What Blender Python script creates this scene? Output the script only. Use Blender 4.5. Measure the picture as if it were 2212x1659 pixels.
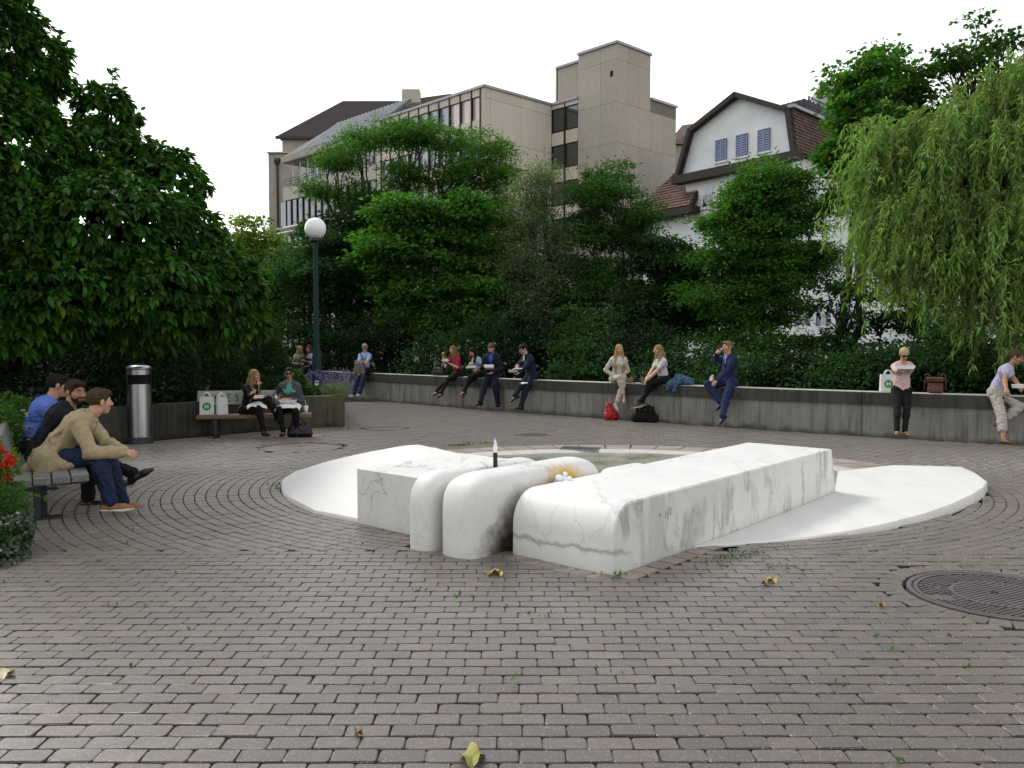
import bpy, math, random
import numpy as np
from mathutils import Matrix, Vector
for _o in list(bpy.data.objects): bpy.data.objects.remove(_o)
R_ = math.radians
SC = bpy.context.scene
COL = SC.collection
# ------------------------------------------------------------ camera, sky, sun, exposure
PITCH = 2.63
cam_d = bpy.data.cameras.new('camera'); cam_d.sensor_width = 36; cam_d.lens = 29.95; cam_d.clip_start = .1; cam_d.clip_end = 3000
cam = bpy.data.objects.new('camera', cam_d); COL.objects.link(cam)
cam.location = (0, 0, 1.68); cam.rotation_euler = (R_(90 - PITCH), 0, 0)
SC.camera = cam
SUN_EL, SUN_AZ = 43, 318          # azimuth clockwise from +Y (north)
W = bpy.data.worlds.new('World'); SC.world = W; W.use_nodes = True
nt = W.node_tree; nt.nodes.clear()
sk = nt.nodes.new('ShaderNodeTexSky'); sk.sky_type = 'NISHITA'; sk.sun_disc = False
sk.sun_elevation = R_(SUN_EL); sk.sun_rotation = R_(SUN_AZ)
sk.air_density = 2.0; sk.dust_density = .6; sk.ozone_density = 1.0
hs = nt.nodes.new('ShaderNodeHueSaturation'); hs.inputs['Saturation'].default_value = .16
bg = nt.nodes.new('ShaderNodeBackground'); bg.inputs['Strength'].default_value = .15
wo = nt.nodes.new('ShaderNodeOutputWorld')
nt.links.new(sk.outputs[0], hs.inputs['Color']); nt.links.new(hs.outputs[0], bg.inputs[0]); nt.links.new(bg.outputs[0], wo.inputs[0])
sl = bpy.data.lights.new('sun', 'SUN'); sl.energy = 1.3; sl.angle = R_(16); sl.color = (1, .96, .9)
sun = bpy.data.objects.new('sun', sl); COL.objects.link(sun)
_a = R_(SUN_AZ); _e = R_(SUN_EL)
sun.rotation_euler = Vector((math.sin(_a)*math.cos(_e), math.cos(_a)*math.cos(_e), math.sin(_e))).to_track_quat('Z', 'Y').to_euler()
vs = SC.view_settings
vs.view_transform = 'Standard'; vs.look = 'None'; vs.exposure = 0.68; vs.gamma = 1; vs.use_curve_mapping = False
SC.cycles.max_bounces = 6; SC.cycles.diffuse_bounces = 3; SC.cycles.glossy_bounces = 3; SC.cycles.transmission_bounces = 4
SC.cycles.transparent_max_bounces = 6; SC.cycles.caustics_reflective = False; SC.cycles.caustics_refractive = False
SC.cycles.use_denoising = True
rng = np.random.default_rng(7)
# ------------------------------------------------------------ measuring helpers: survey of the place by sight lines from (0,0,1.68)
FP, CX, CY, HC = 1840.5, 1106.0, 829.5, 1.68
TH = R_(PITCH)
def ray(u, v):
    x = (u-CX)/FP; y = -(v-CY)/FP
    return np.array([x, math.cos(TH)+y*math.sin(TH), -math.sin(TH)+y*math.cos(TH)])
def G(u, v, z=0.0):
    d = ray(u, v); t = (z-HC)/d[2]; return np.array([0, 0, HC])+t*d
def AT(u, v, Y):
    d = ray(u, v); t = Y/d[1]; return np.array([0, 0, HC])+t*d
# ------------------------------------------------------------ object helpers
def tag(o, label=None, cat=None, group=None, kind=None):
    if label: o['label'] = label
    if cat: o['category'] = cat
    if group: o['group'] = group
    if kind: o['kind'] = kind
    return o
def link(o, parent=None):
    COL.objects.link(o)
    if parent is not None:
        o.parent = parent
    return o
def thing(name, label, cat, loc=(0, 0, 0), rz=0, group=None):
    o = bpy.data.objects.new(name, None); link(o)
    o.location = tuple(loc); o.rotation_euler = (0, 0, rz); o.empty_display_size = .2
    return tag(o, label, cat, group)
def fast_mesh(name, V, F, smooth=False, fmat=None):
    """V (n,3); F: (m,k) array or list of such arrays / list of lists"""
    me = bpy.data.meshes.new(name)
    V = np.asarray(V, dtype=np.float32).reshape(-1, 3)
    if isinstance(F, np.ndarray): F = [F]
    if len(F) and not isinstance(F[0], np.ndarray):
        lens = np.array([len(f) for f in F], dtype=np.int32); idx = np.array([i for f in F for i in f], dtype=np.int32)
    else:
        lens = np.concatenate([np.full(len(f), f.shape[1], dtype=np.int32) for f in F]) if len(F) else np.zeros(0, np.int32)
        idx = np.concatenate([f.reshape(-1) for f in F]).astype(np.int32) if len(F) else np.zeros(0, np.int32)
    me.vertices.add(len(V)); me.vertices.foreach_set('co', V.reshape(-1))
    me.loops.add(len(idx)); me.loops.foreach_set('vertex_index', idx)
    me.polygons.add(len(lens))
    st = np.zeros(len(lens), np.int32); st[1:] = np.cumsum(lens)[:-1]
    me.polygons.foreach_set('loop_start', st)
    try: me.polygons.foreach_set('loop_total', lens)
    except Exception: pass
    me.polygons.foreach_set('use_smooth', np.full(len(lens), bool(smooth)))
    if fmat is not None: me.polygons.foreach_set('material_index', np.asarray(fmat, np.int32))
    me.update(calc_edges=True); me.validate()
    return me
def obj(name, me, mats=None, parent=None, loc=None, rz=None, kind=None, label=None):
    o = bpy.data.objects.new(name, me); link(o, parent)
    if mats is not None:
        if not isinstance(mats, (list, tuple)): mats = [mats]
        for m in mats: me.materials.append(m)
    if loc is not None: o.location = tuple(loc)
    if rz is not None: o.rotation_euler = (0, 0, rz)
    if kind: o['kind'] = kind
    if label: o['label'] = label
    return o
class MB:
    """collects shapes, builds ONE mesh"""
    def __init__(s): s.V = []; s.F = []; s.n = 0; s.M = []; s.m = 0
    def add(s, V, F):
        V = np.asarray(V, float).reshape(-1, 3)
        s.V.append(V); s.F += [[int(i)+s.n for i in f] for f in F]; s.M += [s.m]*len(F); s.n += len(V); return s
    def box(s, c, d, ax=None, bev=0.0):
        """centre, size, axes (3 rows) ; chamfered when bev>0"""
        c = np.asarray(c, float); h = np.asarray(d, float)/2
        A = np.eye(3) if ax is None else np.asarray(ax, float)
        if bev <= 0:
            P = np.array([[x, y, z] for z in (-1, 1) for y in (-1, 1) for x in (-1, 1)], float)*h
            F = [(0, 2, 3, 1), (4, 5, 7, 6), (0, 1, 5, 4), (2, 6, 7, 3), (0, 4, 6, 2), (1, 3, 7, 5)]
        else:
            b = min(bev, h.min()*.9); P = []; 
            for z in (-1, 1):
                for zz in ((0, 1) if z < 0 else (1, 0)):
                    hx, hy = (h[0]-b, h[1]-b) if zz == 0 else (h[0], h[1])
                    zc = z*h[2] if zz == 0 else z*(h[2]-b)
                    P += [[-hx, -hy, zc], [hx, -hy, zc], [hx, hy, zc], [-hx, hy, zc]]
            P = np.array(P); F = [(3, 2, 1, 0), (12, 13, 14, 15)]
            for l in range(3):
                for i in range(4):
                    j = (i+1) % 4; F.append((l*4+i, l*4+j, l*4+4+j, l*4+4+i))
        return s.add(P@A+c, F)
    def bar(s, a, b, w, t=None, up=(0, 0, 1), bev=0.0):
        a = np.asarray(a, float); b = np.asarray(b, float); x = b-a; L = np.linalg.norm(x); x /= L
        up = np.asarray(up, float)
        if abs(x@up) > .98: up = np.array([0, 1., 0])
        y = np.cross(up, x); y /= np.linalg.norm(y); z = np.cross(x, y)
        return s.box((a+b)/2, (L, w, t or w), (x, y, z), bev)
    def tube(s, pts, r, n=8, cap=True):
        P = np.asarray(pts, float); m = len(P); r = np.full(m, r) if np.isscalar(r) else np.asarray(r, float)
        T = np.gradient(P, axis=0); T /= np.linalg.norm(T, axis=1)[:, None]+1e-9
        ref = np.array([0, 0, 1.]) if abs(T[0][2]) < .9 else np.array([1., 0, 0])
        V = []; a = np.arange(n)*2*math.pi/n
        u = np.cross(T[0], ref); u /= np.linalg.norm(u)
        for i in range(m):
            u = u-T[i]*(u@T[i]); u /= np.linalg.norm(u)+1e-9; w = np.cross(T[i], u)
            V.append(P[i]+r[i]*(np.cos(a)[:, None]*u+np.sin(a)[:, None]*w))
        F = [(i*n+j, i*n+(j+1) % n, (i+1)*n+(j+1) % n, (i+1)*n+j) for i in range(m-1) for j in range(n)]
        if cap: F += [tuple(range(n-1, -1, -1)), tuple((m-1)*n+j for j in range(n))]
        return s.add(np.concatenate(V), F)
    def lathe(s, prof, c=(0, 0, 0), n=24):
        """prof: (r,z) list"""
        V = []; a = np.arange(n)*2*math.pi/n; m = len(prof)
        for r, z in prof: V.append(np.c_[np.cos(a)*r, np.sin(a)*r, np.full(n, z)])
        F = [(i*n+j, i*n+(j+1) % n, (i+1)*n+(j+1) % n, (i+1)*n+j) for i in range(m-1) for j in range(n)]
        F += [tuple(range(n-1, -1, -1)), tuple((m-1)*n+j for j in range(n))]
        return s.add(np.concatenate(V)+np.asarray(c, float), F)
    def prism(s, poly, z0, z1):
        """poly (n,2) counter-clockwise"""
        P = np.asarray(poly, float); n = len(P)
        z0 = np.broadcast_to(z0, n); z1 = np.broadcast_to(z1, n)
        V = np.r_[np.c_[P, z0], np.c_[P, z1]]
        F = [tuple(range(n-1, -1, -1)), tuple(range(n, 2*n))]+[(i, (i+1) % n, n+(i+1) % n, n+i) for i in range(n)]
        return s.add(V, F)
    def quad(s, a, b, c, d): return s.add([a, b, c, d], [(0, 1, 2, 3)])
    def slab(s, quad, th):
        """4 corners ccw seen from outside, extruded inwards by th"""
        q = np.asarray(quad, float); n = np.cross(q[1]-q[0], q[-1]-q[0]); n /= np.linalg.norm(n); k = len(q)
        V = np.r_[q-n*th, q]
        return s.add(V, [tuple(range(k-1, -1, -1)), tuple(range(k, 2*k))]+[(i, (i+1) % k, k+(i+1) % k, k+i) for i in range(k)])
    def mesh(s, name='m', smooth=False):
        return fast_mesh(name, np.concatenate(s.V), s.F, smooth, s.M if s.m or any(s.M) else None)
    def obj(s, name, mats, parent=None, smooth=False, loc=None, rz=None, kind=None, label=None):
        return obj(name, s.mesh(name, smooth), mats, parent, loc, rz, kind, label)
def rel(parent, o):
    """o holds world coordinates; keep them while o is a child of parent (an Empty that only has location/rotation)"""
    M = Matrix.Translation(parent.location) @ parent.rotation_euler.to_matrix().to_4x4()
    o.matrix_parent_inverse = M.inverted(); return o
# ------------------------------------------------------------ materials
MATS = {}
def _new(name):
    m = bpy.data.materials.new(name); m.use_nodes = True; n = m.node_tree; n.nodes.clear()
    o = n.nodes.new('ShaderNodeOutputMaterial'); p = n.nodes.new('ShaderNodeBsdfPrincipled'); n.links.new(p.outputs[0], o.inputs[0])
    return m, n, p, o
def N(n, t, **kw):
    x = n.nodes.new(t)
    for k, v in kw.items():
        if k in x.inputs: x.inputs[k].default_value = v
        else: setattr(x, k, v)
    return x
def c4(c): return (c[0], c[1], c[2], 1)
def mixc(n, fac, a, b, mode='MIX'):
    x = n.nodes.new('ShaderNodeMix'); x.data_type = 'RGBA'; x.blend_type = mode
    for s, v in ((x.inputs[0], fac), (x.inputs[6], a), (x.inputs[7], b)):
        if hasattr(v, 'is_linked') or hasattr(v, 'links'): n.links.new(v, s)
        elif isinstance(v, (int, float)): s.default_value = v
        else: s.default_value = c4(v)
    return x.outputs[2]
def math_(n, op, a, b=None, c=None, clamp=False):
    x = n.nodes.new('ShaderNodeMath'); x.operation = op; x.use_clamp = clamp
    for i, v in enumerate((a, b, c)):
        if v is None: continue
        if hasattr(v, 'links'): n.links.new(v, x.inputs[i])
        else: x.inputs[i].default_value = v
    return x.outputs[0]
def ramp(n, fac, stops):
    x = n.nodes.new('ShaderNodeValToRGB'); e = x.color_ramp.elements
    while len(e) < len(stops): e.new(.5)
    for el, (p, c) in zip(e, stops): el.position = p; el.color = c4(c) if not np.isscalar(c) else (c, c, c, 1)
    n.links.new(fac, x.inputs[0]); return x.outputs[0]
def coords(n, scale=(1, 1, 1), kind='Object'):
    t = n.nodes.new('ShaderNodeTexCoord'); m = n.nodes.new('ShaderNodeMapping'); m.inputs['Scale'].default_value = scale
    n.links.new(t.outputs[kind], m.inputs[0]); return m.outputs[0]
def noise(n, vec, scale=5, detail=4, rough=.55, out='Fac', dist=0):
    x = N(n, 'ShaderNodeTexNoise', Scale=scale, Detail=detail, Roughness=rough, Distortion=dist); n.links.new(vec, x.inputs['Vector']); return x.outputs[out]
def bump(n, p, h, strength=.3, dist=.01):
    b = N(n, 'ShaderNodeBump', Strength=strength, Distance=dist); n.links.new(h, b.inputs['Height']); n.links.new(b.outputs[0], p.inputs['Normal']); return b
def pmat(name, col, col2=None, scale=6, rough=.75, bs=0, bscale=60, metal=0, spec=.4, stretch=(1, 1, 1), rnd=0, detail=5):
    """plain surface with two-tone noise, fine relief and optional per-object tint"""
    if name in MATS: return MATS[name]
    m, n, p, o = _new(name)
    v = coords(n, stretch)
    if col2 is None: col2 = tuple(c*.72 for c in col)
    f = ramp(n, noise(n, v, scale, detail), [(.3, 0.0), (.7, 1.0)])
    c = mixc(n, f, col, col2)
    if rnd:
        oi = N(n, 'ShaderNodeObjectInfo'); gi = N(n, 'ShaderNodeNewGeometry')
        r = math_(n, 'FRACT', math_(n, 'ADD', oi.outputs['Random'], gi.outputs['Random Per Island']))
        k = math_(n, 'MULTIPLY_ADD', r, 2*rnd, 1-rnd)
        vv = N(n, 'ShaderNodeHueSaturation'); n.links.new(k, vv.inputs['Value']); n.links.new(c, vv.inputs['Color']); c = vv.outputs[0]
    n.links.new(c, p.inputs['Base Color'])
    p.inputs['Roughness'].default_value = rough; p.inputs['Metallic'].default_value = metal; p.inputs['Specular IOR Level'].default_value = spec
    if bs: bump(n, p, noise(n, v, bscale, 3), bs, .01)
    MATS[name] = m; return m
def leafmat(name, col, var=.35, hue=.03, trans=.35, gloss=.25, rough=.45, yellow=0.0):
    if name in MATS: return MATS[name]
    m, n, p, o = _new(name)
    g = N(n, 'ShaderNodeNewGeometry')
    r = g.outputs['Random Per Island']
    r2 = math_(n, 'FRACT', math_(n, 'MULTIPLY', r, 17.31)); r3 = math_(n, 'FRACT', math_(n, 'MULTIPLY', r, 91.7))
    h = N(n, 'ShaderNodeHueSaturation', Color=c4(col))
    n.links.new(math_(n, 'MULTIPLY_ADD', r2, 2*hue, .5-hue), h.inputs['Hue'])
    tone = ramp(n, noise(n, g.outputs['Position'], 1.1, 2), [(.3, .62), (.7, 1.35)])
    n.links.new(math_(n, 'MULTIPLY', math_(n, 'MULTIPLY_ADD', r, 2*var, 1-var), tone), h.inputs['Value'])
    c = h.outputs[0]
    if yellow: c = mixc(n, math_(n, 'GREATER_THAN', r3, 1-yellow), c, (col[0]*3.2+.02, col[1]*1.7, col[2]))
    n.links.new(c, p.inputs['Base Color']); p.inputs['Roughness'].default_value = rough; p.inputs['Specular IOR Level'].default_value = gloss
    t = N(n, 'ShaderNodeBsdfTranslucent'); ct = mixc(n, 1.0, c, (1.15, 1.3, .5), 'MULTIPLY'); n.links.new(ct, t.inputs[0])
    mx = N(n, 'ShaderNodeMixShader'); mx.inputs[0].default_value = trans
    n.links.new(p.outputs[0], mx.inputs[1]); n.links.new(t.outputs[0], mx.inputs[2]); n.links.new(mx.outputs[0], o.inputs[0])
    MATS[name] = m; return m
def glassmat(name, col=(.02, .025, .03), rough=.05):
    if name in MATS: return MATS[name]
    m, n, p, o = _new(name); v = coords(n)
    c = mixc(n, noise(n, v, .6, 2), col, tuple(x*2.2 for x in col)); n.links.new(c, p.inputs['Base Color'])
    p.inputs['Roughness'].default_value = rough; p.inputs['Specular IOR Level'].default_value = .9; p.inputs['IOR'].default_value = 1.6
    bump(n, p, noise(n, v, .8, 1), .05, .05)
    MATS[name] = m; return m
# ------------------------------------------------------------ signed-distance modelling (bodies, clothes, rounded stones)
def smin(a, b, k):
    if k <= 0: return np.minimum(a, b)
    h = np.maximum(k-np.abs(a-b), 0)/k; return np.minimum(a, b)-h*h*k*.25
class Sdf:
    def __init__(s): s.ops = []
    def cone(s, a, b, ra, rb=None, k=.03, flat=None, sub=False):
        s.ops.append(('c', np.asarray(a, float), np.asarray(b, float), ra, ra if rb is None else rb, k, flat, sub)); return s
    def ell(s, c, r, R=None, k=.02, sub=False):
        s.ops.append(('e', np.asarray(c, float), np.asarray(r, float), np.eye(3) if R is None else R, k, sub)); return s
    def chain(s, pts, rs, k=.02, flat=None):
        for i in range(len(pts)-1): s.cone(pts[i], pts[i+1], rs[i], rs[i+1], k, flat)
        return s
    def bounds(s):
        lo = np.full(3, 1e9); hi = -lo
        for o in s.ops:
            if o[-1]: continue
            if o[0] == 'c':
                r = max(o[3], o[4]); l = np.minimum(o[1], o[2])-r; h = np.maximum(o[1], o[2])+r
            else: l = o[1]-o[2].max(); h = o[1]+o[2].max()
            lo = np.minimum(lo, l); hi = np.maximum(hi, h)
        return lo, hi
    def mesh(s, h, nz=None, clip=None):
        lo, hi = s.bounds(); lo = lo-3*h; hi = hi+3*h
        n = np.ceil((hi-lo)/h).astype(int)+1
        D = np.full(n, 1.0, np.float32)
        ax = [lo[i]+h*np.arange(n[i]) for i in range(3)]
        for o in s.ops:
            k = o[5] if o[0] == 'c' else o[4]; mg = k+3*h
            if o[0] == 'c': r = max(o[3], o[4]); l = np.minimum(o[1], o[2])-r-mg; u = np.maximum(o[1], o[2])+r+mg
            else: r = o[2].max(); l = o[1]-r-mg; u = o[1]+r+mg
            i0 = np.maximum(np.floor((l-lo)/h).astype(int), 0); i1 = np.minimum(np.ceil((u-lo)/h).astype(int)+1, n)
            if (i1 <= i0).any(): continue
            sl_ = tuple(slice(i0[i], i1[i]) for i in range(3))
            X = ax[0][sl_[0]][:, None, None]; Y = ax[1][sl_[1]][None, :, None]; Z = ax[2][sl_[2]][None, None, :]
            if o[0] == 'c':
                a, b, ra, rb, flat = o[1], o[2], o[3], o[4], o[6]
                qx, qy, qz = X-a[0], Y-a[1], Z-a[2]; ba = b-a; f = 1.0
                if flat is not None:
                    w, f = flat; w = np.asarray(w, float); w = w/np.linalg.norm(w)
                    dt = (qx*w[0]+qy*w[1]+qz*w[2])*(1/f-1); qx = qx+dt*w[0]; qy = qy+dt*w[1]; qz = qz+dt*w[2]
                    ba = ba+w*((ba@w)*(1/f-1))
                L2 = ba@ba+1e-12
                t = np.clip((qx*ba[0]+qy*ba[1]+qz*ba[2])/L2, 0, 1)
                d = np.sqrt((qx-t*ba[0])**2+(qy-t*ba[1])**2+(qz-t*ba[2])**2)-(ra+(rb-ra)*t)
                d = d*f
            else:
                c, rr, Rm = o[1], o[2], o[3]
                qx, qy, qz = X-c[0], Y-c[1], Z-c[2]
                l2 = 0; g2 = 0
                for i in range(3):
                    e = (qx*Rm[0, i]+qy*Rm[1, i]+qz*Rm[2, i])/rr[i]; l2 = l2+e*e; g2 = g2+(e/rr[i])**2
                l_ = np.sqrt(l2); d = l_*(l_-1)/(np.sqrt(g2)+1e-9)
            B = D[sl_]
            if o[-1]: D[sl_] = -smin(-B, d.astype(np.float32), k)
            else: D[sl_] = smin(B, d.astype(np.float32), k)
        if nz is not None:
            amp, sc, seed = nz; rg = np.random.default_rng(seed)
            X = ax[0][:, None, None]; Y = ax[1][None, :, None]; Z = ax[2][None, None, :]
            w = 0
            for i in range(5):
                kv = rg.normal(size=3); kv /= np.linalg.norm(kv); kv *= 2*math.pi/(sc*rg.uniform(.6, 1.7)); ph = rg.uniform(0, 6.3)
                kk = rg.normal(size=3)*2*math.pi/(sc*3)
                w = w+np.abs(np.sin(.5*(kv[0]*X+kv[1]*Y+kv[2]*Z)+1.4*np.sin(kk[0]*X+kk[1]*Y+kk[2]*Z)+ph))-.6
            D = D+(amp*w/1.8).astype(np.float32)
        if clip is not None:
            X = ax[0][:, None, None]; Y = ax[1][None, :, None]; Z = ax[2][None, None, :]
            for (p, nn) in clip:      # keep the half space behind the plane
                D = np.maximum(D, ((X-p[0])*nn[0]+(Y-p[1])*nn[1]+(Z-p[2])*nn[2]).astype(np.float32))
        return nets(D, lo, h)
def nets(D, lo, h):
    n = np.array(D.shape); ins = D < 0
    cnt = np.zeros(n-1, np.int8)
    offs = [(i, j, k) for i in (0, 1) for j in (0, 1) for k in (0, 1)]
    def sl3(o): return tuple(slice(o[i], o[i]+n[i]-1) for i in range(3))
    for o in offs: cnt += ins[sl3(o)]
    act = (cnt > 0) & (cnt < 8)
    I = np.argwhere(act)
    if len(I) == 0: return np.zeros((0, 3)), np.zeros((0, 4), int)
    idx = np.full(n-1, -1, np.int32); idx[act] = np.arange(len(I))
    val = {o: D[I[:, 0]+o[0], I[:, 1]+o[1], I[:, 2]+o[2]] for o in offs}
    S = np.zeros((len(I), 3)); C = np.zeros(len(I))
    for o in offs:
        for a in range(3):
            if o[a]: continue
            q = list(o); q[a] = 1; q = tuple(q)
            va, vb = val[o], val[q]; m = (va < 0) != (vb < 0)
            t = np.where(m, va/np.where(m, va-vb, 1), 0)
            P = np.tile(np.array(o, float), (len(I), 1)); P[:, a] += t
            S += P*m[:, None]; C += m
    V = lo+h*(I+S/C[:, None])
    Fs = []
    for a in range(3):
        b, c = (a+1) % 3, (a+2) % 3
        s0 = [slice(None)]*3; s1 = [slice(None)]*3
        s0[a] = slice(0, n[a]-1); s1[a] = slice(1, n[a])
        for q in (b, c): s0[q] = slice(1, n[q]-1); s1[q] = slice(1, n[q]-1)
        A = ins[tuple(s0)]; Bm = ins[tuple(s1)]
        for flip, msk in ((False, A & ~Bm), (True, ~A & Bm)):
            E = np.argwhere(msk)
            if not len(E): continue
            E[:, b] += 1; E[:, c] += 1
            def cell(db, dc):
                q = E.copy(); q[:, b] -= db; q[:, c] -= dc; return idx[q[:, 0], q[:, 1], q[:, 2]]
            f = np.stack([cell(1, 1), cell(0, 1), cell(0, 0), cell(1, 0)], 1)
            Fs.append(f[:, ::-1] if flip else f)
    F = np.concatenate(Fs); F = F[(F >= 0).all(1)]
    return V, F
def unit(v): v = np.asarray(v, float); return v/(np.linalg.norm(v)+1e-9)
def sm(x, a, b): t = np.clip((x-a)/(b-a), 0, 1); return t*t*(3-2*t)
# ============================================================ setting materials
def brickmat(name, c1, c2, c3):
    m, n, p, o = _new(name)
    oi = N(n, 'ShaderNodeObjectInfo'); gi = N(n, 'ShaderNodeNewGeometry')
    r = math_(n, 'FRACT', math_(n, 'ADD', math_(n, 'MULTIPLY', oi.outputs['Random'], 7.7), gi.outputs['Random Per Island']))
    r2 = math_(n, 'FRACT', math_(n, 'MULTIPLY', r, 13.7))
    t = N(n, 'ShaderNodeNewGeometry'); v = t.outputs['Position']
    base = ramp(n, r, [(0, c1), (.25, c2), (.45, (c3[0]*.85, c3[1]*.86, c3[2]*.9)), (.6, (c2[0]*1.1, c2[1]*.98, c2[2]*.93)), (.8, c3), (1, c1)])
    # damp, rusty tint where water runs beside the stone block, and broad weathering
    big = noise(n, v, .35, 4)
    base = mixc(n, ramp(n, big, [(.35, 0.0), (.7, .5)]), base, tuple(x*1.25 for x in c2))
    hv = N(n, 'ShaderNodeHueSaturation'); n.links.new(base, hv.inputs['Color'])
    n.links.new(math_(n, 'MULTIPLY_ADD', r2, .62, .69), hv.inputs['Value'])
    fine = noise(n, v, 130, 3, .7)
    c = mixc(n, ramp(n, fine, [(.33, .85), (.5, 0.0)]), hv.outputs[0], tuple(x*.35 for x in c2))
    vo = N(n, 'ShaderNodeTexVoronoi', Scale=70.0); n.links.new(v, vo.inputs['Vector'])
    c = mixc(n, math_(n, 'LESS_THAN', vo.outputs['Distance'], .17), c, (.42, .40, .38))
    mid = noise(n, v, 22, 4)
    c = mixc(n, ramp(n, mid, [(.4, 0.0), (.75, .6)]), c, tuple(x*.62 for x in c1))
    n.links.new(c, p.inputs['Base Color']); p.inputs['Roughness'].default_value = .37; p.inputs['Specular IOR Level'].default_value = .7
    p.inputs['Sheen Weight'].default_value = .27; p.inputs['Sheen Roughness'].default_value = .36; p.inputs['Sheen Tint'].default_value = (1, .93, .87, 1); p.inputs['Diffuse Roughness'].default_value = .6
    bump(n, p, math_(n, 'ADD', fine, math_(n, 'MULTIPLY', mid, .8)), .4, .004)
    return m
M_BRICK = brickmat('paver', (.088, .063, .048), (.104, .079, .060), (.074, .060, .055))
M_RIM = brickmat('rim_stone', (.34, .26, .215), (.30, .245, .21), (.37, .30, .25))
M_EDGE = brickmat('edge_brick', (.20, .135, .095), (.22, .155, .11), (.19, .14, .11))
M_SAND = pmat('joint_sand', (.028, .026, .022), (.015, .014, .012), 9, .95, .5, 90)
M_SOIL = pmat('soil', (.03, .022, .016), (.018, .016, .010), 5, .95, .8, 30)
M_GROUND = pmat('bank_ground', (.035, .04, .02), (.025, .022, .014), 1.5, .95, .5, 8)
def marblemat(k1=1.0, k2=1.0, kl=1.0):
    m, n, p, o = _new('white_marble')
    v = coords(n, (1, 1, 1))
    w = N(n, 'ShaderNodeTexNoise', Scale=1.1, Detail=5.0, Roughness=.6); n.links.new(v, w.inputs['Vector'])
    mv = N(n, 'ShaderNodeMapping'); mv.inputs['Rotation'].default_value = (0.5, .9, .35); mv.inputs['Scale'].default_value = (2.2, .75, .8)
    ad = N(n, 'ShaderNodeVectorMath', operation='ADD'); sc = N(n, 'ShaderNodeVectorMath', operation='SCALE'); sc.inputs['Scale'].default_value = .9
    n.links.new(w.outputs['Color'], sc.inputs[0]); n.links.new(v, mv.inputs[0]); n.links.new(mv.outputs[0], ad.inputs[0]); n.links.new(sc.outputs[0], ad.inputs[1])
    def vein(scale, width, dist):
        f = noise(n, ad.outputs[0], scale, 6, .55, dist=dist)
        a = math_(n, 'ABSOLUTE', math_(n, 'SUBTRACT', f, .5))
        return ramp(n, a, [(0, 1.0), (width, 0.0)])
    v1 = math_(n, 'MULTIPLY', vein(.9, .018, .5), ramp(n, noise(n, v, .8, 2), [(.42, 0.0), (.6, .85*k1)]))
    v2 = math_(n, 'MULTIPLY', vein(2.6, .012, .9), ramp(n, noise(n, v, 1.6, 2), [(.45, 0.0), (.62, .6*k2)]))
    cloud = ramp(n, noise(n, ad.outputs[0], 1.2, 5), [(.45, 0.0), (.8, .5)])
    c = mixc(n, cloud, (.70, .69, .665), (.54, .55, .555))
    c = mixc(n, v2, c, (.42, .425, .44)); c = mixc(n, v1, c, (.30, .30, .32))
    # faint grey weathering that gathers low down on the blocks
    sp = N(n, 'ShaderNodeSeparateXYZ'); n.links.new(v, sp.inputs[0])
    low = ramp(n, math_(n, 'ADD', math_(n, 'MULTIPLY', sp.outputs[2], 3.0), math_(n, 'MULTIPLY', noise(n, v, 7, 5), .5)), [(.2, .55*kl), (.62, 0.0)])
    c = mixc(n, low, c, (.52, .53, .49))
    spk = ramp(n, noise(n, v, 60, 3, .6), [(.28, .45), (.38, 0.0)])
    c = mixc(n, spk, c, (.45, .44, .42))
    n.links.new(c, p.inputs['Base Color']); p.inputs['Roughness'].default_value = .48; p.inputs['Specular IOR Level'].default_value = .3
    bump(n, p, noise(n, v, 45, 4), .12, .006)
    return m, n, p, c, v
M_MARBLE = marblemat()[0]
M_PALEMARBLE = marblemat(.12, .42, .12)[0]; M_PALEMARBLE.name = 'pale_marble'
M_SOFTMARBLE = marblemat(.9, .85)[0]; M_SOFTMARBLE.name = 'soft_marble'
def stained_marble(spots):
    """marble with rust and soot stains; spots: (centre, radii, colour, strength)"""
    m, n, p, c, v = marblemat(1.0, .9); m.name = 'stained_marble'
    for ctr, rad, col, st in spots:
        mp = N(n, 'ShaderNodeMapping'); mp.vector_type = 'POINT'
        mp.inputs['Scale'].default_value = tuple(1/r for r in rad); mp.inputs['Location'].default_value = tuple(-q/r for q, r in zip(ctr, rad))
        n.links.new(v, mp.inputs[0]); L = N(n, 'ShaderNodeVectorMath', operation='LENGTH'); n.links.new(mp.outputs[0], L.inputs[0])
        f = math_(n, 'ADD', L.outputs['Value'], math_(n, 'MULTIPLY_ADD', noise(n, v, 9, 5), .9, -.45))
        c = mixc(n, ramp(n, f, [(.35, st), (1.0, 0.0)]), c, col)
    n.links.new(c, p.inputs['Base Color'])
    return m
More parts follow.
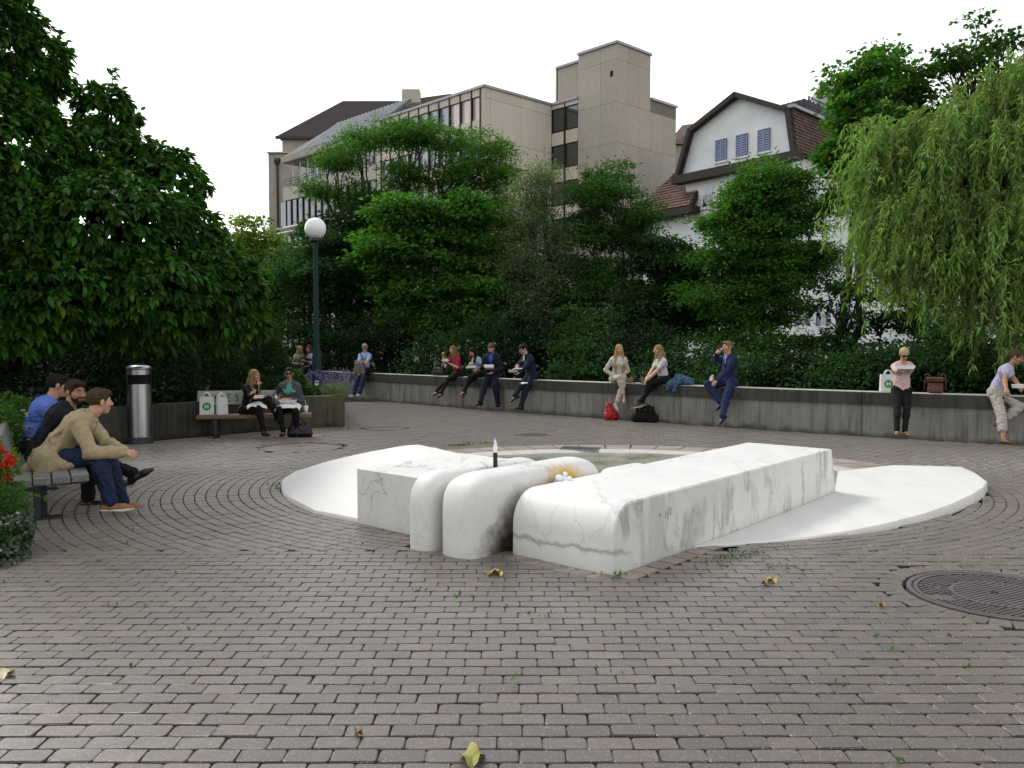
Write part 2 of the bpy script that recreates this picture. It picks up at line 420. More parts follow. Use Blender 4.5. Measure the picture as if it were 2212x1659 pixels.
def concretemat(name, base, dark, moss=0.0, streak=1.0, yellow=None, zlow=.0, zscale=1.0):
    m, n, p, o = _new(name)
    g = N(n, 'ShaderNodeNewGeometry'); v = g.outputs['Position']
    mp = N(n, 'ShaderNodeMapping'); mp.inputs['Scale'].default_value = (5, 5, .5); n.links.new(v, mp.inputs[0])
    st = noise(n, mp.outputs[0], 1.3, 6, .6)
    mp2 = N(n, 'ShaderNodeMapping'); mp2.inputs['Scale'].default_value = (16, 16, .9); n.links.new(v, mp2.inputs[0])
    st2 = noise(n, mp2.outputs[0], 1.1, 4, .6)
    c = mixc(n, ramp(n, noise(n, v, 1.4, 5), [(.35, 0.0), (.7, 1.0)]), base, tuple(x*.7 for x in base))
    c = mixc(n, ramp(n, st, [(.48, 0.0), (.68, .85*streak)]), c, dark)
    c = mixc(n, ramp(n, st2, [(.52, 0.0), (.72, .7*streak)]), c, tuple(x*.8 for x in dark))
    sp = N(n, 'ShaderNodeSeparateXYZ'); n.links.new(v, sp.inputs[0])
    hz = math_(n, 'ADD', math_(n, 'MULTIPLY', math_(n, 'SUBTRACT', sp.outputs[2], zlow), 4.2*zscale), math_(n, 'MULTIPLY', noise(n, v, 3.5, 5), 1.1))
    c = mixc(n, ramp(n, hz, [(.55, .9), (1.15, 0.0)]), c, (dark[0]*.8, dark[1]*.9, dark[2]*.7))
    if yellow is not None:
        yv = N(n, 'ShaderNodeMapping'); yv.inputs['Scale'].default_value = (2.5, 2.5, 1.2); n.links.new(v, yv.inputs[0])
        c = mixc(n, ramp(n, noise(n, yv.outputs[0], 1.0, 5), [(.42, 0.0), (.62, .85)]), c, yellow)
    gr = noise(n, v, 90, 3)
    c = mixc(n, ramp(n, gr, [(.3, .35), (.5, 0.0)]), c, tuple(x*.5 for x in base))
    n.links.new(c, p.inputs['Base Color']); p.inputs['Roughness'].default_value = .85; p.inputs['Specular IOR Level'].default_value = .25
    bump(n, p, math_(n, 'ADD', gr, noise(n, v, 14, 4)), .4, .008)
    return m
M_WALL = concretemat('wall_concrete', (.29, .286, .262), (.085, .083, .072), streak=.85)
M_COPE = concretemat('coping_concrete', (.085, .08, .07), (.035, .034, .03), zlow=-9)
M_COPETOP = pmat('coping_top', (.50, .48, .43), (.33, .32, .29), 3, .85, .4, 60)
M_PLANTER = concretemat('planter_concrete', (.10, .095, .08), (.03, .03, .024), yellow=(.105, .092, .022), zscale=.9)
M_PLANTERSHADE = concretemat('shaded_planter_concrete', (.075, .070, .060), (.022, .022, .018), zscale=.9)  # moss-free panels; the shade behind the bench is put into a darker base colour
M_STEEL = pmat('brushed_steel', (.40, .41, .43), (.30, .31, .33), 40, .30, .06, 200, 1.0, stretch=(1, 1, .02))
M_DARKSTEEL = pmat('dark_steel', (.05, .055, .065), (.03, .035, .04), 12, .5, .1, 80, .6)
M_GREENPAINT = pmat('green_paint', (.008, .036, .034), (.007, .026, .026), 5, .6, .12, 60, spec=.2)
M_OPAL = pmat('opal_glass', (.85, .85, .86), (.82, .82, .83), 2, .25)
M_WOODGREY = pmat('grey_wood', (.23, .225, .215), (.10, .098, .092), 5, .8, .5, 45, stretch=(.6, 12, 12))
M_WOODDARK = pmat('dark_wood', (.05, .046, .042), (.028, .026, .024), 6, .75, .5, 45, stretch=(.6, 10, 10))
M_WOODBROWN = pmat('brown_wood', (.25, .16, .10), (.13, .085, .055), 6, .7, .5, 45, stretch=(.6, 12, 12))
M_IRON = pmat('cast_iron', (.15, .125, .125), (.10, .088, .092), 7, .55, .35, 70, .4)
M_IRON2 = pmat('worn_iron', (.13, .12, .115), (.125, .075, .068), 3, .55, .3, 70, .3)
M_BLACK = pmat('black_gap', (.008, .008, .008), (.005, .005, .005), 5, .9)
M_WHITE = pmat('white_print', (.8, .8, .8), (.76, .76, .76), 5, .6)
# ============================================================ ground
ground = obj('ground', fast_mesh('ground', [(-900, -200, -3.6), (900, -200, -3.6), (900, 1500, -3.6), (-900, 1500, -3.6)], [(0, 1, 2, 3)]), M_GROUND, kind='structure')
tag(ground, 'dark green bank ground beyond the low wall')
WB = [(-16.5, 38.5), (-9.6, 31.2), (-4.8, 26.3), (-.07, 21.4), (3.0, 18.65), (5.3, 16.55), (7.4, 14.95), (9.2, 13.8), (14.0, 11.3), (20, 9)]   # foot of the long wall, plaza side
WBn = np.array(WB)
def wallpt(u):
    """where the sight line at u meets the wall's plaza face"""
    k = (u-CX)/FP*math.cos(TH)
    k = (u-CX)/FP
    for a, b in zip(WBn[:-1], WBn[1:]):
        d = b-a; den = d[0]-k*d[1]*1.0
        t = (k*a[1]-a[0])/den
        if -1e-6 <= t <= 1: return a+t*d, d/np.linalg.norm(d)
    return WBn[-1], unit(WBn[-1]-WBn[-2])
bedpoly = [(-40, -20), (40, -20), (40, 4)]+[tuple(p+np.array((.15, .15))) for p in WBn[::-1]]+[(-40, 55)]
pave = obj('pavement', fast_mesh('pavement', [(x, y, -.05) for x, y in bedpoly], [list(range(len(bedpoly)))]), M_SAND, kind='structure')
# ---- bricks
FC = np.array((1.33, 10.65)); FRX, FRY = 4.12, 3.6
def fk(x, y): return np.hypot((x-FC[0])/FRX, (y-FC[1])/FRY)
BO = np.array((.74, 6.145)); BA = np.array((.661, .750)); BA /= np.linalg.norm(BA); BN = np.array((-BA[1], BA[0]))
def ST(s, t): return BO+s*BA+t*BN
def toST(x, y):
    q = np.stack([np.asarray(x)-BO[0], np.asarray(y)-BO[1]], -1); return q@BA, q@BN
MHC = np.array((3.30, 5.68)); MHR = .58
WING_OUT = [tuple(ST(-.06, 2.866)), tuple(G(680, 1110)[:2]), tuple(G(648, 1097)[:2]), tuple(G(625, 1085)[:2]), tuple(G(611, 1070)[:2]), tuple(G(607, 1058)[:2]), tuple(G(613, 1031, .14)[:2]), tuple(G(640, 1016, .21)[:2]), tuple(G(690, 1001, .30)[:2]),
            tuple(G(740, 988, .38)[:2]), tuple(G(830, 970, .50)[:2]), tuple(G(905, 960, .56)[:2]), tuple(G(945, 963, .56)[:2]), tuple(ST(1.27, 2.866))]
DISC_OUT = [tuple(ST(1.16, -.004))]+[tuple(G(u, v)[:2]) for u, v in ((1580, 1176), (1660, 1172), (1750, 1165), (1840, 1155), (1920, 1142), (2000, 1125), (2055, 1108), (2100, 1089), (2124, 1074), (2133, 1060))]+[tuple(G(2130, 1037, .11)[:2]), tuple(G(2108, 1021, .11)[:2]), tuple(G(2078, 1008, .11)[:2]), tuple(G(1930, 1005, .10)[:2]), tuple(G(1810, 1016, .09)[:2]), tuple(ST(4.25, -.004))]
WALLEND = WBn
def plaza_ok(x, y):
    """plaza side of the long wall and in front of the planting beds"""
    ok = np.ones(len(x), bool)
    for a, b in zip(WBn[:-1], WBn[1:]):
        d = b-a; nrm = np.array((d[1], -d[0]))/np.linalg.norm(d)      # points to plaza
        s = (x-a[0])*nrm[0]+(y-a[1])*nrm[1]; t = ((x-a[0])*d[0]+(y-a[1])*d[1])/(d@d)
        ok &= ~((t >= -.02) & (t <= 1.02) & (s < .06))
    return ok
BL, BD, BH = .192, .1135, .06
def brick_template(L, D, r=.018, ch=.005):
    def ringp(ins, z):
        hx, hy = L/2-ins-.0006, D/2-ins-.0034; rr = max(r-ins*.4, .006); P = []
        for sx, sy, a0 in ((1, -1, -90), (1, 1, 0), (-1, 1, 90), (-1, -1, 180)):
            for a in (a0, a0+45, a0+90):
                P.append((sx*(hx-rr)+rr*math.cos(R_(a)), sy*(hy-rr)+rr*math.sin(R_(a)), z))
        return P
    V = np.array(ringp(.0006, -BH)+ringp(.0006, -ch)+ringp(.0006+ch*.62, 0))
    n = 12; F4 = [(l*n+i, l*n+(i+1) % n, (l+1)*n+(i+1) % n, (l+1)*n+i) for l in (0, 1) for i in range(n)]
    return V, np.array(F4), np.arange(2*n, 3*n)[None]
spots = []     # (x, y, angle, length scale)
rows = np.arange(2.45, 6.81-.02, BD)
for i, y in enumerate(rows):
    off = (.5*(i % 2)+.07*math.sin(i*1.3))*BL
    for x in np.arange(-6.2, 7.0, BL): spots.append((x+off+.0015*math.sin(x*7+i), y+BD/2, 0, 1, 1))
SEAM = 6.81
YS = FRX/FRY
rr0 = FRX*.86
k = 0
while True:
    r = rr0+BD*1.03*(k+.5)
    if r > 17.5: break
    nb = int(2*math.pi*r/.2)
    th = (np.arange(nb)+.5*(k % 2))*2*math.pi/nb
    x = FC[0]+r*np.cos(th); y = FC[1]+r*np.sin(th)/YS
    # keep true lengths along the flattened ring
    tx = -r*np.sin(th); ty = r*np.cos(th)/YS; tl = np.hypot(tx, ty)/r
    m = (y > SEAM+.03) & (y < 29) & (np.abs(x) < y*.66+1.2)
    ds = 1.03*r/np.sqrt((r*np.cos(th))**2+(r*np.sin(th)*YS)**2)
    tl = tl*(2*math.pi*r/nb)/BL
    for xx, yy, a, l, d_ in zip(x[m], y[m], np.arctan2(ty, tx)[m], tl[m], ds[m]): spots.append((xx, yy, a, l, d_))
    k += 1
sp = np.array(spots)
keep = plaza_ok(sp[:, 0], sp[:, 1])
s_, t_ = toST(sp[:, 0], sp[:, 1])
keep &= ~((s_ > -.02) & (s_ < 4.3) & (t_ > -.01) & (t_ < 1.0)); keep &= ~((s_ > -.02) & (s_ < 1.45) & (t_ > -.21) & (t_ < 1.0))             # large block and its soldier course
keep &= ~((s_ > -.02) & (s_ < 1.3) & (t_ > 1.78) & (t_ < 2.9)); keep &= ~((s_ > -.36) & (s_ < 3) & (((t_ > 1.1) & (t_ < 1.42)) | ((t_ > 1.52) & (t_ < 1.76))))
def inpoly(x, y, P):
    P = np.asarray(P, float); c = np.zeros(len(x), bool)
    for a, b in zip(P, np.roll(P, -1, 0)):
        m = ((a[1] > y) != (b[1] > y)); t = (y-a[1])/np.where(b[1]-a[1] == 0, 1e-9, b[1]-a[1]); c ^= m & (x < a[0]+t*(b[0]-a[0]))
    return c
for P in (WING_OUT, DISC_OUT): keep &= ~inpoly(sp[:, 0], sp[:, 1], P)
keep &= ~((fk(sp[:, 0], sp[:, 1]) < 1.012) & ~((sp[:, 1] < 10.2) & ((sp[:, 0] > 3.2) | (sp[:, 0] < -1.0))) & (sp[:, 1] > 8.2))
keep &= ~((fk(sp[:, 0], sp[:, 1]) < .93) & (s_ > .3))
dm = np.hypot(sp[:, 0]-MHC[0], sp[:, 1]-MHC[1]); keep &= dm > MHR+.166
for (cx, cy, rr) in ((-3.47, 13.95, .66), (-2.58, 17.1, .40)): keep &= np.hypot(sp[:, 0]-cx, sp[:, 1]-cy) > rr+.04
keep &= ~((np.abs(sp[:, 0]-.36) < .27) & (np.abs(sp[:, 1]-15.9) < .25))
sp = sp[keep]
vis = (np.abs(sp[:, 0]) < sp[:, 1]*.60+.25) & (sp[:, 1] > 2.9)
order = np.argsort(np.where(vis, sp[:, 1], 1e9))
near = order[:300]; rest = np.setdiff1d(np.arange(len(sp)), near)
BT, BF4, BF12 = brick_template(BL, BD)
bms = []
for q in range(6):
    V = BT.copy(); rg = np.random.default_rng(q); up = V[:, 2] > -.03
    V[:, :2] += rg.normal(0, .0012, (len(V), 2)); V[up, 2] += rg.normal(0, .0008, up.sum())
    me = fast_mesh('brick', V, [BF4, BF12], False); me.materials.append(M_BRICK); bms.append(me)
for i, q in enumerate(near):
    x, y, a, l, dsc = sp[q]
    b = bpy.data.objects.new('brick', bms[i % 6]); COL.objects.link(b); b.parent = pave
    b.location = (x+rng.normal(0, .0015), y+rng.normal(0, .0015), rng.normal(0, .0013)); b.rotation_euler = (rng.normal(0, .006), rng.normal(0, .006), a+rng.normal(0, .006)); b.scale = (l, dsc, 1)
def scatter_bricks(P, T, F4, F12, jit=1.0):
    n = len(P); nv = len(T)
    a = P[:, 2]+rng.normal(0, .006, n)*jit; ca, sa = np.cos(a), np.sin(a); tx = rng.normal(0, .006, n)*jit; ty = rng.normal(0, .006, n)*jit
    X = T[None, :, 0]*P[:, 3, None]; Y = T[None, :, 1]*P[:, 4, None]; Z = T[None, :, 2]+X*tx[:, None]+Y*ty[:, None]+rng.normal(0, .0013, n)[:, None]
    V = np.stack([P[:, 0, None]+X*ca[:, None]-Y*sa[:, None], P[:, 1, None]+X*sa[:, None]+Y*ca[:, None], Z], -1).reshape(-1, 3)
    o4 = (np.arange(n)*nv)[:, None, None]
    return V, [(F4[None]+o4).reshape(-1, F4.shape[1]), (F12[None]+o4).reshape(-1, F12.shape[1])]
V, F = scatter_bricks(sp[rest], BT, BF4, BF12)
obj('bricks', fast_mesh('bricks', V, F), M_BRICK, pave, kind='stuff')
# soldier course beside the large block, ring of bricks round the manhole cover
for i in range(7):
    c = ST(.09+i*.195, -.095)
    b = obj('edge_brick', MB().box((0, 0, -.03), (.185, .15, .06), bev=.006).mesh('edge_brick'), M_EDGE, pave, (c[0], c[1], rng.normal(0, .001)), math.atan2(BA[1], BA[0]))
for i in range(7):
    c = ST(-.085, .06+i*.16)
    if i < 6: obj('edge_brick', MB().box((0, 0, -.03), (.15, .15, .06), bev=.006).mesh('edge_brick'), M_EDGE, pave, (c[0], c[1], 0), math.atan2(BA[1], BA[0]))
_rt = brick_template(.126, .158); me = fast_mesh('ring_brick', _rt[0], [_rt[1], _rt[2]], False)
me.materials.append(M_BRICK)
for i in range(33):
    a = i*2*math.pi/33
    b = bpy.data.objects.new('ring_brick', me); COL.objects.link(b); b.parent = pave
    b.location = (MHC[0]+(MHR+.10)*math.cos(a), MHC[1]+(MHR+.10)*math.sin(a), -.001); b.rotation_euler = (0, 0, a+math.pi/2)
# ---- manhole covers
def manhole(c, r, ri, label, fine, mt):
    t = thing('manhole_cover', label, 'manhole cover', (c[0], c[1], 0), 0, 'manhole covers in the paving')
    n = 48
    b = MB(); b.lathe([(r-.035, -.05), (r, -.05), (r, .002), (r-.03, .002), (r-.035, -.012)], n=n); b.obj('frame', M_IRON, t)
    b = MB(); b.lathe([(r-.04, -.06), (r-.04, -.010), (.01, -.010)], n=n); b.obj('plate', mt, t)
    if fine:
        b = MB(); b.lathe([(ri, -.02), (ri, .001), (ri-.022, .001), (ri-.022, -.02)], n=n); b.lathe([(r-.045, -.02), (r-.045, .000), (r-.07, .000), (r-.07, -.02)], n=n); b.obj('rim', M_IRON, t)
        b = MB(); g = .036; ca, sa = math.cos(.5), math.sin(.5)
        q = np.arange(-int(r/g)-1, int(r/g)+2)*g
        for x in q:
            for y in q:
                d = math.hypot(x, y)
                if ri+.015 < d < r-.09 and not (math.hypot(x-(-.38), y-.17) < .07):
                    b.box((x*ca-y*sa, x*sa+y*ca, -.006), (.024, .024, .010), ((ca, sa, 0), (-sa, ca, 0), (0, 0, 1)))
        b.obj('studs', M_IRON, t, kind='stuff')
        b = MB()
        for y in np.arange(-ri+.03, ri-.02, .034):
            w = math.sqrt(max(ri**2-y*y, 0))-.03
            if w > .02: b.box((-y*sa, y*ca, -.006), (2*w, .020, .010), ((ca, sa, 0), (-sa, ca, 0), (0, 0, 1)))
        b.obj('ribs', M_IRON, t, kind='stuff')
        b = MB(); b.lathe([(.001, -.02), (.024, -.02), (.024, .0025), (.001, .0025)], (-.02, .04, 0), 16); b.obj('keyhole', M_BLACK, t)
        b = MB(); b.lathe([(.05, -.02), (.05, .001), (.035, .001), (.035, -.02)], (-.36, .2, 0), 20); b.obj('lifting_ring', M_IRON, t)
    else:
        b = MB(); b.lathe([(r-.06, -.02), (r-.06, -.006), (r-.09, -.006), (r-.09, -.02)], n=n); b.lathe([(r*.5, -.02), (r*.5, -.006), (r*.46, -.006), (r*.46, -.02)], n=n); b.obj('rim', M_IRON, t)
        b = MB(); b.lathe([(.001, -.02), (.03, -.02), (.03, -.007), (.001, -.007)], (-.05, .18, 0), 14); b.obj('keyhole', M_BLACK, t)
    return t
manhole(MHC, MHR, .31, 'large round iron manhole cover with studded ring in the right foreground paving', True, M_IRON)
manhole((-3.47, 13.95), .66, .3, 'reddish worn round manhole cover in front of the bench with two women', False, M_IRON2)
manhole((-2.58, 17.1), .40, .2, 'small plain round manhole cover beside the mossy end of the planter', False, M_IRON)
t = thing('drain_grate', 'small square iron drain grate in the paving behind the fountain', 'drain grate', (.36, 15.9, 0), .3)
b = MB(); [b.box(c, d) for c, d in (((0, .21, -.02), (.46, .04, .04)), ((0, -.21, -.02), (.46, .04, .04)), ((.21, 0, -.02), (.04, .38, .04)), ((-.21, 0, -.02), (.04, .38, .04)))]; b.obj('frame', M_IRON, t)
for i in range(7): MB().box((-.165+i*.055, 0, -.022), (.022, .376, .034)).obj('bar', M_IRON, t)
# ============================================================ fountain
ftn = thing('fountain', 'white marble fountain of blocks, rounded slabs and curved sheets around a shallow pool', 'fountain', (FC[0], FC[1], 0))
def fpart(o): return rel(ftn, o)
# large bullnose block: side profile extruded across
prof = [(0, -.05), (0, .25)]+[(.25-.25*math.cos(R_(a)), .25+.262*math.sin(R_(a))) for a in range(12, 91, 13)]+[(1.2, .518), (2.8, .53), (4.17, .54), (4.34, -.05)]
def extrude_profile(prof, t0, t1, bev=.012):
    n = len(prof); P = np.array(prof); c = P.mean(0)
    def shrink(P, b):
        Q = []
        for i in range(n):
            a, p, q = P[i-1], P[i], P[(i+1) % n]; e1 = unit(p-a); e2 = unit(q-p); nn = unit(np.array((-(e1+e2)[1], (e1+e2)[0])))
            ins = nn if nn@(c-p) > 0 else -nn
            Q.append(p+ins*b)
        return np.array(Q)
    In = shrink(P, bev); V = []
    for PP, t in ((In, t0), (P, t0+bev), (P, t1-bev), (In, t1)):
        for s, z in PP:
            xy = ST(s, t); V.append((xy[0], xy[1], z))
    F = [tuple(range(n)), tuple(range(4*n-1, 3*n-1, -1))]
    for l in range(3): F += [(l*n+i, (l+1)*n+i, (l+1)*n+(i+1) % n, l*n+(i+1) % n) for i in range(n)]
    return np.array(V), F
def shade_auto(me, ang=35):
    me.polygons.foreach_set('use_smooth', np.ones(len(me.polygons), bool))
    me.set_sharp_from_angle(angle=R_(ang)); return me
V, F = extrude_profile(prof, 0, .985); M_BLOCK, n_, p_, c_, v_ = marblemat(.5, .5); M_BLOCK.name = 'veined_marble'
mp_ = N(n_, 'ShaderNodeMapping'); mp_.inputs['Scale'].default_value = (2.3, 2.3, .42); mp_.inputs['Rotation'].default_value = (.12, -.1, 0); n_.links.new(v_, mp_.inputs[0])
wv = N(n_, 'ShaderNodeTexNoise', Scale=3.0, Detail=4.0); n_.links.new(v_, wv.inputs['Vector']); sc_ = N(n_, 'ShaderNodeVectorMath', operation='SCALE'); sc_.inputs['Scale'].default_value = .35; n_.links.new(wv.outputs['Color'], sc_.inputs[0]); ad_ = N(n_, 'ShaderNodeVectorMath', operation='ADD'); n_.links.new(mp_.outputs[0], ad_.inputs[0]); n_.links.new(sc_.outputs[0], ad_.inputs[1])
geo_ = N(n_, 'ShaderNodeNewGeometry'); sx_ = N(n_, 'ShaderNodeSeparateXYZ'); n_.links.new(v_, sx_.inputs[0])
S_ = math_(n_, 'ADD', math_(n_, 'MULTIPLY', math_(n_, 'SUBTRACT', sx_.outputs[0], BO[0]), BA[0]), math_(n_, 'MULTIPLY', math_(n_, 'SUBTRACT', sx_.outputs[1], BO[1]), BA[1]))
T_ = math_(n_, 'ADD', math_(n_, 'MULTIPLY', math_(n_, 'SUBTRACT', sx_.outputs[0], BO[0]), BN[0]), math_(n_, 'MULTIPLY', math_(n_, 'SUBTRACT', sx_.outputs[1], BO[1]), BN[1]))
side_ = ramp(n_, T_, [(.0, 1.0), (.12, 0.0)])
f_ = noise(n_, ad_.outputs[0], 1.0, 6, .6, dist=.4); a_ = math_(n_, 'ABSOLUTE', math_(n_, 'SUBTRACT', f_, .5))
pat = math_(n_, 'MULTIPLY', ramp(n_, a_, [(0, 1.0), (.05, 0.0)]), ramp(n_, noise(n_, v_, 1.7, 3), [(.49, 0.0), (.62, .7)]))
c_ = mixc(n_, math_(n_, 'MULTIPLY', pat, side_), c_, (.27, .265, .275))
f2_ = noise(n_, ad_.outputs[0], .55, 3, .5); c_ = mixc(n_, math_(n_, 'MULTIPLY', ramp(n_, f2_, [(.64, 0.0), (.66, .6)]), side_), c_, (.46, .455, .44))
nb_ = noise(n_, v_, 3.2, 6, .62); bz = math_(n_, 'ADD', math_(n_, 'SUBTRACT', sx_.outputs[2], .155), math_(n_, 'MULTIPLY', math_(n_, 'SUBTRACT', nb_, .5), .30))
band_ = math_(n_, 'MULTIPLY', ramp(n_, math_(n_, 'ABSOLUTE', bz), [(.005, 1.0), (.03, 0.0)]), ramp(n_, S_, [(.10, .85), (.30, 0.0)]))
c_ = mixc(n_, band_, c_, (.33, .325, .33)); n_.links.new(c_, p_.inputs['Base Color'])
# the far end of the outer face leans a little
fpart(obj('bullnose_block', shade_auto(fast_mesh('bullnose_block', V, F)), M_BLOCK, ftn))
V, F = extrude_profile([(-.085, -.05), (-.085, .515), (.7, .525), (1.27, .535), (1.27, -.05)], 1.80, 2.86, .008)
fpart(obj('square_block', shade_auto(fast_mesh('square_block', V, F)), M_SOFTMARBLE, ftn))
def slab_sdf(s0, s1, t0, t1, z1, rs, rt, h=.014, back=None):
    """upright slab, rounded nose (radius rt in plan) and rounded shoulders (radius rs seen from the side)"""
    ax = [np.arange(s0-.05, s1+.05, h), np.arange(t0-.05, t1+.05, h), np.arange(-.06, z1+.05, h)]
    S_, T_, Z_ = ax[0][:, None, None], ax[1][None, :, None], ax[2][None, None, :]
    def rbox2(x, y, hx, hy, r):
        qx = np.abs(x)-(hx-r); qy = np.abs(y)-(hy-r)
        return np.hypot(np.maximum(qx, 0), np.maximum(qy, 0))+np.minimum(np.maximum(qx, qy), 0)-r
    zb = -1.0
    side = rbox2(S_-(s0+s1)/2, Z_-(z1+zb)/2, (s1-s0)/2, (z1-zb)/2, rs)
    plan = rbox2(S_-(s0+s1)/2, T_-(t0+t1)/2, (s1-s0)/2, (t1-t0)/2, rt)
    cross = rbox2(T_-(t0+t1)/2, Z_-(z1+zb)/2, (t1-t0)/2, (z1-zb)/2, (t1-t0)/2-.004)
    D = -smin(-side, smin(-plan, -cross, .07), .10)
    D = np.maximum(D, -.055-Z_)
    V, F = nets(D.astype(np.float32), np.array([ax[0][0], ax[1][0], ax[2][0]]), h)
    xy = BO+V[:, :1]*BA+V[:, 1:2]*BN
    return np.c_[xy, V[:, 2]], F
def w3(s, t, z): p = ST(s, t); return (p[0], p[1], z)
M_STAIN = stained_marble([(w3(.80, 1.06, .50), (.30, .30, .17), (.62, .36, .05), .95), (w3(.62, 1.05, .44), (.42, .3, .17), (.42, .33, .2), .6), (w3(.06, 1.05, .02), (.38, .38, .30), (.03, .026, .02), 1.0), (w3(.22, 1.05, .25), (.36, .36, .28), (.12, .10, .07), .8)])
for nm, a, mm in (('rounded_slab', (-.42, 1.44, 1.055, 1.47, .675, .36, .18), M_STAIN), ('rounded_slab', (-.46, 1.16, 1.50, 1.80, .66, .33, .14), M_SOFTMARBLE), ('low_slab', (1.66, 2.38, 1.10, 1.40, .50, .16, .13), M_MARBLE)):
    V, F = slab_sdf(*a); fpart(obj(nm, fast_mesh(nm, V, F, True), mm, ftn))
# curved marble sheets: height fields over outlines
def tps(P, z):
    P = np.asarray(P, float); n = len(P); r = np.linalg.norm(P[:, None]-P[None], axis=2)
    K = r*r*np.log(r+1e-9); A = np.zeros((n+3, n+3)); A[:n, :n] = K+1e-6*np.eye(n); A[:n, n] = 1; A[:n, n+1:] = P; A[n, :n] = 1; A[n+1:, :n] = P.T
    w = np.linalg.solve(A, np.r_[z, 0, 0, 0])
    def f(Q):
        rr = np.linalg.norm(Q[:, None]-P[None], axis=2); return (rr*rr*np.log(rr+1e-9))@w[:n]+w[n]+Q@w[n+1:]
    return f
def sheet(name, outline, f, zbot, h=.05, mat=M_PALEMARBLE):
    """solid slab whose top follows f(x,y); outline ccw polygon; grid clipped by fan between resampled outline and its shrunken copies"""
    P = np.array(outline); Q = []
    for a, b in zip(P, np.roll(P, -1, 0)):
        m = max(1, int(np.linalg.norm(b-a)/h)); Q += [a+(b-a)*i/m for i in range(m)]
    Q = np.array(Q); c = Q.mean(0); n = len(Q); L = 22; rings = []
    for i in range(L): rings.append(c+(Q-c)*(1-(i/L)))
    rings[0] = Q; rings.insert(1, c+(Q-c)*(1-.012))
    V = []; F = []
    zt = [f(r) for r in rings]; zt[0] = zt[0]-.014
    V.append(np.c_[Q, np.full(n, zbot)])
    for r, z in zip(rings, zt): V.append(np.c_[r, np.maximum(z, zbot+.004)])
    m = len(V)
    for l in range(m-1): F += [(l*n+i, l*n+(i+1) % n, (l+1)*n+(i+1) % n, (l+1)*n+i) for i in range(n)]
    V.append(np.array([[c[0], c[1], float(f(c[None])[0])]])); F += [((m-1)*n+i, (m-1)*n+(i+1) % n, m*n) for i in range(n)]
    return fpart(obj(name, shade_auto(fast_mesh(name, np.concatenate(V), F), 40), mat, ftn))
def ell_arc(a0, a1, n=24, kx=1.0):
    return [(FC[0]+FRX*kx*math.cos(R_(a)), FC[1]+FRY*kx*math.sin(R_(a))) for a in np.linspace(a0, a1, n)]
cp = [((G(770, 1130))[:2], .02), (G(680, 1110)[:2], .03), (G(625, 1085)[:2], .045), (G(607, 1060)[:2], .06), (G(613, 1031, .14)[:2], .14), (G(640, 1016, .21)[:2], .21),
      (G(690, 1001, .30)[:2], .30), (G(740, 988, .38)[:2], .38), (G(830, 970, .50)[:2], .50), (G(905, 960, .56)[:2], .56), (G(945, 963, .55)[:2], .55),
      (ST(.8, 2.87), .42), (ST(1.27, 2.87), .535), (ST(.4, 2.87), .23)]
wf = tps([c[0] for c in cp], [c[1] for c in cp])
outl = list(WING_OUT)
_o = np.array(outl); _ar = .5*np.sum(_o[:, 0]*np.roll(_o[:, 1], -1)-np.roll(_o[:, 0], -1)*_o[:, 1])
if _ar < 0: outl = outl[::-1]
sheet('curved_sheet', outl, wf, -.02)
# flat disc segment on the right
pl = list(DISC_OUT)
pfun = lambda Q: .006+.105*sm(Q[:, 0], 1.6, 5.6)
sheet('disc_segment', pl, pfun, -.02)
# pool: rim stones, floor, water, grate
M_POOL = pmat('pool_floor', (.38, .38, .33), (.25, .27, .22), 3, .7, .3, 30)
n = 64
b = MB(); b.add([(FC[0]+FRX*.83*math.cos(a), FC[1]+FRY*.83*math.sin(a), -.035) for a in np.arange(n)*2*math.pi/n], [list(range(n))]); fpart(b.obj('pool_floor', M_POOL, ftn))
m, nn, p, o = _new('water'); v = coords(nn)
nn.links.new(mixc(nn, ramp(nn, noise(nn, v, 1.6, 4), [(.5, 0.0), (.7, 1.0)]), (.40, .41, .35), (.22, .24, .15)), p.inputs['Base Color']); p.inputs['Roughness'].default_value = .10; p.inputs['Specular IOR Level'].default_value = .6
bump(nn, p, noise(nn, v, 14, 3), .25, .012); M_WATER = m
b = MB(); b.add([(FC[0]+FRX*.775*math.cos(a), FC[1]+FRY*.775*math.sin(a), -.018) for a in np.arange(n)*2*math.pi/n], [list(range(n))]); fpart(b.obj('water', M_WATER, ftn))
b = MB(); P0 = []
for kx, z in ((.845, -.03), (.845, .004), (.80, .004), (.765, -.022)): P0.append([(FC[0]+FRX*kx*math.cos(a), FC[1]+FRY*kx*math.sin(a), z) for a in np.arange(n)*2*math.pi/n])
V = np.array(P0).reshape(-1, 3); F = [(l*n+i, l*n+(i+1) % n, (l+1)*n+(i+1) % n, (l+1)*n+i) for l in range(3) for i in range(n)]
fpart(obj('pool_edge', fast_mesh('pool_edge', V, F, True), pmat('pale_stone', (.52, .50, .46), (.40, .39, .36), 5, .7, .3, 40), ftn))
ns = 58
for i in range(ns):
    a0, a1 = (i+.03)*2*math.pi/ns, (i+.97)*2*math.pi/ns; am = (a0+a1)/2
    if math.degrees(am) % 360 > 205 and math.degrees(am) % 360 < 352: continue
    for k0, k1 in ((.85, .92), (.924, .995)):
        q = [(FRX*kk*math.cos(a), FRY*kk*math.sin(a)) for a, kk in ((a0, k0), (a0, k1), (a1, k1), (a1, k0))][::-1]
        fpart(MB().prism(np.array(q)+FC, -.05, rng.uniform(.001, .006)).obj('rim_stone', M_RIM, ftn))
gp = G(1235, 967)
b = MB()
for i in range(13): b.bar((gp[0]-.2+i*.045, gp[1]-.28-i*.02, .012), (gp[0]-.10+i*.045, gp[1]+.12-i*.02, .012), .022, .02)
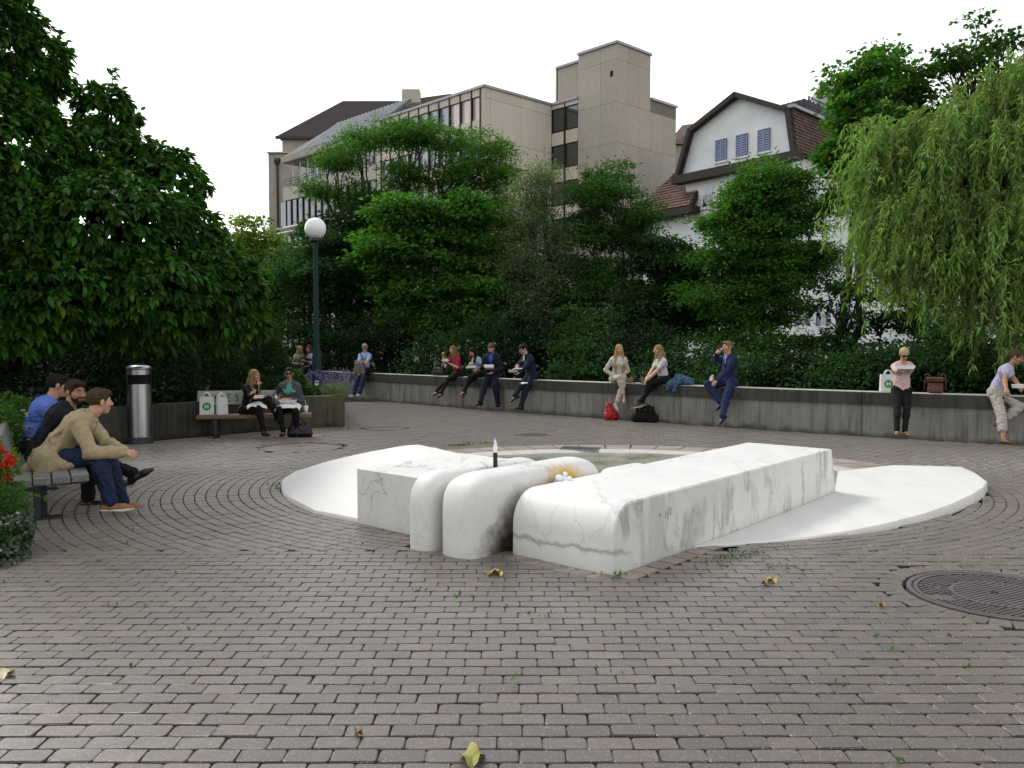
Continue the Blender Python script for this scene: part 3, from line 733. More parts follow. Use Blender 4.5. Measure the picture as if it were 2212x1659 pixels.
fpart(b.obj('drain_grate', M_STEEL, ftn))
b = MB(); b.tube([w3(.335, 1.475, .40), w3(.335, 1.475, .745)], .019, 12); fpart(b.obj('nozzle', pmat('bronze_pipe', (.035, .03, .025), None, 9, .4, 0, 9, .6), ftn))
M_JET = pmat('white_water', (.82, .84, .86), (.74, .77, .8), 20, .25, .6, 60)
S = Sdf(); j = np.array(w3(.335, 1.475, .745))
for i in range(5): S.cone(j+np.array((rng.normal(0, .004), 0, i*.022)), j+np.array((rng.normal(0, .005), 0, i*.022+.03)), .016-.002*i, .014-.002*i, .01)
V, F = S.mesh(.005); fpart(obj('water_jet', fast_mesh('water_jet', V, F, True), M_JET, ftn))
S = Sdf(); j = np.array(w3(.70, 1.035, .50))
for i in range(26): q = j+rng.normal(0, 1, 3)*np.array((.034, .03, .026)); S.ell(q, (rng.uniform(.018, .034),)*3, k=.012)
V, F = S.mesh(.006); fpart(obj('water_foam', fast_mesh('water_foam', V, F, True), M_JET, ftn))
# faint pencil scribble on the block's side face and a mark on the slab
M_SCRIB = pmat('scribble', (.33, .33, .30), None, 9, .8)
def strokes(b, lines, O, X, Y, w, th=.002):
    """flat pen strokes: polylines in the plane O + x X + y Y"""
    Nn = np.cross(X, Y)
    for ln in lines:
        for (x0, y0), (x1, y1) in zip(ln[:-1], ln[1:]):
            b.bar(O+x0*X+y0*Y+Nn*th, O+x1*X+y1*Y+Nn*th, w, .0015, Nn)
b = MB(); O = np.array(w3(.62, -.002, .30)); X = np.array((BA[0], BA[1], 0)); Y = np.array((0, 0, 1.))
strokes(b, [[(.0, .05), (.02, .06), (.02, .03)], [(.10, .07), (.1, .03), (.09, .01)], [(.13, .09), (.13, .02), (.12, .0)], [(.155, .08), (.17, .085), (.18, .07), (.165, .045), (.175, .03), (.20, .035)]], O, X, Y, .005); fpart(b.obj('scribble', M_SCRIB, ftn))
# ============================================================ long low wall
wall = thing('long_wall', 'long low weathered concrete wall with dark coping along the back of the plaza', 'wall', (0, 21.3, 0))
pts = []
for a, b_ in zip(WBn[:-1], WBn[1:]): pts += [a+(b_-a)*i/20 for i in range(20)]
pts = np.array(pts+[WBn[-1]]); cum = np.r_[0, np.cumsum(np.linalg.norm(np.diff(pts, axis=0), axis=1))]
def along(d): return np.array([np.interp(d, cum, pts[:, 0]), np.interp(d, cum, pts[:, 1])])
WZ = .82; WSEG = 2.7
nseg = int(cum[-1]/WSEG)
for i in range(nseg):
    d0, d1 = i*WSEG+.006, (i+1)*WSEG-.006
    dd = np.linspace(d0, d1, 5); A = np.array([along(d) for d in dd])
    T = np.gradient(A, axis=0); T /= np.linalg.norm(T, axis=1)[:, None]; Nn = np.c_[T[:, 1], -T[:, 0]]    # toward plaza
    if Nn[0]@(np.array((0, 5))-A[0]) < 0: Nn = -Nn
    rel(wall, MB().prism(np.r_[A, (A-Nn*.34)[::-1]] if np.cross(T[0], -Nn[0]) > 0 else np.r_[A, (A-Nn*.34)[::-1]][::-1], -3.7, WZ-.225).obj('wall_panel', M_WALL, wall))
    q = np.r_[A+Nn*.055, (A-Nn*.40)[::-1]]
    if np.cross(T[0], -Nn[0]) < 0: q = q[::-1]
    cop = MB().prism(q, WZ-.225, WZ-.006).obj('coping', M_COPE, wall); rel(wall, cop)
    q2 = np.r_[A+Nn*.045, (A-Nn*.39)[::-1]]
    if np.cross(T[0], -Nn[0]) < 0: q2 = q2[::-1]
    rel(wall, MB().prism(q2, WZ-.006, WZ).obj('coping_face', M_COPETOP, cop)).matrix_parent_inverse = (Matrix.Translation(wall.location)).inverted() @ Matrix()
    cop.children[0].matrix_parent_inverse = Matrix()
# ============================================================ planter with retaining wall
PWL = [(-4.75, 22.6), (-3.43, 17.43), (-4.40, 17.0), (-6.25, 14.85), (-7.7, 12.2), (-9.5, 9.5)]
PZ = .64
pw = thing('planter_wall', 'low mossy concrete retaining wall of the planting bed beside the benches', 'planter wall', (-5, 15.8, 0))
for i, (a, c) in enumerate(zip(PWL[:-1], PWL[1:])):
    a = np.array(a); c = np.array(c); T = unit(c-a); nn = np.array((T[1], -T[0]))
    if nn@(np.array((0, 10.))-a) > 0: nn = -nn
    if i == 0: nn = -np.array((T[1], -T[0])) if np.array((T[1], -T[0]))[0] > 0 else np.array((T[1], -T[0]))
    th = .22
    q = np.array([a+T*.004, c-T*.004, c-T*.004+nn*th, a+T*.004+nn*th])
    ar = np.cross(q[1]-q[0], q[2]-q[1]); q = q if ar > 0 else q[::-1]
    b = MB(); b.prism(q, -.1, PZ); rel(pw, b.obj('wall_panel', M_PLANTER if i < 2 else M_PLANTERSHADE, pw))
soilp = [(-4.85, 22.4), (-3.6, 17.55), (-4.5, 17.1), (-6.4, 14.95), (-7.85, 12.3), (-9.6, 9.6), (-30, 9.6), (-30, 45), (-16.9, 37), (-11, 29.5), (-7.5, 25)]
soil = obj('soil', fast_mesh('soil', [(x, y, PZ-.07) for x, y in soilp], [list(range(len(soilp)))[::-1]]), M_SOIL, kind='structure')
# bed at the far left, beside the bench
soil2 = MB().prism([(-9.5, 5.0), (-4.0, 5.0), (-4.35, 6.6), (-5.15, 8.2), (-6.4, 10.6), (-9.5, 10.6)], -.1, .06); soil2.obj('soil', M_SOIL, kind='structure')
# ============================================================ street lamp
lp = AT(685, 850, 18.4)[:2]
lamp = thing('street_lamp', 'dark green lamp post with a white globe, standing in the planter', 'street lamp', (lp[0], lp[1], PZ-.08))
zt = AT(681, 520, 18.4)[2]-(PZ-.08); gr = .228
b = MB(); b.lathe([(.100, 0), (.100, .83), (.095, .88), (.066, 1.08), (.062, 1.12), (.050, zt), (.03, zt)], n=20); b.obj('post', M_GREENPAINT, lamp, True)
bpy.data.meshes[lamp.children[0].data.name].set_sharp_from_angle(angle=R_(40))
MB().lathe([(.09, zt-.03), (.12, zt), (.12, zt+.05), (.02, zt+.05)], n=20).obj('collar', M_DARKSTEEL, lamp)
b = MB(); pr = [(gr*math.sin(a), zt+.05+gr*.93-gr*math.cos(a)) for a in np.linspace(.38, math.pi-.03, 22)]; b.lathe(pr, n=32); b.obj('globe', M_OPAL, lamp, True)
st = MB().box((.02, -.104, .30), (.085, .006, .11)).obj('sticker', M_WHITE, lamp); MB().box((.02, -.108, .315), (.045, .004, .035)).obj('emblem', pmat('blue_print', (.04, .12, .4), None, 5, .6), st)
b = MB(); S = Sdf(); S.ell((.13, -.22, .06), (.14, .12, .16)); V, F = S.mesh(.02); tag(obj('boulder', fast_mesh('boulder', V, F, True), pmat('boulder', (.33, .31, .25), (.22, .21, .16), 5, .9, .5, 30), None, (lp[0], lp[1], PZ-.08)), 'pale rounded stone at the foot of the lamp post', 'stone')
# ============================================================ bin
bc = G(291, 960)[:2]; br = .20
binn = thing('litter_bin', 'tall brushed steel cylindrical litter bin beside the left bench', 'litter bin', (bc[0], bc[1]+br, 0), R_(28))
n = 40
b = MB(); a = np.arange(n)*2*math.pi/n; slit = lambda q: abs(((q+math.pi/2+math.pi) % (2*math.pi))-math.pi) < 1.05
rings = [.115, 1.015, 1.175, 1.26]
V = np.concatenate([np.c_[np.cos(a)*br, np.sin(a)*br, np.full(n, z)] for z in rings]); F = []
for l in range(3):
    for i in range(n):
        if l == 1 and slit(a[i]+math.pi/n): continue
        F.append((l*n+i, l*n+(i+1) % n, (l+1)*n+(i+1) % n, (l+1)*n+i))
o = obj('body', fast_mesh('bin_body', V, F, True), M_STEEL, binn)
MB().lathe([(br, 1.26), (br+.004, 1.262), (br, 1.30), (br-.03, 1.325), (br-.1, 1.335), (.01, 1.338)], n=n).obj('lid', M_STEEL, binn, True)
MB().lathe([(br+.02, 0), (br+.02, .10), (br+.004, .115), (br-.02, .115)], n=n).obj('base_ring', pmat('bin_base', (.06, .065, .075), None, 8, .5, .1, 60, .3), binn)
MB().lathe([(br-.02, .12), (br-.02, 1.25), (.01, 1.25)], n=n).obj('liner', M_BLACK, binn)
# ============================================================ benches
def bench(name_label, NB, L, P, length, wood, cat='bench', back=True, zs=.45, planks=3, graffiti=None, bl=None):
    t = thing('park_bench', name_label, cat, (NB[0], NB[1], 0), 0, 'park benches')
    L = unit(np.array((L[0], L[1], 0.))); P = unit(np.array((P[0], P[1], 0.))); Z = np.array((0, 0, 1.)); ax = (L, P, Z)
    W_ = .145
    for i in range(planks):
        c = L*length/2+P*(.06+i*(W_+.012))+Z*(zs-.035+.006*i)
        MB().box(c, (length, W_, .07), ax, .008).obj('seat_plank', wood, t)
    if back:
        tilt = R_(14); Bz = unit(Z*math.cos(tilt)-P*math.sin(tilt)); Bp = np.cross(Bz, L); bl0, bl1 = bl or (0, length)
        bk = MB().box(L*(bl0+bl1)/2+P*(-.085)+Z*(zs+.29), (bl1-bl0, .06, .26), (L, Bp, Bz), .008).obj('backrest_plank', bl and M_WOODPALE or wood, t)
        if graffiti:
            b = MB(); Nn = np.cross(L, Bz); face = P if True else P
            Bn = Bp if Bp@P > 0 else -Bp; O = L*.08+P*(-.085)+Z*(zs+.29)+Bn*.0325-Bz*.07
            strokes(b, graffiti, O, L, Bz, .018, .0)
            b.obj('graffiti', pmat('graffiti_paint', (.05, .05, .06), None, 5, .7), bk)
    for s in (.16*length, .84*length):
        b = MB()
        b.bar(L*s+P*.02+Z*(zs-.10), L*s+P*(.02+planks*(W_+.012)-.05)+Z*(zs-.10), .06, .055)
        b.bar(L*s+P*.20+Z*0, L*s+P*.20+Z*(zs-.11), .07, .12)
        b.box(L*s+P*.22+Z*.012, (.09, .34, .024), ax)
        if back: b.tube([L*s+P*.06+Z*(zs-.1), L*s-P*.10+Z*(zs-.1), L*s-P*.20+Z*(zs-.02), L*s-P*.19+Z*(zs+.12), L*s-P*.145+Z*(zs+.30)], .026, 8)
        b.obj('leg', M_DARKSTEEL, t)
    return t
M_WOODPALE = pmat('pale_wood', (.42, .40, .37), (.30, .285, .265), 5, .8, .4, 45, stretch=(.8, 9, 9))
LB0 = np.array((-4.50, 7.66)); LBL = unit((-.49, .87)); LBP = unit((.87, .49))
bench('dark weathered bench on the left with three men sitting on it', LB0, LBL, LBP, 2.8, M_WOODGREY, planks=4)
B20 = np.array((-5.72, 15.55)); B2L = unit((1.93, .42)); B2P = unit((.42, -1.93))
def lt(ch, x, s=.14):
    g = {'J': [[(.0, .9), (.5, .95), (.42, .3), (.2, .05), (0, .25)]], 'M': [[(0, 0), (.05, .7), (.3, .35), (.55, .75), (.6, 0)]], 'E': [[(.6, .95), (.05, .9), (0, .05), (.55, 0)], [(0, .5), (.45, .52)]],
         'S': [[(.6, .85), (.3, 1), (.05, .8), (.5, .4), (.45, .1), (.05, .02)]], 'A': [[(0, 0), (.3, 1), (.6, 0)], [(.1, .4), (.5, .42)]], 'C': [[(.55, .9), (.15, .8), (.02, .4), (.2, .05), (.6, .12)]], '2': [[(.05, .8), (.35, 1), (.55, .75), (.05, .05), (.6, 0)]], 'P': [[(.05, 0), (.08, 1), (.5, .9), (.5, .55), (.08, .5)]], 'N': [[(0, 0), (.05, 1), (.5, .05), (.55, 1)]], '-': [[(.05, .5), (.5, .45)]]}[ch]
    return [[(x+a*s*.8, b*s) for a, b in l] for l in g]
gf = []
for i, ch in enumerate('JM-ESC'): gf += lt(ch, i*.135)
for i, ch in enumerate('2PN'): gf += lt(ch, 1.22+i*.14)
bench('brown bench with pale scribbled backrest where two women sit and eat', B20, B2L, B2P, 2.0, M_WOODBROWN, zs=.41, graffiti=gf, bl=(-.04, 1.75))
# ============================================================ buildings across the water (surveyed at 1/KS of their distance, then set back)
KS = 1.4
CAMP = np.array((0, 0, HC))
def far(V): V = np.asarray(V, float).reshape(-1, 3); return CAMP+KS*(V-CAMP)
class FB(MB):
    def out(s, name, mats, parent=None, kind=None, label=None, smooth=False):
        s.V = [far(np.concatenate(s.V))]; o = s.obj(name, mats, parent, smooth, kind=kind, label=label)
        return rel(parent, o) if parent is not None and parent.type == 'EMPTY' else o
def far_thing(name, label, cat, p, group=None):
    q = far((p[0], p[1], -2.2))[0]; q[2] = -3.6; return thing(name, label, cat, q, 0, group)
M_CONC = pmat('facade_concrete', (.60, .535, .455), (.555, .495, .42), .9, .85, .25, 30, rnd=.08, stretch=(2.2, 2.2, .3), detail=7)
M_AGG = pmat('exposed_aggregate', (.42, .38, .325), (.355, .32, .272), 3.2, .9, .6, 25, rnd=.06, detail=10, stretch=(2, 2, .7))
M_JOINT = pmat('facade_joint', (.06, .052, .045), None, 5, .9)
M_MULL = pmat('bronze_mullion', (.045, .033, .028), None, 5, .5, 0, 9, .3)
M_PANE = glassmat('dark_glass', (.018, .022, .026), .06)
M_PANE2 = glassmat('blind_glass', (.36, .30, .275), .12)
M_PANE3 = glassmat('sky_glass', (.16, .175, .23), .05)
M_FLASH = pmat('roof_flashing', (.36, .375, .41), (.28, .295, .33), 6, .5, .1, 30, .2)
M_ZINC = pmat('zinc_roof', (.15, .17, .175), (.10, .118, .122), 3, .8, .15, 20, spec=.1)
M_SLATE = pmat('dark_roof', (.030, .022, .023), (.048, .040, .040), 6, .9, .6, 18, spec=.08)
M_RENDER = pmat('old_render', (.40, .365, .32), (.32, .29, .255), .9, .9, .3, 25)
M_RENDERL = pmat('pale_render', (.46, .43, .38), (.40, .375, .33), 1.5, .85, .2, 25)
M_WHITEWALL = pmat('white_plaster', (.75, .77, .79), (.60, .63, .645), .8, .88, .25, 30)
M_TILE = pmat('clay_tile', (.15, .085, .062), (.085, .052, .042), 3, .85, .4, 25, rnd=.28)
M_FASCIA = pmat('dark_brown_wood', (.028, .017, .015), (.018, .012, .010), 4, .7)
M_BLUESH = pmat('blue_shutter', (.20, .245, .40), (.17, .21, .34), 6, .6)
M_FRAMEW = pmat('white_frame', (.68, .68, .66), (.6, .6, .58), 6, .6)
M_RAIL = pmat('dark_railing', (.05, .05, .055), None, 6, .5, 0, 9, .4)
def cell(parent, org, du, out, u0, u1, z0, z1, mat, name, th=.10, proud=0.0, gap=.012):
    a = org+du*(u0+gap); b = org+du*(u1-gap)
    q = [(*(a+out*proud), z0+gap), (*(b+out*proud), z0+gap), (*(b+out*proud), z1-gap), (*(a+out*proud), z1-gap)]
    n3 = np.cross(np.array(q[1])-np.array(q[0]), np.array(q[3])-np.array(q[0]))
    if n3[:2]@out < 0: q = q[::-1]
    return FB().slab(q, th).out(name, mat, parent)
OB = np.array((-1.44, 45.0)); E1 = unit((.72, .694)); E2 = unit((-.694, .72))
def ob(a, b): return OB+E1*a+E2*b
office = far_thing('office_building', 'beige concrete office building with bands of windows and a tall blank stair tower', 'building', (3, 48))
def corebox(b, a0, a1, b0, b1, z0, z1):
    q = np.array([ob(a0, b0), ob(a1, b0), ob(a1, b1), ob(a0, b1)]); b.prism(q, z0, z1)
b = FB(); corebox(b, .11, 9.9, .11, 9.7, -4, 15.15); corebox(b, 5.21, 10.2, -4.58, .1, -4, 15.1); corebox(b, 5.21, 7.9, -4.58, -2.0, 15.1, 17.4); corebox(b, 5.6, 8, -1.97, -.1, 15.1, 17.35)
b.out('core', M_JOINT, office)
FL = 2.04
rowsz = [15.2, 14.69, 13.53]
z = 13.53
while z > -3.5: rowsz += [z-.88, z-.88-1.16]; z -= FL
edges = [.30]+list(np.linspace(1.0, 9.2, 10))+[9.7]
rgb = np.random.default_rng(3)
for r in range(len(rowsz)-1):
    z1, z0 = rowsz[r], rowsz[r+1]; win = r % 2 == 1
    if z0 < -1: break
    for i in range(len(edges)-1):
        if win and i < len(edges)-2:
            mp = M_PANE2 if (i < 3 and r < 2) else (M_PANE3 if r < 4 else M_PANE)
            cell(office, ob(0, 0), E2, -E1, edges[i]+.08, edges[i+1], z0, z1, mp, 'window_pane', .05, -.10)
            cell(office, ob(0, 0), E2, -E1, edges[i], edges[i]+.085, z0, z1, M_MULL, 'window_jamb', .12, -.01)
        else: cell(office, ob(0, 0), E2, -E1, edges[i], edges[i+1], z0, z1, M_CONC, 'panel', .12, 0.0, .02)
for e in edges[:-1]: FB().slab([(*ob(-.06, e+.03), -2), (*ob(-.06, e-.03), -2), (*ob(-.06, e-.03), 15.2), (*ob(-.06, e+.03), 15.2)], .06).out('mullion', M_MULL, office)
zf = [15.2, 14.55]+list(np.arange(12.45, -3, -FL))
cell(office, ob(0, 0), E2, -E1, 0, .30, -4, 15.2, M_CONC, 'corner_panel')
for i, (z1, z0) in enumerate(zip(zf[:-1], zf[1:])):
    for u0, u1 in ((.0, .45), (.45, 2.7), (2.7, 5.09)): cell(office, ob(0, 0), E1, -E2, u0, u1, z0, z1, M_CONC, 'panel', .1, 0, .008)
z = 14.85
cell(office, ob(5.1, 0), -E2, -E1, 0, .95, z, 15.2, M_CONC, 'panel'); cell(office, ob(5.1, 0), -E2, -E1, 1.0, 1.95, z, 15.2, M_CONC, 'panel')
while z > -3:
    for u0, u1 in ((.0, .93), (1.05, 1.97)):
        cell(office, ob(5.1, 0), -E2, -E1, u0, u1, z-1.3, z, M_MULL, 'window_frame', .1, -.06)
        cell(office, ob(5.1, 0), -E2, -E1, u0+.10, u1-.04, z-1.24, z-.06, M_PANE, 'window_pane', .05, -.04)
        cell(office, ob(5.1, 0), -E2, -E1, u0, u1, z-FL, z-1.3, M_CONC, 'panel', .1, 0, .02)
    z -= FL
cell(office, ob(5.1, 0), -E2, -E1, .95, 1.03, -3, 15.2, M_MULL, 'mullion', .08, .04)
zt_ = [17.5, 16.6, 14.4, 12.3, 10.2, 8.1, 6, 3.9, 1.8, -.3, -3]
for z1, z0 in zip(zt_[:-1], zt_[1:]):
    for u0, u1 in ((1.98, 3.55), (3.55, 4.69)): cell(office, ob(5.1, 0), -E2, -E1, u0, u1, z0, z1, M_AGG, 'panel', .1, 0, .006)
    for u0, u1 in ((5.1, 6.0), (6.0, 6.95), (6.95, 7.97), (7.97, 9.1), (9.1, 10.35)):
        zz = z1
        if u0 > 7.9:
            if z0 > 14.5: continue
            zz = min(z1, 15.15) if z1 > 14.5 else z1
        cell(office, ob(0, -4.69), E1, -E2, u0, u1, z0, zz, M_AGG, 'panel', .1, 0, .006)
for z1, z0 in ((15.15, 14.4),):
    for u0, u1 in ((7.97, 9.1), (9.1, 10.35)): cell(office, ob(0, -4.69), E1, -E2, u0, u1, z0, z1, M_AGG, 'panel', .1, 0, .006)
for u0, u1 in ((0.1, 1.0), (1.0, 1.9)): cell(office, ob(5.5, 0), -E2, -E1, u0, u1, 15.0, 17.3, M_AGG, 'panel', .1, 0, .006)
cell(office, ob(0, -.0), E1, -E2, 5.5, 8, 15.0, 17.3, M_AGG, 'panel', .1)
cell(office, ob(0, -4.69), E1, -E2, 10.35, 10.36, -4, 15.1, M_AGG, 'panel', .1, 0, 0)
FB().slab([(*ob(5.095, -4.22), 15.75), (*ob(5.095, -4.42), 15.75), (*ob(5.095, -4.42), 16.05), (*ob(5.095, -4.22), 16.05)], .02).out('vent', M_BLACK, office)
def flashing(pts, zb, h=.13, w=.14):
    for p, q in zip(pts[:-1], pts[1:]):
        FB().bar((*p, zb-h/2+.02), (*q, zb-h/2+.02), w, h).out('flashing', M_FLASH, office)
flashing([ob(-.02, 9.7), ob(-.02, -.02), ob(5.06, -.02)], 15.2); flashing([ob(5.06, 0), ob(5.06, -1.98)], 15.2)
flashing([ob(5.06, -1.98), ob(5.06, -4.71), ob(8.0, -4.71)], 17.5); flashing([ob(8.0, -4.71), ob(10.4, -4.71)], 15.15); flashing([ob(5.46, 0), ob(5.46, -1.95)], 17.3)
# stepped roof light on the main roof
FB().slab([(*ob(3.2, .25), 15.35), (*ob(4.9, .25), 15.35), (*ob(4.9, 2.2), 15.75), (*ob(3.2, 2.2), 15.75)], .1).out('roof_light', M_FLASH, office)
# ---- older wing further left: zinc roof, balcony, dark glass
wing = far_thing('glazed_wing', 'older grey wing with zinc roof, white balcony band and dark glass front', 'building', (-9, 55))
b = FB(); corebox(b, .9, 9, 9.75, 20.6, -4, 14.4); b.out('wall', M_RENDER, wing)
FB().slab([(*ob(-.35, 20.4), 14.62), (*ob(-.35, 9.72), 14.62), (*ob(2.6, 9.72), 17.0), (*ob(2.6, 17.9), 17.0)], .16).out('roof', M_ZINC, wing)
b = FB()
for e in np.arange(9.9, 18.0, .42): b.bar((*ob(-.35, e+.15), 14.66), (*ob(2.6, e), 17.04), .045, .07)
b.out('roof_seam', M_FLASH, wing, kind='stuff')
FB().slab([(*ob(-.4, 20.5), 14.25), (*ob(-.4, 9.72), 14.25), (*ob(-.4, 9.72), 14.60), (*ob(-.4, 20.5), 14.60)], .3).out('eave', M_RENDER, wing)
FB().slab([(*ob(-.38, 20.5), 14.24), (*ob(1.2, 20.5), 14.24), (*ob(1.2, 9.72), 14.24), (*ob(-.38, 9.72), 14.24)][::-1], .04).out('soffit', M_RENDERL, wing)
FB().slab([(*ob(-.05, 20.9), 11.7), (*ob(-.05, 9.72), 11.7), (*ob(-.05, 9.72), 12.6), (*ob(-.05, 20.9), 12.6)], .9).out('balcony_band', M_RENDERL, wing)
for e in np.arange(10.3, 20.2, .95):
    FB().bar((*ob(.15, e), 12.6), (*ob(.15, e), 14.24), .09, .09).out('post', M_FRAMEW, wing)
    cell(wing, ob(.9, 0), E2, -E1, e-.42, e+.42, 12.7, 14.1, M_PANE3 if int(e*7) % 3 else M_PANE, 'window_pane', .05, .03)
for zz in (12.78, 12.95, 13.12): FB().bar((*ob(-.04, 20.8), zz), (*ob(-.04, 9.8), zz), .03, .03).out('rail', M_RAIL, wing)
for e in np.arange(10, 20.9, 1.1): FB().bar((*ob(-.04, e), 12.6), (*ob(-.04, e), 13.13), .035, .035).out('rail_post', M_RAIL, wing)
M_BLUEGL = glassmat('blue_glass', (.012, .018, .035), .07)
for z0, z1 in ((9.95, 11.68), (7.2, 9.35), (4.2, 7.1), (1.0, 4.1)):
    for e in np.arange(9.75, 20.7, .78): cell(wing, ob(0, 0), E2, -E1, e, e+.76, z0, z1, M_BLUEGL, 'window_pane', .05, -.04, .03)
for e in np.arange(9.75, 20.8, .78): FB().bar((*ob(-.02, e), 0), (*ob(-.02, e), 11.7), .06, .06).out('mullion', M_FRAMEW if e > 20 else M_RAIL, wing)
for zz in (9.72, 9.40): FB().tube([(*ob(-.5, 9.8), zz), (*ob(-.5, 20.9), zz), (*ob(.1, 21.3), zz)], .07, 6).out('pipe_rail', M_FRAMEW, wing)
# ---- old building with dark hipped roof
old = far_thing('hipped_roof_house', 'old grey house with steep dark hipped roof rising behind the zinc roof', 'building', (-14, 66))
xL, xR, yF, yB, ze = -17.6, -2.5, 66.0, 80.0, 17.55
b = FB(); b.prism([(xL, yF), (xR, yF), (xR, yB), (xL, yB)], -4, ze); b.prism([(-18.45, yF-.8), (-16.2, yF-.8), (-16.2, yF+5), (-18.45, yF+5)], -4, 16.15); b.out('wall', M_RENDER, old)
e_ = .35; rp = [(xL-e_, yF-e_, ze), (xR, yF-e_, ze), (xR, yB, ze), (xL-e_, yB, ze), (-14.0, 71.5, 21.85), (xR, 71.5, 21.85)]
b = FB(); b.add(rp, [(0, 1, 5, 4), (0, 4, 3), (2, 3, 4, 5), (1, 2, 5), (0, 3, 2, 1)]); b.out('roof', M_SLATE, old)
FB().bar((xL-.4, yF-.35, ze-.1), (xR, yF-.35, ze-.1), .25, .2).out('gutter', M_RAIL, old)
FB().bar((-18.5, yF-.85, 16.2), (-16.2, yF-.85, 16.2), .3, .12).out('cornice', M_RENDERL, old)
FB().tube([(-17.75, yF-.9, 15.4), (-17.75, yF-.9, -2)], .09, 6).out('downpipe', M_RAIL, old); FB().lathe([(.1, 0), (.24, .35), (.24, .55)], (-17.75, yF-.9, 15.2), 8).out('hopper', M_RAIL, old)
FB().slab([(*AT(548, 297, 67)[:2], 19.2), (*AT(590, 297, 67)[:2], 19.2), (*AT(590, 290, 67)[:2], 20.0), (*AT(548, 290, 67)[:2], 20.0)], .3) if False else None
chim = far_thing('chimney_roof', 'brown ridge roof with low chimney stack showing over the concrete parapet', 'building', (-6, 60))
c0 = AT(872, 222, 60); c1 = AT(975, 202, 60)
b = FB(); b.slab([(c0[0], 60, 14), (c1[0]+1, 60, 14), (c1[0], 60, c1[2]), (c0[0]+1.2, 60, c0[2]+.35)], 2.5); b.out('roof', pmat('brown_roof', (.16, .12, .09), (.10, .08, .06), 4, .85, .4, 25), chim)
FB().box((c0[0]+.6, 59.5, c0[2]+.2), (1.2, 1.0, .9)).out('chimney', M_RENDERL, chim)
# ---- white house with gambrel gable
HO = np.array((11.6, 35.26)); H2 = unit((-.59, .807)); H1 = unit((.70, .714))
def hp(a, b): return HO+H1*a+H2*b
house = far_thing('white_house', 'white house with broad gambrel gable, blue shutters and red tiled roof', 'building', (12, 38))
gab = [(0.0, 9.6), (.32, 11.42), (3.12, 12.72), (5.81, 11.65), (6.6, 9.6)]
def face(pts, th, name, mat, parent=None, outn=None):
    q = [np.array((*hp(a, b_), z)) for a, b_, z in pts]
    n = np.cross(q[1]-q[0], q[2]-q[0])
    outn = outn if outn is not None else np.array((*(-H1), 0.0))
    if n@outn < 0: q = q[::-1]
    return FB().slab(q, th).out(name, mat, parent or house)
face([(.25, b_, z) for b_, z in ((.15, 9.6), (.42, 11.3), (3.12, 12.52), (5.7, 11.5), (6.45, 9.6))], .3, 'gable_wall', M_WHITEWALL)
for (b0, z0), (b1, z1) in zip(gab[:-1], gab[1:]):
    d = unit((b1-b0, z1-z0)); nn = np.array((d[1], -d[0])); nn = nn if nn@(np.array((3.1, 10.5))-np.array((b0, z0))) > 0 else -nn
    face([(-.12, b0, z0), (-.12, b1, z1), (-.12, b1+nn[0]*.2, z1+nn[1]*.2), (-.12, b0+nn[0]*.2, z0+nn[1]*.2)], .30, 'verge_board', M_FASCIA)
face([(-.15, -.1, 9.25), (-.15, 6.75, 9.25), (-.15, 6.75, 9.62), (-.15, -.1, 9.62)], .5, 'pent_board', M_FASCIA)
q = [hp(.36, .3), hp(11, .3), hp(11, 6.2), hp(.36, 6.2)]; b = FB(); b.prism(np.array(q) if np.cross(q[1]-q[0], q[2]-q[1]) > 0 else np.array(q)[::-1], -4, 10.2); b.out('wall', M_WHITEWALL, house)
def tiles(parent, p00, p10, p01, p11, nr, nc, mat, name='roof_tiles', lift=.03):
    """rows of lapped tiles on a sloping quad: p00-p10 eave, p01-p11 ridge"""
    p00, p10, p01, p11 = [np.asarray(p, float) for p in (p00, p10, p01, p11)]
    n = unit(np.cross(p10-p00, p01-p00)); n = n if n[2] > 0 else -n
    V = []; F = []; k = 0
    for r in range(nr):
        for c in range(nc):
            def P(u, v): return (p00*(1-u)+p10*u)*(1-v)+(p01*(1-u)+p11*u)*v
            u0, u1 = (c+.04+.5*(r % 2))/nc, (c+.96+.5*(r % 2))/nc; u0, u1 = min(u0, 1), min(u1, 1)
            if u1-u0 < .002: continue
            v0, v1 = r/nr, min((r+1.15)/nr, 1.0); j = rng.normal(0, .008)
            q = [P(u0, v0)+n*(.055+j), P(u1, v0)+n*(.055+j), P(u1, v1)+n*.012, P(u0, v1)+n*.012, P(u0, v0), P(u1, v0)]
            V += q; F += [(k, k+1, k+2, k+3), (k+4, k+5, k+1, k)]; k += 6
    b = FB(); b.add(V, F); return b.out(name, mat, parent, kind='stuff')
roof = face([(0, 0, 9.6), (10, 0, 9.6), (10, .32, 11.42), (0, .32, 11.42)], .2, 'roof', M_FASCIA, outn=np.array((*(-H2), .3)))
face([(0, .32, 11.42), (10, .32, 11.42), (10, 3.12, 12.72), (0, 3.12, 12.72)], .2, 'roof', M_TILE, outn=np.array((0, 0, 1.)))
face([(0, 6.6, 9.6), (10, 6.6, 9.6), (10, 5.81, 11.65), (0, 5.81, 11.65)], .2, 'roof', M_TILE, outn=np.array((*H2, .3)))
face([(0, 5.81, 11.65), (10, 5.81, 11.65), (10, 3.12, 12.72), (0, 3.12, 12.72)], .2, 'roof', M_TILE, outn=np.array((0, 0, 1.)))
tiles(house, (*hp(0, -.02), 9.6), (*hp(9.5, -.02), 9.6), (*hp(0, .30), 11.42), (*hp(9.5, .30), 11.42), 13, 46, M_TILE)
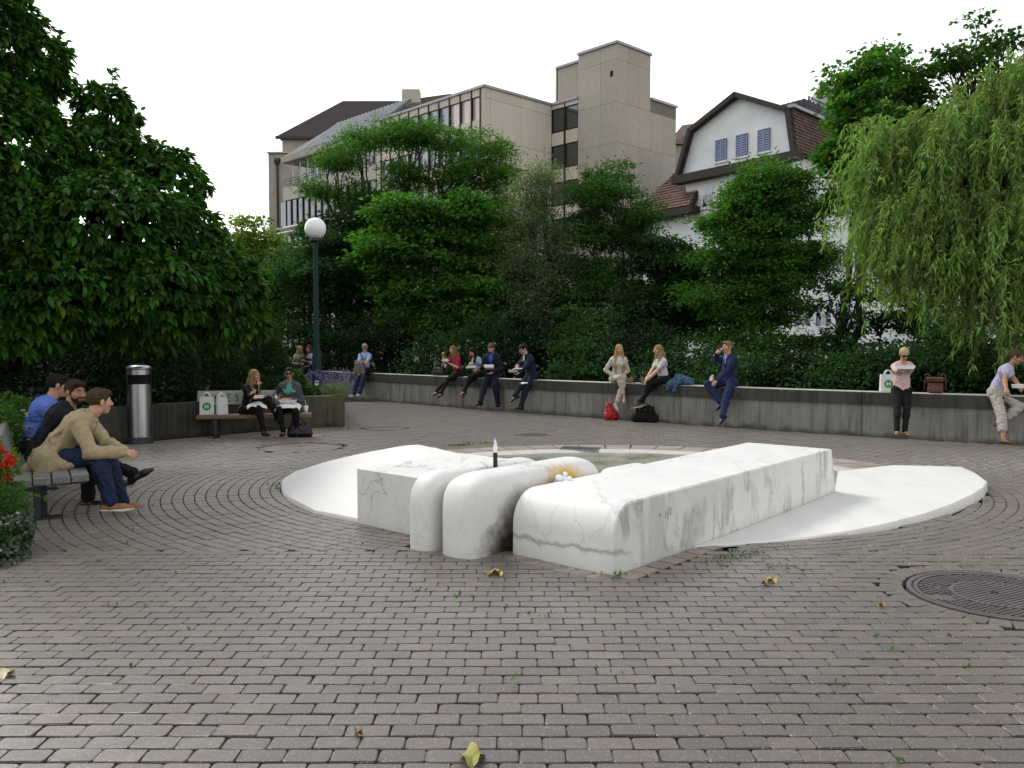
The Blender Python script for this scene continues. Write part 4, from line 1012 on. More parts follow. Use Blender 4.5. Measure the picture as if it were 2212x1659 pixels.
# roof terrace with railing on the right
q = [hp(1.6, .45), hp(8, .45), hp(8, 3.0), hp(1.6, 3.0)]; b = FB(); b.prism(np.array(q) if np.cross(q[1]-q[0], q[2]-q[1]) > 0 else np.array(q)[::-1], 11.2, 12.15); b.out('roof_terrace', pmat('dark_zinc', (.06, .065, .085), (.045, .048, .06), 4, .5, .1, 20, .3), house)
for i in range(10): FB().bar((*hp(1.56, .5+i*.26), 11.4), (*hp(1.56, .5+i*.26), 12.16), .03, .03).out('standing_seam', M_RAIL, house)
face([(.0, .1, 11.42), (8, .1, 11.42), (8, .1, 11.55), (0, .1, 11.55)], .3, 'gutter', M_FLASH, outn=np.array((*(-H2), 0)))
for zz in (11.65, 11.8, 12.15): FB().bar((*hp(1.5, .2), zz), (*hp(8, .2), zz), .035, .035).out('rail', M_RAIL, house)
for i in range(8):
    a0 = 1.5+i*.92
    FB().bar((*hp(a0, .2), 11.4), (*hp(a0, .2), 12.18), .05, .05).out('rail_post', M_RAIL, house)
    if i < 7:
        for k in range(3):
            a1 = a0+k/3
            FB().bar((*hp(a1, .2), 11.8), (*hp(a1+1/3, .2), 12.15), .025, .025).out('rail_brace', M_RAIL, house); FB().bar((*hp(a1+1/3, .2), 11.8), (*hp(a1, .2), 12.15), .022, .03).out('rail_brace', M_RAIL, house)
def shutter_leaf(win, org, du, out, u0, u1, z0, z1, slats=9):
    f = cell(house, org, du, out, u0, u1, z0, z1, M_BLACK, 'shutter', .03, .05, .0)
    b = FB()
    for (ua, ub, za, zb) in ((u0, u0+.045, z0, z1), (u1-.045, u1, z0, z1), (u0, u1, z0, z0+.05), (u0, u1, z1-.05, z1)):
        a_, b_ = org+du*ua, org+du*ub; q = [(*(a_+out*.075), za), (*(b_+out*.075), za), (*(b_+out*.075), zb), (*(a_+out*.075), zb)]
        n3 = np.cross(np.array(q[1])-np.array(q[0]), np.array(q[3])-np.array(q[0])); b.slab(q if n3[:2]@out > 0 else q[::-1], .03)
    fr = b.out('shutter_frame', M_BLUESH, house)
    for i in range(slats):
        zc = z0+.06+(z1-z0-.12)*(i+.5)/slats; hh = (z1-z0-.12)/slats*.36
        a_, b_ = org+du*(u0+.045), org+du*(u1-.045); q = [(*(a_+out*.075), zc-hh), (*(b_+out*.075), zc-hh), (*(b_+out*.057), zc+hh), (*(a_+out*.057), zc+hh)]
        n3 = np.cross(np.array(q[1])-np.array(q[0]), np.array(q[3])-np.array(q[0])); FB().slab(q if n3[:2]@out > 0 else q[::-1], .012).out('slat', M_BLUESH, house)
for k, sl_ in ((4.03, 8), (2.87, 8), (1.71, 8)):
    for s in (-1, 1): shutter_leaf(None, hp(.25, 0), H2, -H1, k+(0 if s > 0 else -.31), k+(.31 if s > 0 else 0), 9.92, 10.88, sl_)
    cell(house, hp(.25, 0), H2, -H1, k-.38, k+.38, 9.84, 9.92, M_FRAMEW, 'window_sill', .1, .08, 0)
def window(org, du, out, uc, zc, w=.58, h=.95, shut=True):
    cell(house, org, du, out, uc-w/2-.08, uc+w/2+.08, zc-h/2-.06, zc+h/2+.06, M_FRAMEW, 'window_frame', .05, .02, 0)
    for s in (-1, 1):
        for (za, zb) in ((zc-h/2, zc+.08), (zc+.11, zc+h/2)):
            cell(house, org, du, out, uc+(.015 if s > 0 else -w/2), uc+(w/2 if s > 0 else -.015), za, zb, M_PANE3 if zb > zc+.2 else M_PANE, 'window_pane', .03, .032, .012)
    cell(house, org, du, out, uc-w/2-.14, uc+w/2+.14, zc-h/2-.13, zc-h/2-.06, M_FRAMEW, 'window_sill', .1, .09, 0)
    if shut:
        for s in (-1, 1):
            u0 = uc+(w/2+.05 if s > 0 else -w/2-.05-.3); shutter_leaf(None, org, du, out, u0, u0+.3, zc-h/2, zc+h/2, 7)
for k in (4.84, 2.74, 1.1): window(hp(.36, 0), H2, -H1, k, 8.5, shut=False)
for zc in (5.6, 3.0, .6):
    for k in (5.3, 3.3, 1.4): window(hp(.36, 0), H2, -H1, k, zc)
    for a in (1.4, 3.4, 5.4, 7.4): window(hp(0, .3), H1, -H2, a, zc)
for a in (2.4, 4.9): window(hp(0, .3), H1, -H2, a, 8.2, shut=False)
# lower wing to the left with steep tiled roof
q = [hp(.4, 6.2), hp(6, 6.2), hp(6, 9.0), hp(.4, 9.0)]; b = FB(); b.prism(np.array(q) if np.cross(q[1]-q[0], q[2]-q[1]) > 0 else np.array(q)[::-1], -4, 7.9); b.out('wall', M_WHITEWALL, house)
face([(-.35, 5.45, 8.05), (-.35, 9.3, 8.05), (2.3, 7.5, 10.85), (2.3, 5.45, 10.85)], .22, 'roof', M_FASCIA, outn=np.array((*(-H1), 1.)))
tiles(house, (*hp(-.35, 5.45), 8.07), (*hp(-.35, 9.3), 8.07), (*hp(2.3, 5.45), 10.87), (*hp(2.3, 7.5), 10.87), 18, 20, M_TILE)
face([(-.38, 5.3, 7.75), (-.38, 9.35, 7.75), (-.38, 9.35, 8.05), (-.38, 5.3, 8.05)], .3, 'fascia', M_FASCIA); face([(2.3, 7.52, 10.86), (-.36, 9.32, 8.06), (4.5, 9.32, 8.06)], .15, 'roof', M_TILE, outn=np.array((*H2, .6)))
face([(-.38, 5.3, 7.75), (2.2, 5.3, 7.75), (2.2, 5.3, 8.0), (-.38, 5.3, 8.1)], .12, 'fascia', M_FASCIA, outn=np.array((*(-H2), 0)))
for k in (6.9, 8.3): window(hp(.4, 0), H2, -H1, k, 5.9)
# small parts of other houses
s1 = far_thing('grey_block', 'plain pale grey rooftop block far behind the white house', 'building', (20, 56))
p0 = AT(1771, 182, 56); p1 = AT(1850, 182, 56); pb = AT(1736, 215, 60)
b = FB(); b.prism([(pb[0], 62), (p0[0], 56), (p1[0]+2, 56), (p1[0]+2, 66), (pb[0], 66)], -4, [p0[2]-2.2, p0[2], p0[2], p0[2], p0[2]-2.2]); b.out('wall', pmat('pale_grey', (.42, .41, .41), (.38, .37, .37), 2, .85), s1)
mm = np.array((.35*p0[0]+.65*pb[0], .35*56+.65*62)); FB().box((mm[0]+.55, mm[1]-1.1, p0[2]-1.35), (.7, .7, .8), ((math.cos(2.1), math.sin(2.1), 0), (-math.sin(2.1), math.cos(2.1), 0), (0, 0, 1))).out('opening', M_BLACK, s1)
s2 = far_thing('brown_roof_house', 'house with low brown tiled roof far behind the willow', 'building', (27, 58))
p0 = AT(1880, 236, 58); p1 = AT(2075, 232, 58); q0 = AT(1860, 330, 54)
b = FB(); b.add([(q0[0], 54, q0[2]), (p1[0]+2, 54, q0[2]), (p1[0]+1, 60, p1[2]), (p0[0], 60, p0[2]), (q0[0], 66, q0[2]), (p1[0]+2, 66, q0[2])], [(0, 1, 2, 3), (3, 2, 5, 4), (0, 3, 4), (1, 5, 2), (0, 4, 5, 1)]); b.out('roof', pmat('brown_roof2', (.12, .075, .06), (.085, .06, .05), 4, .85, .4, 25), s2)
b = FB(); b.prism([(q0[0]+.4, 54.5), (p1[0]+1.6, 54.5), (p1[0]+1.6, 65.5), (q0[0]+.4, 65.5)], -4, q0[2]-.02); b.out('wall', M_WHITEWALL, s2)
s3 = far_thing('narrow_house', 'brown roofed house squeezed between the stair tower and the white house', 'building', (11, 52))
p0 = AT(1452, 275, 52); p1 = AT(1520, 250, 52)
b = FB(); b.add([(p0[0]-.4, 51.5, p0[2]-1.1), (p1[0]+2, 51.5, p0[2]-1.1), (p1[0]+2, 55, p1[2]+.6), (p0[0]+1.2, 55, p1[2]+.2), (p0[0]-.4, 58, p0[2]-1.1), (p1[0]+2, 58, p0[2]-1.1)], [(0, 1, 2, 3), (3, 2, 5, 4), (0, 3, 4), (1, 5, 2), (0, 4, 5, 1)]); b.out('roof', M_TILE, s3)
b = FB(); b.prism([(p0[0]-.2, 51.8), (p1[0]+2, 51.8), (p1[0]+2, 57.7), (p0[0]-.2, 57.7)], -4, p0[2]-1.12); b.out('wall', M_RENDERL, s3)
# ============================================================ vegetation
M_BARK = pmat('bark', (.045, .036, .028), (.022, .018, .015), 6, .9, .8, 25, stretch=(3, 3, .6))
M_TWIG = pmat('twig', (.10, .085, .065), (.06, .05, .04), 6, .9)
L_MAGN = leafmat('magnolia_leaf', (.034, .105, .015), .5, .02, .34, .16, .5, .03)
L_LOCUST = leafmat('locust_leaf', (.070, .170, .032), .35, .02, .45, .12, .6)
L_MAPLE = leafmat('bright_maple_leaf', (.064, .165, .030), .4, .025, .45, .12, .6)
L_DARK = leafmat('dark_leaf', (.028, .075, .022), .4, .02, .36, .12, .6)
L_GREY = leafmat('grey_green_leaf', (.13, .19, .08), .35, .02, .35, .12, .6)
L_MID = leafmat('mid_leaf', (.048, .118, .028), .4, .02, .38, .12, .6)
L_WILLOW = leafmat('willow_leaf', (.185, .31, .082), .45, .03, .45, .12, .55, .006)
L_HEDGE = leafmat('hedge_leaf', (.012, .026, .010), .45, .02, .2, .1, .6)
L_YEW = leafmat('cotoneaster_leaf', (.022, .050, .017), .45, .03, .25, .12, .6, .02)
L_FAR = leafmat('far_leaf', (.13, .20, .05), .35, .03, .5, .1, .6, .03)
L_HERB = leafmat('herb_leaf', (.07, .17, .03), .35, .03, .45, .25, .45)
L_IVY = leafmat('ivy_leaf', (.035, .075, .025), .45, .03, .3, .5, .35)
def nrm(a): return a/(np.linalg.norm(a, axis=-1, keepdims=True)+1e-9)
def leaves(name, mat, parent, C, D, Nn, L, Wd, fine=False, droop=.15, fold=.12):
    """C base points, D directions, Nn face normals, L lengths, Wd widths"""
    n = len(C); D = nrm(D); B = nrm(np.cross(Nn, D)); Nn = np.cross(D, B)
    L = np.broadcast_to(L, n)[:, None]; Wd = np.broadcast_to(Wd, n)[:, None]
    z = np.array((0, 0, 1.))
    if not fine:
        P = [C, C+D*L*.45+B*Wd*.5+Nn*L*fold, C+D*L-z*L*droop, C+D*L*.45-B*Wd*.5+Nn*L*fold]
        V = np.stack(P, 1).reshape(-1, 3); F = np.array([[0, 1, 2, 3]])[None]+(np.arange(n)*4)[:, None, None]
        F = F.reshape(-1, 4)
    else:
        P = [C, C+D*L*.28+B*Wd*.42+Nn*L*fold*.8, C+D*L*.62+B*Wd*.46+Nn*L*fold-z*L*droop*.35, C+D*L-z*L*droop, C+D*L*.62-B*Wd*.46+Nn*L*fold-z*L*droop*.35, C+D*L*.28-B*Wd*.42+Nn*L*fold*.8, C+D*L*.5-z*L*droop*.2]
        V = np.stack(P, 1).reshape(-1, 3); T = np.array([[0, 1, 6], [1, 2, 6], [2, 3, 6], [3, 4, 6], [4, 5, 6], [5, 0, 6]])
        F = (T[None]+(np.arange(n)*7)[:, None, None]).reshape(-1, 3)
    o = obj(name, fast_mesh(name, V, F, fine), mat, parent)
    if name in ('flowers', 'shoot_leaves', 'tendril_leaves'): o['kind'] = 'stuff'
    return rel(parent, o) if parent is not None else o
def sphere_dirs(n, rg): return nrm(rg.normal(size=(n, 3)))
def clump_leaves(cc, cr, per, rg, flat=.6, up=.75, hemi=.35):
    """leaf placement on the skin of many small flattened clumps"""
    n = len(cc)*per; ci = np.repeat(np.arange(len(cc)), per)
    d = sphere_dirs(n, rg); d[:, 2] = np.where(d[:, 2] < -hemi, -d[:, 2]*.6, d[:, 2])
    r = np.where(rg.uniform(0, 1, n) < .24, rg.uniform(.9, 1.55, n), rg.uniform(.25, 1, n)**.6)
    P = cc[ci]+d*r[:, None]*cr[ci][:, None]*np.array((1, 1, flat))
    D = nrm(d*np.array((1, 1, .35))+rg.normal(0, .45, (n, 3))); Nn = nrm(np.array((0, 0, up))+d*.5+rg.normal(0, .4, (n, 3)))
    return P, D, Nn
def lobe_points(lobes, n, rg, shell=.45):
    """lobes: (centre, radii); returns points nearer to the skin, weighted by volume^(2/3)"""
    w = np.array([np.prod(r)**(2/3) for c, r in lobes]); k = rg.choice(len(lobes), n, p=w/w.sum())
    d = sphere_dirs(n, rg); r = rg.uniform(shell, 1, n)**.7
    return np.array([lobes[i][0] for i in k])+d*r[:, None]*np.array([lobes[i][1] for i in k]), k
def lobe(u, v, Y, ru, rv, rd=None):
    c = AT(u, v, Y); s = Y/FP; return (c, np.array((ru*s, (rd if rd is not None else ru*s), rv*s)))
def bez(a, b, sag, k=6, rg=None):
    a = np.asarray(a, float); b = np.asarray(b, float); t = np.linspace(0, 1, k)[:, None]
    m = (a+b)/2+np.array((0, 0, sag)); P = a*(1-t)**2+2*m*t*(1-t)+b*t*t
    if rg is not None: P[1:-1] += rg.normal(0, .02*np.linalg.norm(b-a), P[1:-1].shape)
    return P
def tree(name, label, base, lobes, ncl, cr, per, LW, lm, seed, flat=.55, trunk=.16, stems=1, nbr=18, cat='tree', group=None, fine=False, shell=.35, bark=None, hemi=.35, top=.8, droop=.15, part='crown', twigs=0):
    rg = np.random.default_rng(seed); base = np.asarray(base, float)
    t = thing(name, label, cat, base, 0, group)
    cc, k = lobe_points(lobes, ncl, rg, shell); cr_ = rg.uniform(*cr, ncl)
    P, D, Nn = clump_leaves(cc, cr_, per, rg, flat, hemi=hemi)
    L = rg.uniform(.7, 1.2, len(P))*LW[0]
    leaves(part, lm, t, P, D, Nn, L, L*LW[1]/LW[0], fine, droop)
    ctr = np.mean([c for c, r in lobes], 0); topz = max(c[2]+r[2]*.5 for c, r in lobes)
    bk = bark or M_BARK; b = MB(); joints = []
    for s in range(stems):
        tg = lobes[s % len(lobes)][0] if stems > 1 else ctr
        end = np.array((tg[0]+rg.normal(0, .1), tg[1]+rg.normal(0, .1), base[2]+(topz-base[2])*top))
        p = bez(base+rg.normal(0, .12 if stems > 1 else 0, 3)*np.array((1, 1, 0)), end, 0, 9, rg); p[0][2] = base[2]-.2
        b.tube(p, np.linspace(trunk, trunk*.25, 9), 9); joints += [q for q in p[3:]]
    rel(t, b.obj('trunk', bk, t, True))
    joints = np.array(joints); b = MB()
    for i in rg.choice(ncl, min(nbr, ncl), replace=False):
        c = cc[i]; d = np.linalg.norm(joints-c, axis=1)+np.where(joints[:, 2] > c[2], 1.5, 0); j = joints[np.argmin(d)]
        p = bez(j, c, .12*np.linalg.norm(c-j), 6, rg); r0 = min(trunk*.45, .02+.012*np.linalg.norm(c-j)); b.tube(p, np.linspace(r0, r0*.25, 6), 5)
        for _ in range(twigs):
            e = c+rg.normal(0, .6, 3)+np.array((0, 0, .3)); b.tube(bez(p[rg.integers(2, 6)], e, .1, 4, rg), np.linspace(.012, .004, 4), 3)
    if nbr: rel(t, b.obj('branches', bk, t, True))
    return t
GZ = -3.6
def gb(u, Y): a = AT(u, 760, Y); return (a[0], Y, GZ)
# ---- trees across the water, left to right
tree('locust_tree', 'tall spreading locust tree with layered tufts and dark bare stems before the office', gb(900, 33), [lobe(735, 345, 33, 55, 30, 1.3), lobe(700, 420, 33, 40, 22, 1.2), lobe(790, 305, 33.5, 60, 24, 1.4), lobe(870, 300, 33, 70, 30, 1.6), lobe(955, 300, 33.5, 75, 32, 1.6), lobe(1050, 330, 33, 60, 38, 1.5), lobe(1085, 395, 33, 45, 40, 1.3), lobe(1000, 380, 33, 75, 40, 1.6), lobe(880, 390, 33.5, 70, 30, 1.5), lobe(780, 430, 33, 60, 30, 1.2), lobe(1060, 460, 33, 60, 40, 1.3), lobe(930, 480, 34, 90, 40, 1.5), lobe(1085, 520, 33, 55, 55, 1.4), lobe(1010, 540, 33.5, 80, 55, 1.5), lobe(840, 520, 33.5, 80, 50, 1.5)],
     330, (.35, .75), 170, (.17, .055), L_LOCUST, 11, flat=.6, trunk=.22, stems=5, nbr=90, hemi=.4, shell=.2)
tree('maple_tree', 'bright green maple with broad leaf tufts below the locust tree', gb(900, 29), [lobe(880, 470, 29, 85, 40, 1.3), lobe(840, 555, 29, 75, 50, 1.4), lobe(950, 540, 29, 85, 60, 1.4), lobe(1010, 470, 29.5, 60, 45, 1.2), lobe(880, 640, 29, 90, 55, 1.4), lobe(1000, 630, 29, 80, 60, 1.4), lobe(930, 710, 29, 110, 45, 1.4)],
     270, (.32, .7), 150, (.17, .13), L_MAPLE, 12, flat=.5, trunk=.12, stems=3, nbr=40, shell=.3)
tree('broadleaf_tree', 'dark green leafy tree behind the lamp post, right of the globe', gb(740, 32), [lobe(740, 520, 32, 75, 60, 1.6), lobe(690, 600, 31, 90, 60, 1.6), lobe(770, 620, 32, 80, 80, 1.6), lobe(740, 720, 31, 100, 55, 1.5), lobe(810, 470, 33, 60, 50, 1.5)],
     230, (.4, .85), 150, (.16, .09), L_DARK, 13, flat=.5, trunk=.16, stems=2, nbr=30, shell=.3)
tree('feathery_tree', 'mid green feathery tree left of the lamp post beyond the hedge', gb(610, 34), [lobe(600, 600, 34, 70, 45, 1.6), lobe(650, 570, 34, 55, 40, 1.5), lobe(560, 640, 34, 70, 50, 1.6), lobe(640, 660, 33, 85, 50, 1.6), lobe(620, 740, 32, 110, 50, 1.6)],
     120, (.55, .9), 190, (.18, .06), L_MID, 14, flat=.6, trunk=.14, nbr=24)
tree('pale_tree', 'pale yellow green tree far left between the big shrub and the grey wall', (AT(545, 760, 58)[0], 58, GZ), [lobe(545, 520, 58, 45, 40, 2), lobe(575, 560, 58, 40, 50, 2), lobe(515, 560, 58, 50, 55, 2), lobe(550, 640, 57, 70, 60, 2)],
     120, (.7, 1.2), 120, (.3, .2), L_FAR, 15, flat=.6, trunk=.2, nbr=20)
tree('sparse_willow_shrub', 'sparse grey green shrub with thin bare twigs in front of the concrete wall', gb(1150, 29), [lobe(1150, 470, 29, 60, 85, 1.1), lobe(1120, 570, 29, 65, 60, 1.2), lobe(1200, 560, 29, 60, 70, 1.2), lobe(1150, 660, 29, 90, 70, 1.3), lobe(1170, 400, 29, 40, 45, .9)],
     280, (.35, .6), 95, (.13, .036), L_GREY, 16, flat=.9, trunk=.07, stems=5, nbr=130, shell=.1, bark=M_TWIG, twigs=2)
tree('ash_tree', 'upright multi stemmed tree with airy crown in front of the stair tower', gb(1310, 29), [lobe(1280, 430, 29, 45, 55, 1.1), lobe(1320, 430, 29, 70, 50, 1.3), lobe(1385, 470, 29, 45, 40, 1.1), lobe(1270, 510, 29, 60, 45, 1.2), lobe(1340, 510, 29.5, 75, 45, 1.2), lobe(1250, 590, 29, 45, 35, 1.1), lobe(1283, 385, 29, 16, 26, .6), lobe(1310, 600, 29, 90, 60, 1.2), lobe(1335, 680, 28.5, 95, 60, 1.2), lobe(1245, 670, 28.5, 60, 60, 1.1), lobe(1395, 540, 29, 50, 50, 1.1), lobe(1330, 380, 29, 50, 30, .9)],
     330, (.3, .6), 120, (.13, .05), L_MID, 17, flat=.55, trunk=.09, stems=5, nbr=80, shell=.15)
tree('hazel_shrub', 'leafy shrub in the shadow between the stair tower and the white house', gb(1440, 28), [lobe(1430, 560, 28, 50, 45, 1.1), lobe(1480, 590, 28, 50, 50, 1.1), lobe(1430, 660, 28, 80, 60, 1.2), lobe(1490, 690, 28, 60, 60, 1.1), lobe(1380, 690, 27.5, 70, 60, 1.1)],
     230, (.3, .6), 105, (.14, .09), L_DARK, 18, flat=.55, trunk=.08, stems=4, nbr=60, shell=.2)
tree('hornbeam_tree', 'broad dome shaped green tree in front of the white house', gb(1650, 26), [lobe(1640, 395, 26, 60, 40, 1.2), lobe(1605, 440, 26, 50, 42, 1.2), lobe(1695, 420, 26, 62, 48, 1.3), lobe(1650, 490, 26, 105, 52, 1.4), lobe(1755, 480, 26.5, 45, 48, 1.2), lobe(1560, 500, 26, 50, 40, 1.1), lobe(1565, 560, 26, 65, 52, 1.3), lobe(1675, 570, 26, 105, 68, 1.5), lobe(1765, 570, 26, 40, 45, 1.0), lobe(1560, 650, 26, 80, 60, 1.4), lobe(1650, 660, 26, 100, 70, 1.5), lobe(1640, 740, 25.5, 130, 45, 1.5)],
     390, (.3, .68), 160, (.13, .075), L_MAPLE, 19, flat=.55, trunk=.14, stems=3, nbr=60, shell=.3)
tree('sycamore_tree', 'tall sycamore with dark slanting trunk rising beside the willow', gb(1800, 25), [lobe(1860, 190, 25, 60, 50, 1.2), lobe(1900, 140, 25, 30, 30, .8), lobe(1838, 250, 25, 36, 32, 1.0), lobe(1870, 275, 25, 60, 42, 1.2), lobe(1806, 335, 25, 32, 26, .9), lobe(1850, 350, 25, 60, 50, 1.3), lobe(1960, 190, 26, 45, 40, 1.0), lobe(1850, 420, 25, 40, 36, 1.0), lobe(1970, 250, 26, 50, 30, 1.0), lobe(2010, 280, 26, 60, 35, 1.2), lobe(1900, 330, 26, 80, 60, 1.4)],
     165, (.33, .62), 95, (.19, .14), L_MAPLE, 20, flat=.5, trunk=.15, stems=2, nbr=50, shell=.2, top=.85)
tree('young_maple', 'thin upright maple with loose leaves against the sky above the willow', gb(2110, 25), [lobe(2105, 100, 25, 25, 60, .8), lobe(2090, 165, 25, 50, 40, 1.1), lobe(2160, 90, 25, 35, 35, .9), lobe(2140, 150, 25, 50, 40, 1.1), lobe(2030, 140, 25, 30, 20, .8), lobe(2180, 200, 25, 70, 40, 1.2), lobe(2105, 45, 25, 12, 30, .4)],
     46, (.28, .5), 44, (.17, .14), L_MID, 21, flat=.6, trunk=.07, stems=3, nbr=60, shell=.2)
tree('understory_maple', 'shaded low maple in front of the white house wall below the willow', gb(1880, 24), [lobe(1820, 650, 24, 70, 60, 1.2), lobe(1900, 700, 24, 80, 60, 1.2), lobe(1960, 660, 24, 60, 60, 1.2), lobe(1830, 750, 24, 90, 40, 1.2), lobe(2030, 720, 23, 90, 60, 1.2)],
     58, (.3, .55), 80, (.15, .12), L_DARK, 22, flat=.6, trunk=.08, stems=4, nbr=50, shell=.2)
tree('linden_tree', 'shaded dark green tree between the maple and the sparse twiggy shrub', gb(1080, 31), [lobe(1060, 590, 31, 70, 60, 1.4), lobe(1130, 640, 31, 80, 60, 1.4), lobe(1060, 690, 30, 90, 60, 1.4), lobe(1180, 700, 30, 80, 60, 1.4)],
     170, (.4, .75), 130, (.15, .10), L_DARK, 30, flat=.6, trunk=.12, stems=2, nbr=40, shell=.2)
tree('alder_tree', 'dark leafy tree filling the gap between twiggy shrub and multi stemmed tree', gb(1210, 30), [lobe(1215, 700, 30.5, 60, 50, 1.1), lobe(1210, 740, 30, 80, 50, 1.2)],
     90, (.35, .65), 110, (.13, .08), L_MID, 31, flat=.6, trunk=.08, stems=3, nbr=40, shell=.2)
# ---- low dark shrubs right behind the wall
low = [(835, 740, 27.5, 80, 60), (960, 760, 26, 90, 40), (1080, 720, 26.5, 80, 60), (1170, 740, 25, 80, 60), (1270, 720, 24, 70, 60), (1290, 790, 22, 80, 35), (1380, 760, 22.5, 80, 50), (1480, 770, 21.5, 90, 50), (1600, 800, 20, 90, 35), (1720, 800, 20, 90, 34), (1820, 812, 19, 90, 30), (1890, 790, 18.5, 60, 34), (1995, 785, 19, 80, 42), (2080, 760, 18, 80, 80), (2170, 790, 17, 90, 60), (730, 770, 29, 80, 40)]
names = ['behind the man leaning on the wall', 'behind the eating women on the wall', 'behind the bearded man', 'behind the man in glasses', 'left of the cream jacket woman', 'low behind the cream jacket woman', 'between the two women sharing lunch', 'behind the denim jacket', 'left of the drinking man', 'behind the drinking man', 'in the gap right of the drinking man', 'with ferny sprays left of the standing woman', 'behind the standing woman in pink', 'behind the brown leather bag', 'at the right edge under the willow', 'right of the lamp post']
for i, ((u, v, Y, ru, rv), w) in enumerate(zip(low, names)):
    tree('understory_shrub', 'dark shaded shrub '+w, (AT(u, 760, Y)[0], Y, GZ), [lobe(u, v, Y, ru, rv, 1.1), lobe(u-ru*.5, v+40, Y-.3, ru*.7, rv, .9), lobe(u+ru*.5, v+60, Y, ru*.7, rv, .9), lobe(u, v+110, Y, ru, 60, .9)],
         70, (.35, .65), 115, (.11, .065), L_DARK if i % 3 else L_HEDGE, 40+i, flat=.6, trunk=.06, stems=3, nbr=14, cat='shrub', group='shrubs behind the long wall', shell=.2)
# ---- weeping willow
rg = np.random.default_rng(77)
wl = thing('willow_tree', 'weeping willow with long hanging yellow green sprays at the right', 'tree', (11.5, 19.5, GZ))
Pl, Dl, Nl, Ll = [], [], [], []; bt = MB()
wlobes = [lobe(2010, 300, 17, 125, 60, 1.4), lobe(1930, 400, 17, 65, 60, 1.2), lobe(2100, 330, 16.5, 130, 80, 1.5), lobe(2010, 460, 16.5, 130, 70, 1.3), lobe(2200, 260, 16.5, 110, 90, 1.5), lobe(2150, 480, 16, 110, 90, 1.4), lobe(2250, 430, 16, 80, 130, 1.4), lobe(2060, 560, 16.5, 90, 40, 1.0), lobe(2170, 600, 15.6, 70, 60, .8), lobe(2260, 620, 15.6, 60, 80, 1.0), lobe(2230, 170, 16.5, 100, 60, 1.2), lobe(2120, 240, 17, 90, 50, 1.2), lobe(1915, 320, 17, 45, 38, .9), lobe(1950, 500, 16.8, 70, 60, 1.0)]
S0, kk = lobe_points(wlobes, 420, rg, .15)
S0 = np.repeat(S0, 7, 0)+rg.normal(0, 1, (420*7, 3))*np.array((.20, .20, .14))
root = np.array((11.5, 19.5, 4.6))
for s in S0:
    out = s-root; out[2] = 0; out = unit(out)
    ln = rg.uniform(.35, 1.5); m = 7; up_ = rg.uniform(.05, .32); t = np.linspace(0, 1, m)
    sway = rg.normal(0, .2, 3); sway[2] = 0
    q = s+np.outer(np.sqrt(t)*rg.uniform(.06, .55), out)+np.outer(t*t, sway)-np.outer(t**1.3*ln, (0, 0, 1.))+np.outer(np.sin(t*3.1)*up_, (0, 0, 1.))
    bt.tube(q, np.linspace(.008, .003, m), 3, False)
    nl = int(ln*38); tt = rg.uniform(.05, 1, nl); pos = np.stack([np.interp(tt, t, q[:, i]) for i in range(3)], 1)
    tan = nrm(np.stack([np.interp(tt, t, np.gradient(q[:, i])) for i in range(3)], 1))
    Pl.append(pos); Dl.append(nrm(tan*.7+rg.normal(0, .6, (nl, 3))-np.array((0, 0, .25)))); Nl.append(nrm(rg.normal(0, 1, (nl, 3))+np.array((0, -.3, .4)))); Ll.append(rg.uniform(.09, .175, nl))
P = np.concatenate(Pl); L = np.concatenate(Ll)
leaves('crown', L_WILLOW, wl, P, np.concatenate(Dl), np.concatenate(Nl), L, L*.23, False, .25, .04)
rel(wl, bt.obj('hanging_twigs', pmat('willow_twig', (.16, .15, .05), (.11, .10, .04), 6, .8), wl, True, kind='stuff'))
b = MB(); b.tube(bez((11.5, 19.5, GZ-.2), root, 0, 7, rg), np.linspace(.34, .2, 7), 10); rel(wl, b.obj('trunk', M_BARK, wl, True))
b = MB()
for c, r in wlobes: b.tube(bez(root+rg.normal(0, .15, 3), c+np.array((0, 0, r[2]*.3)), .8, 8, rg), np.linspace(.10, .02, 8), 6)
for uv in (((1880, 330), (2090, 420)), ((1870, 255), (1960, 330)), ((1940, 470), (2060, 430))): b.tube(bez(AT(*uv[0], 16.6), AT(*uv[1], 16.8), .15, 7, rg), np.linspace(.008, .022, 7), 5)
rel(wl, b.obj('branches', pmat('willow_bark', (.14, .12, .07), (.08, .07, .045), 6, .85), wl, True))
# ---- big broad-leaved shrub (magnolia) on the left
rg = np.random.default_rng(5)
mg = thing('magnolia_tree', 'huge dark green large leaved magnolia filling the left side behind the bench', 'tree', (-8.2, 13.2, PZ-.07))
ml = [lobe(-60, 60, 12.0, 110, 130, 1.3), lobe(25, 110, 12.4, 82, 90, 1.2), lobe(-40, 320, 11.2, 170, 150, 1.4), lobe(90, 350, 12.2, 125, 90, 1.3), lobe(235, 350, 12.8, 100, 68, 1.2), lobe(345, 390, 13.0, 82, 72, 1.1), lobe(235, 245, 13, 50, 50, .7),
      lobe(60, 500, 11.2, 140, 120, 1.3), lobe(250, 490, 11.8, 160, 110, 1.4), lobe(370, 520, 12.6, 100, 90, 1.2), lobe(150, 620, 11.2, 160, 90, 1.2), lobe(330, 620, 11.8, 150, 85, 1.2), lobe(470, 610, 12.6, 95, 85, 1.0), lobe(-60, 620, 10.6, 120, 110, 1.1), lobe(500, 690, 12.8, 70, 50, .8), lobe(300, 690, 12.2, 160, 50, 1.0), lobe(40, 700, 11.0, 140, 55, 1.0), lobe(265, 455, 12.4, 95, 60, .9), lobe(150, 445, 12.0, 100, 70, .9), lobe(200, 540, 11.8, 110, 60, .8)]
NL = 90000
P0, k = lobe_points(ml, NL, rg, .66)
lc = np.array([l[0] for l in ml]); lr = np.array([l[1] for l in ml])
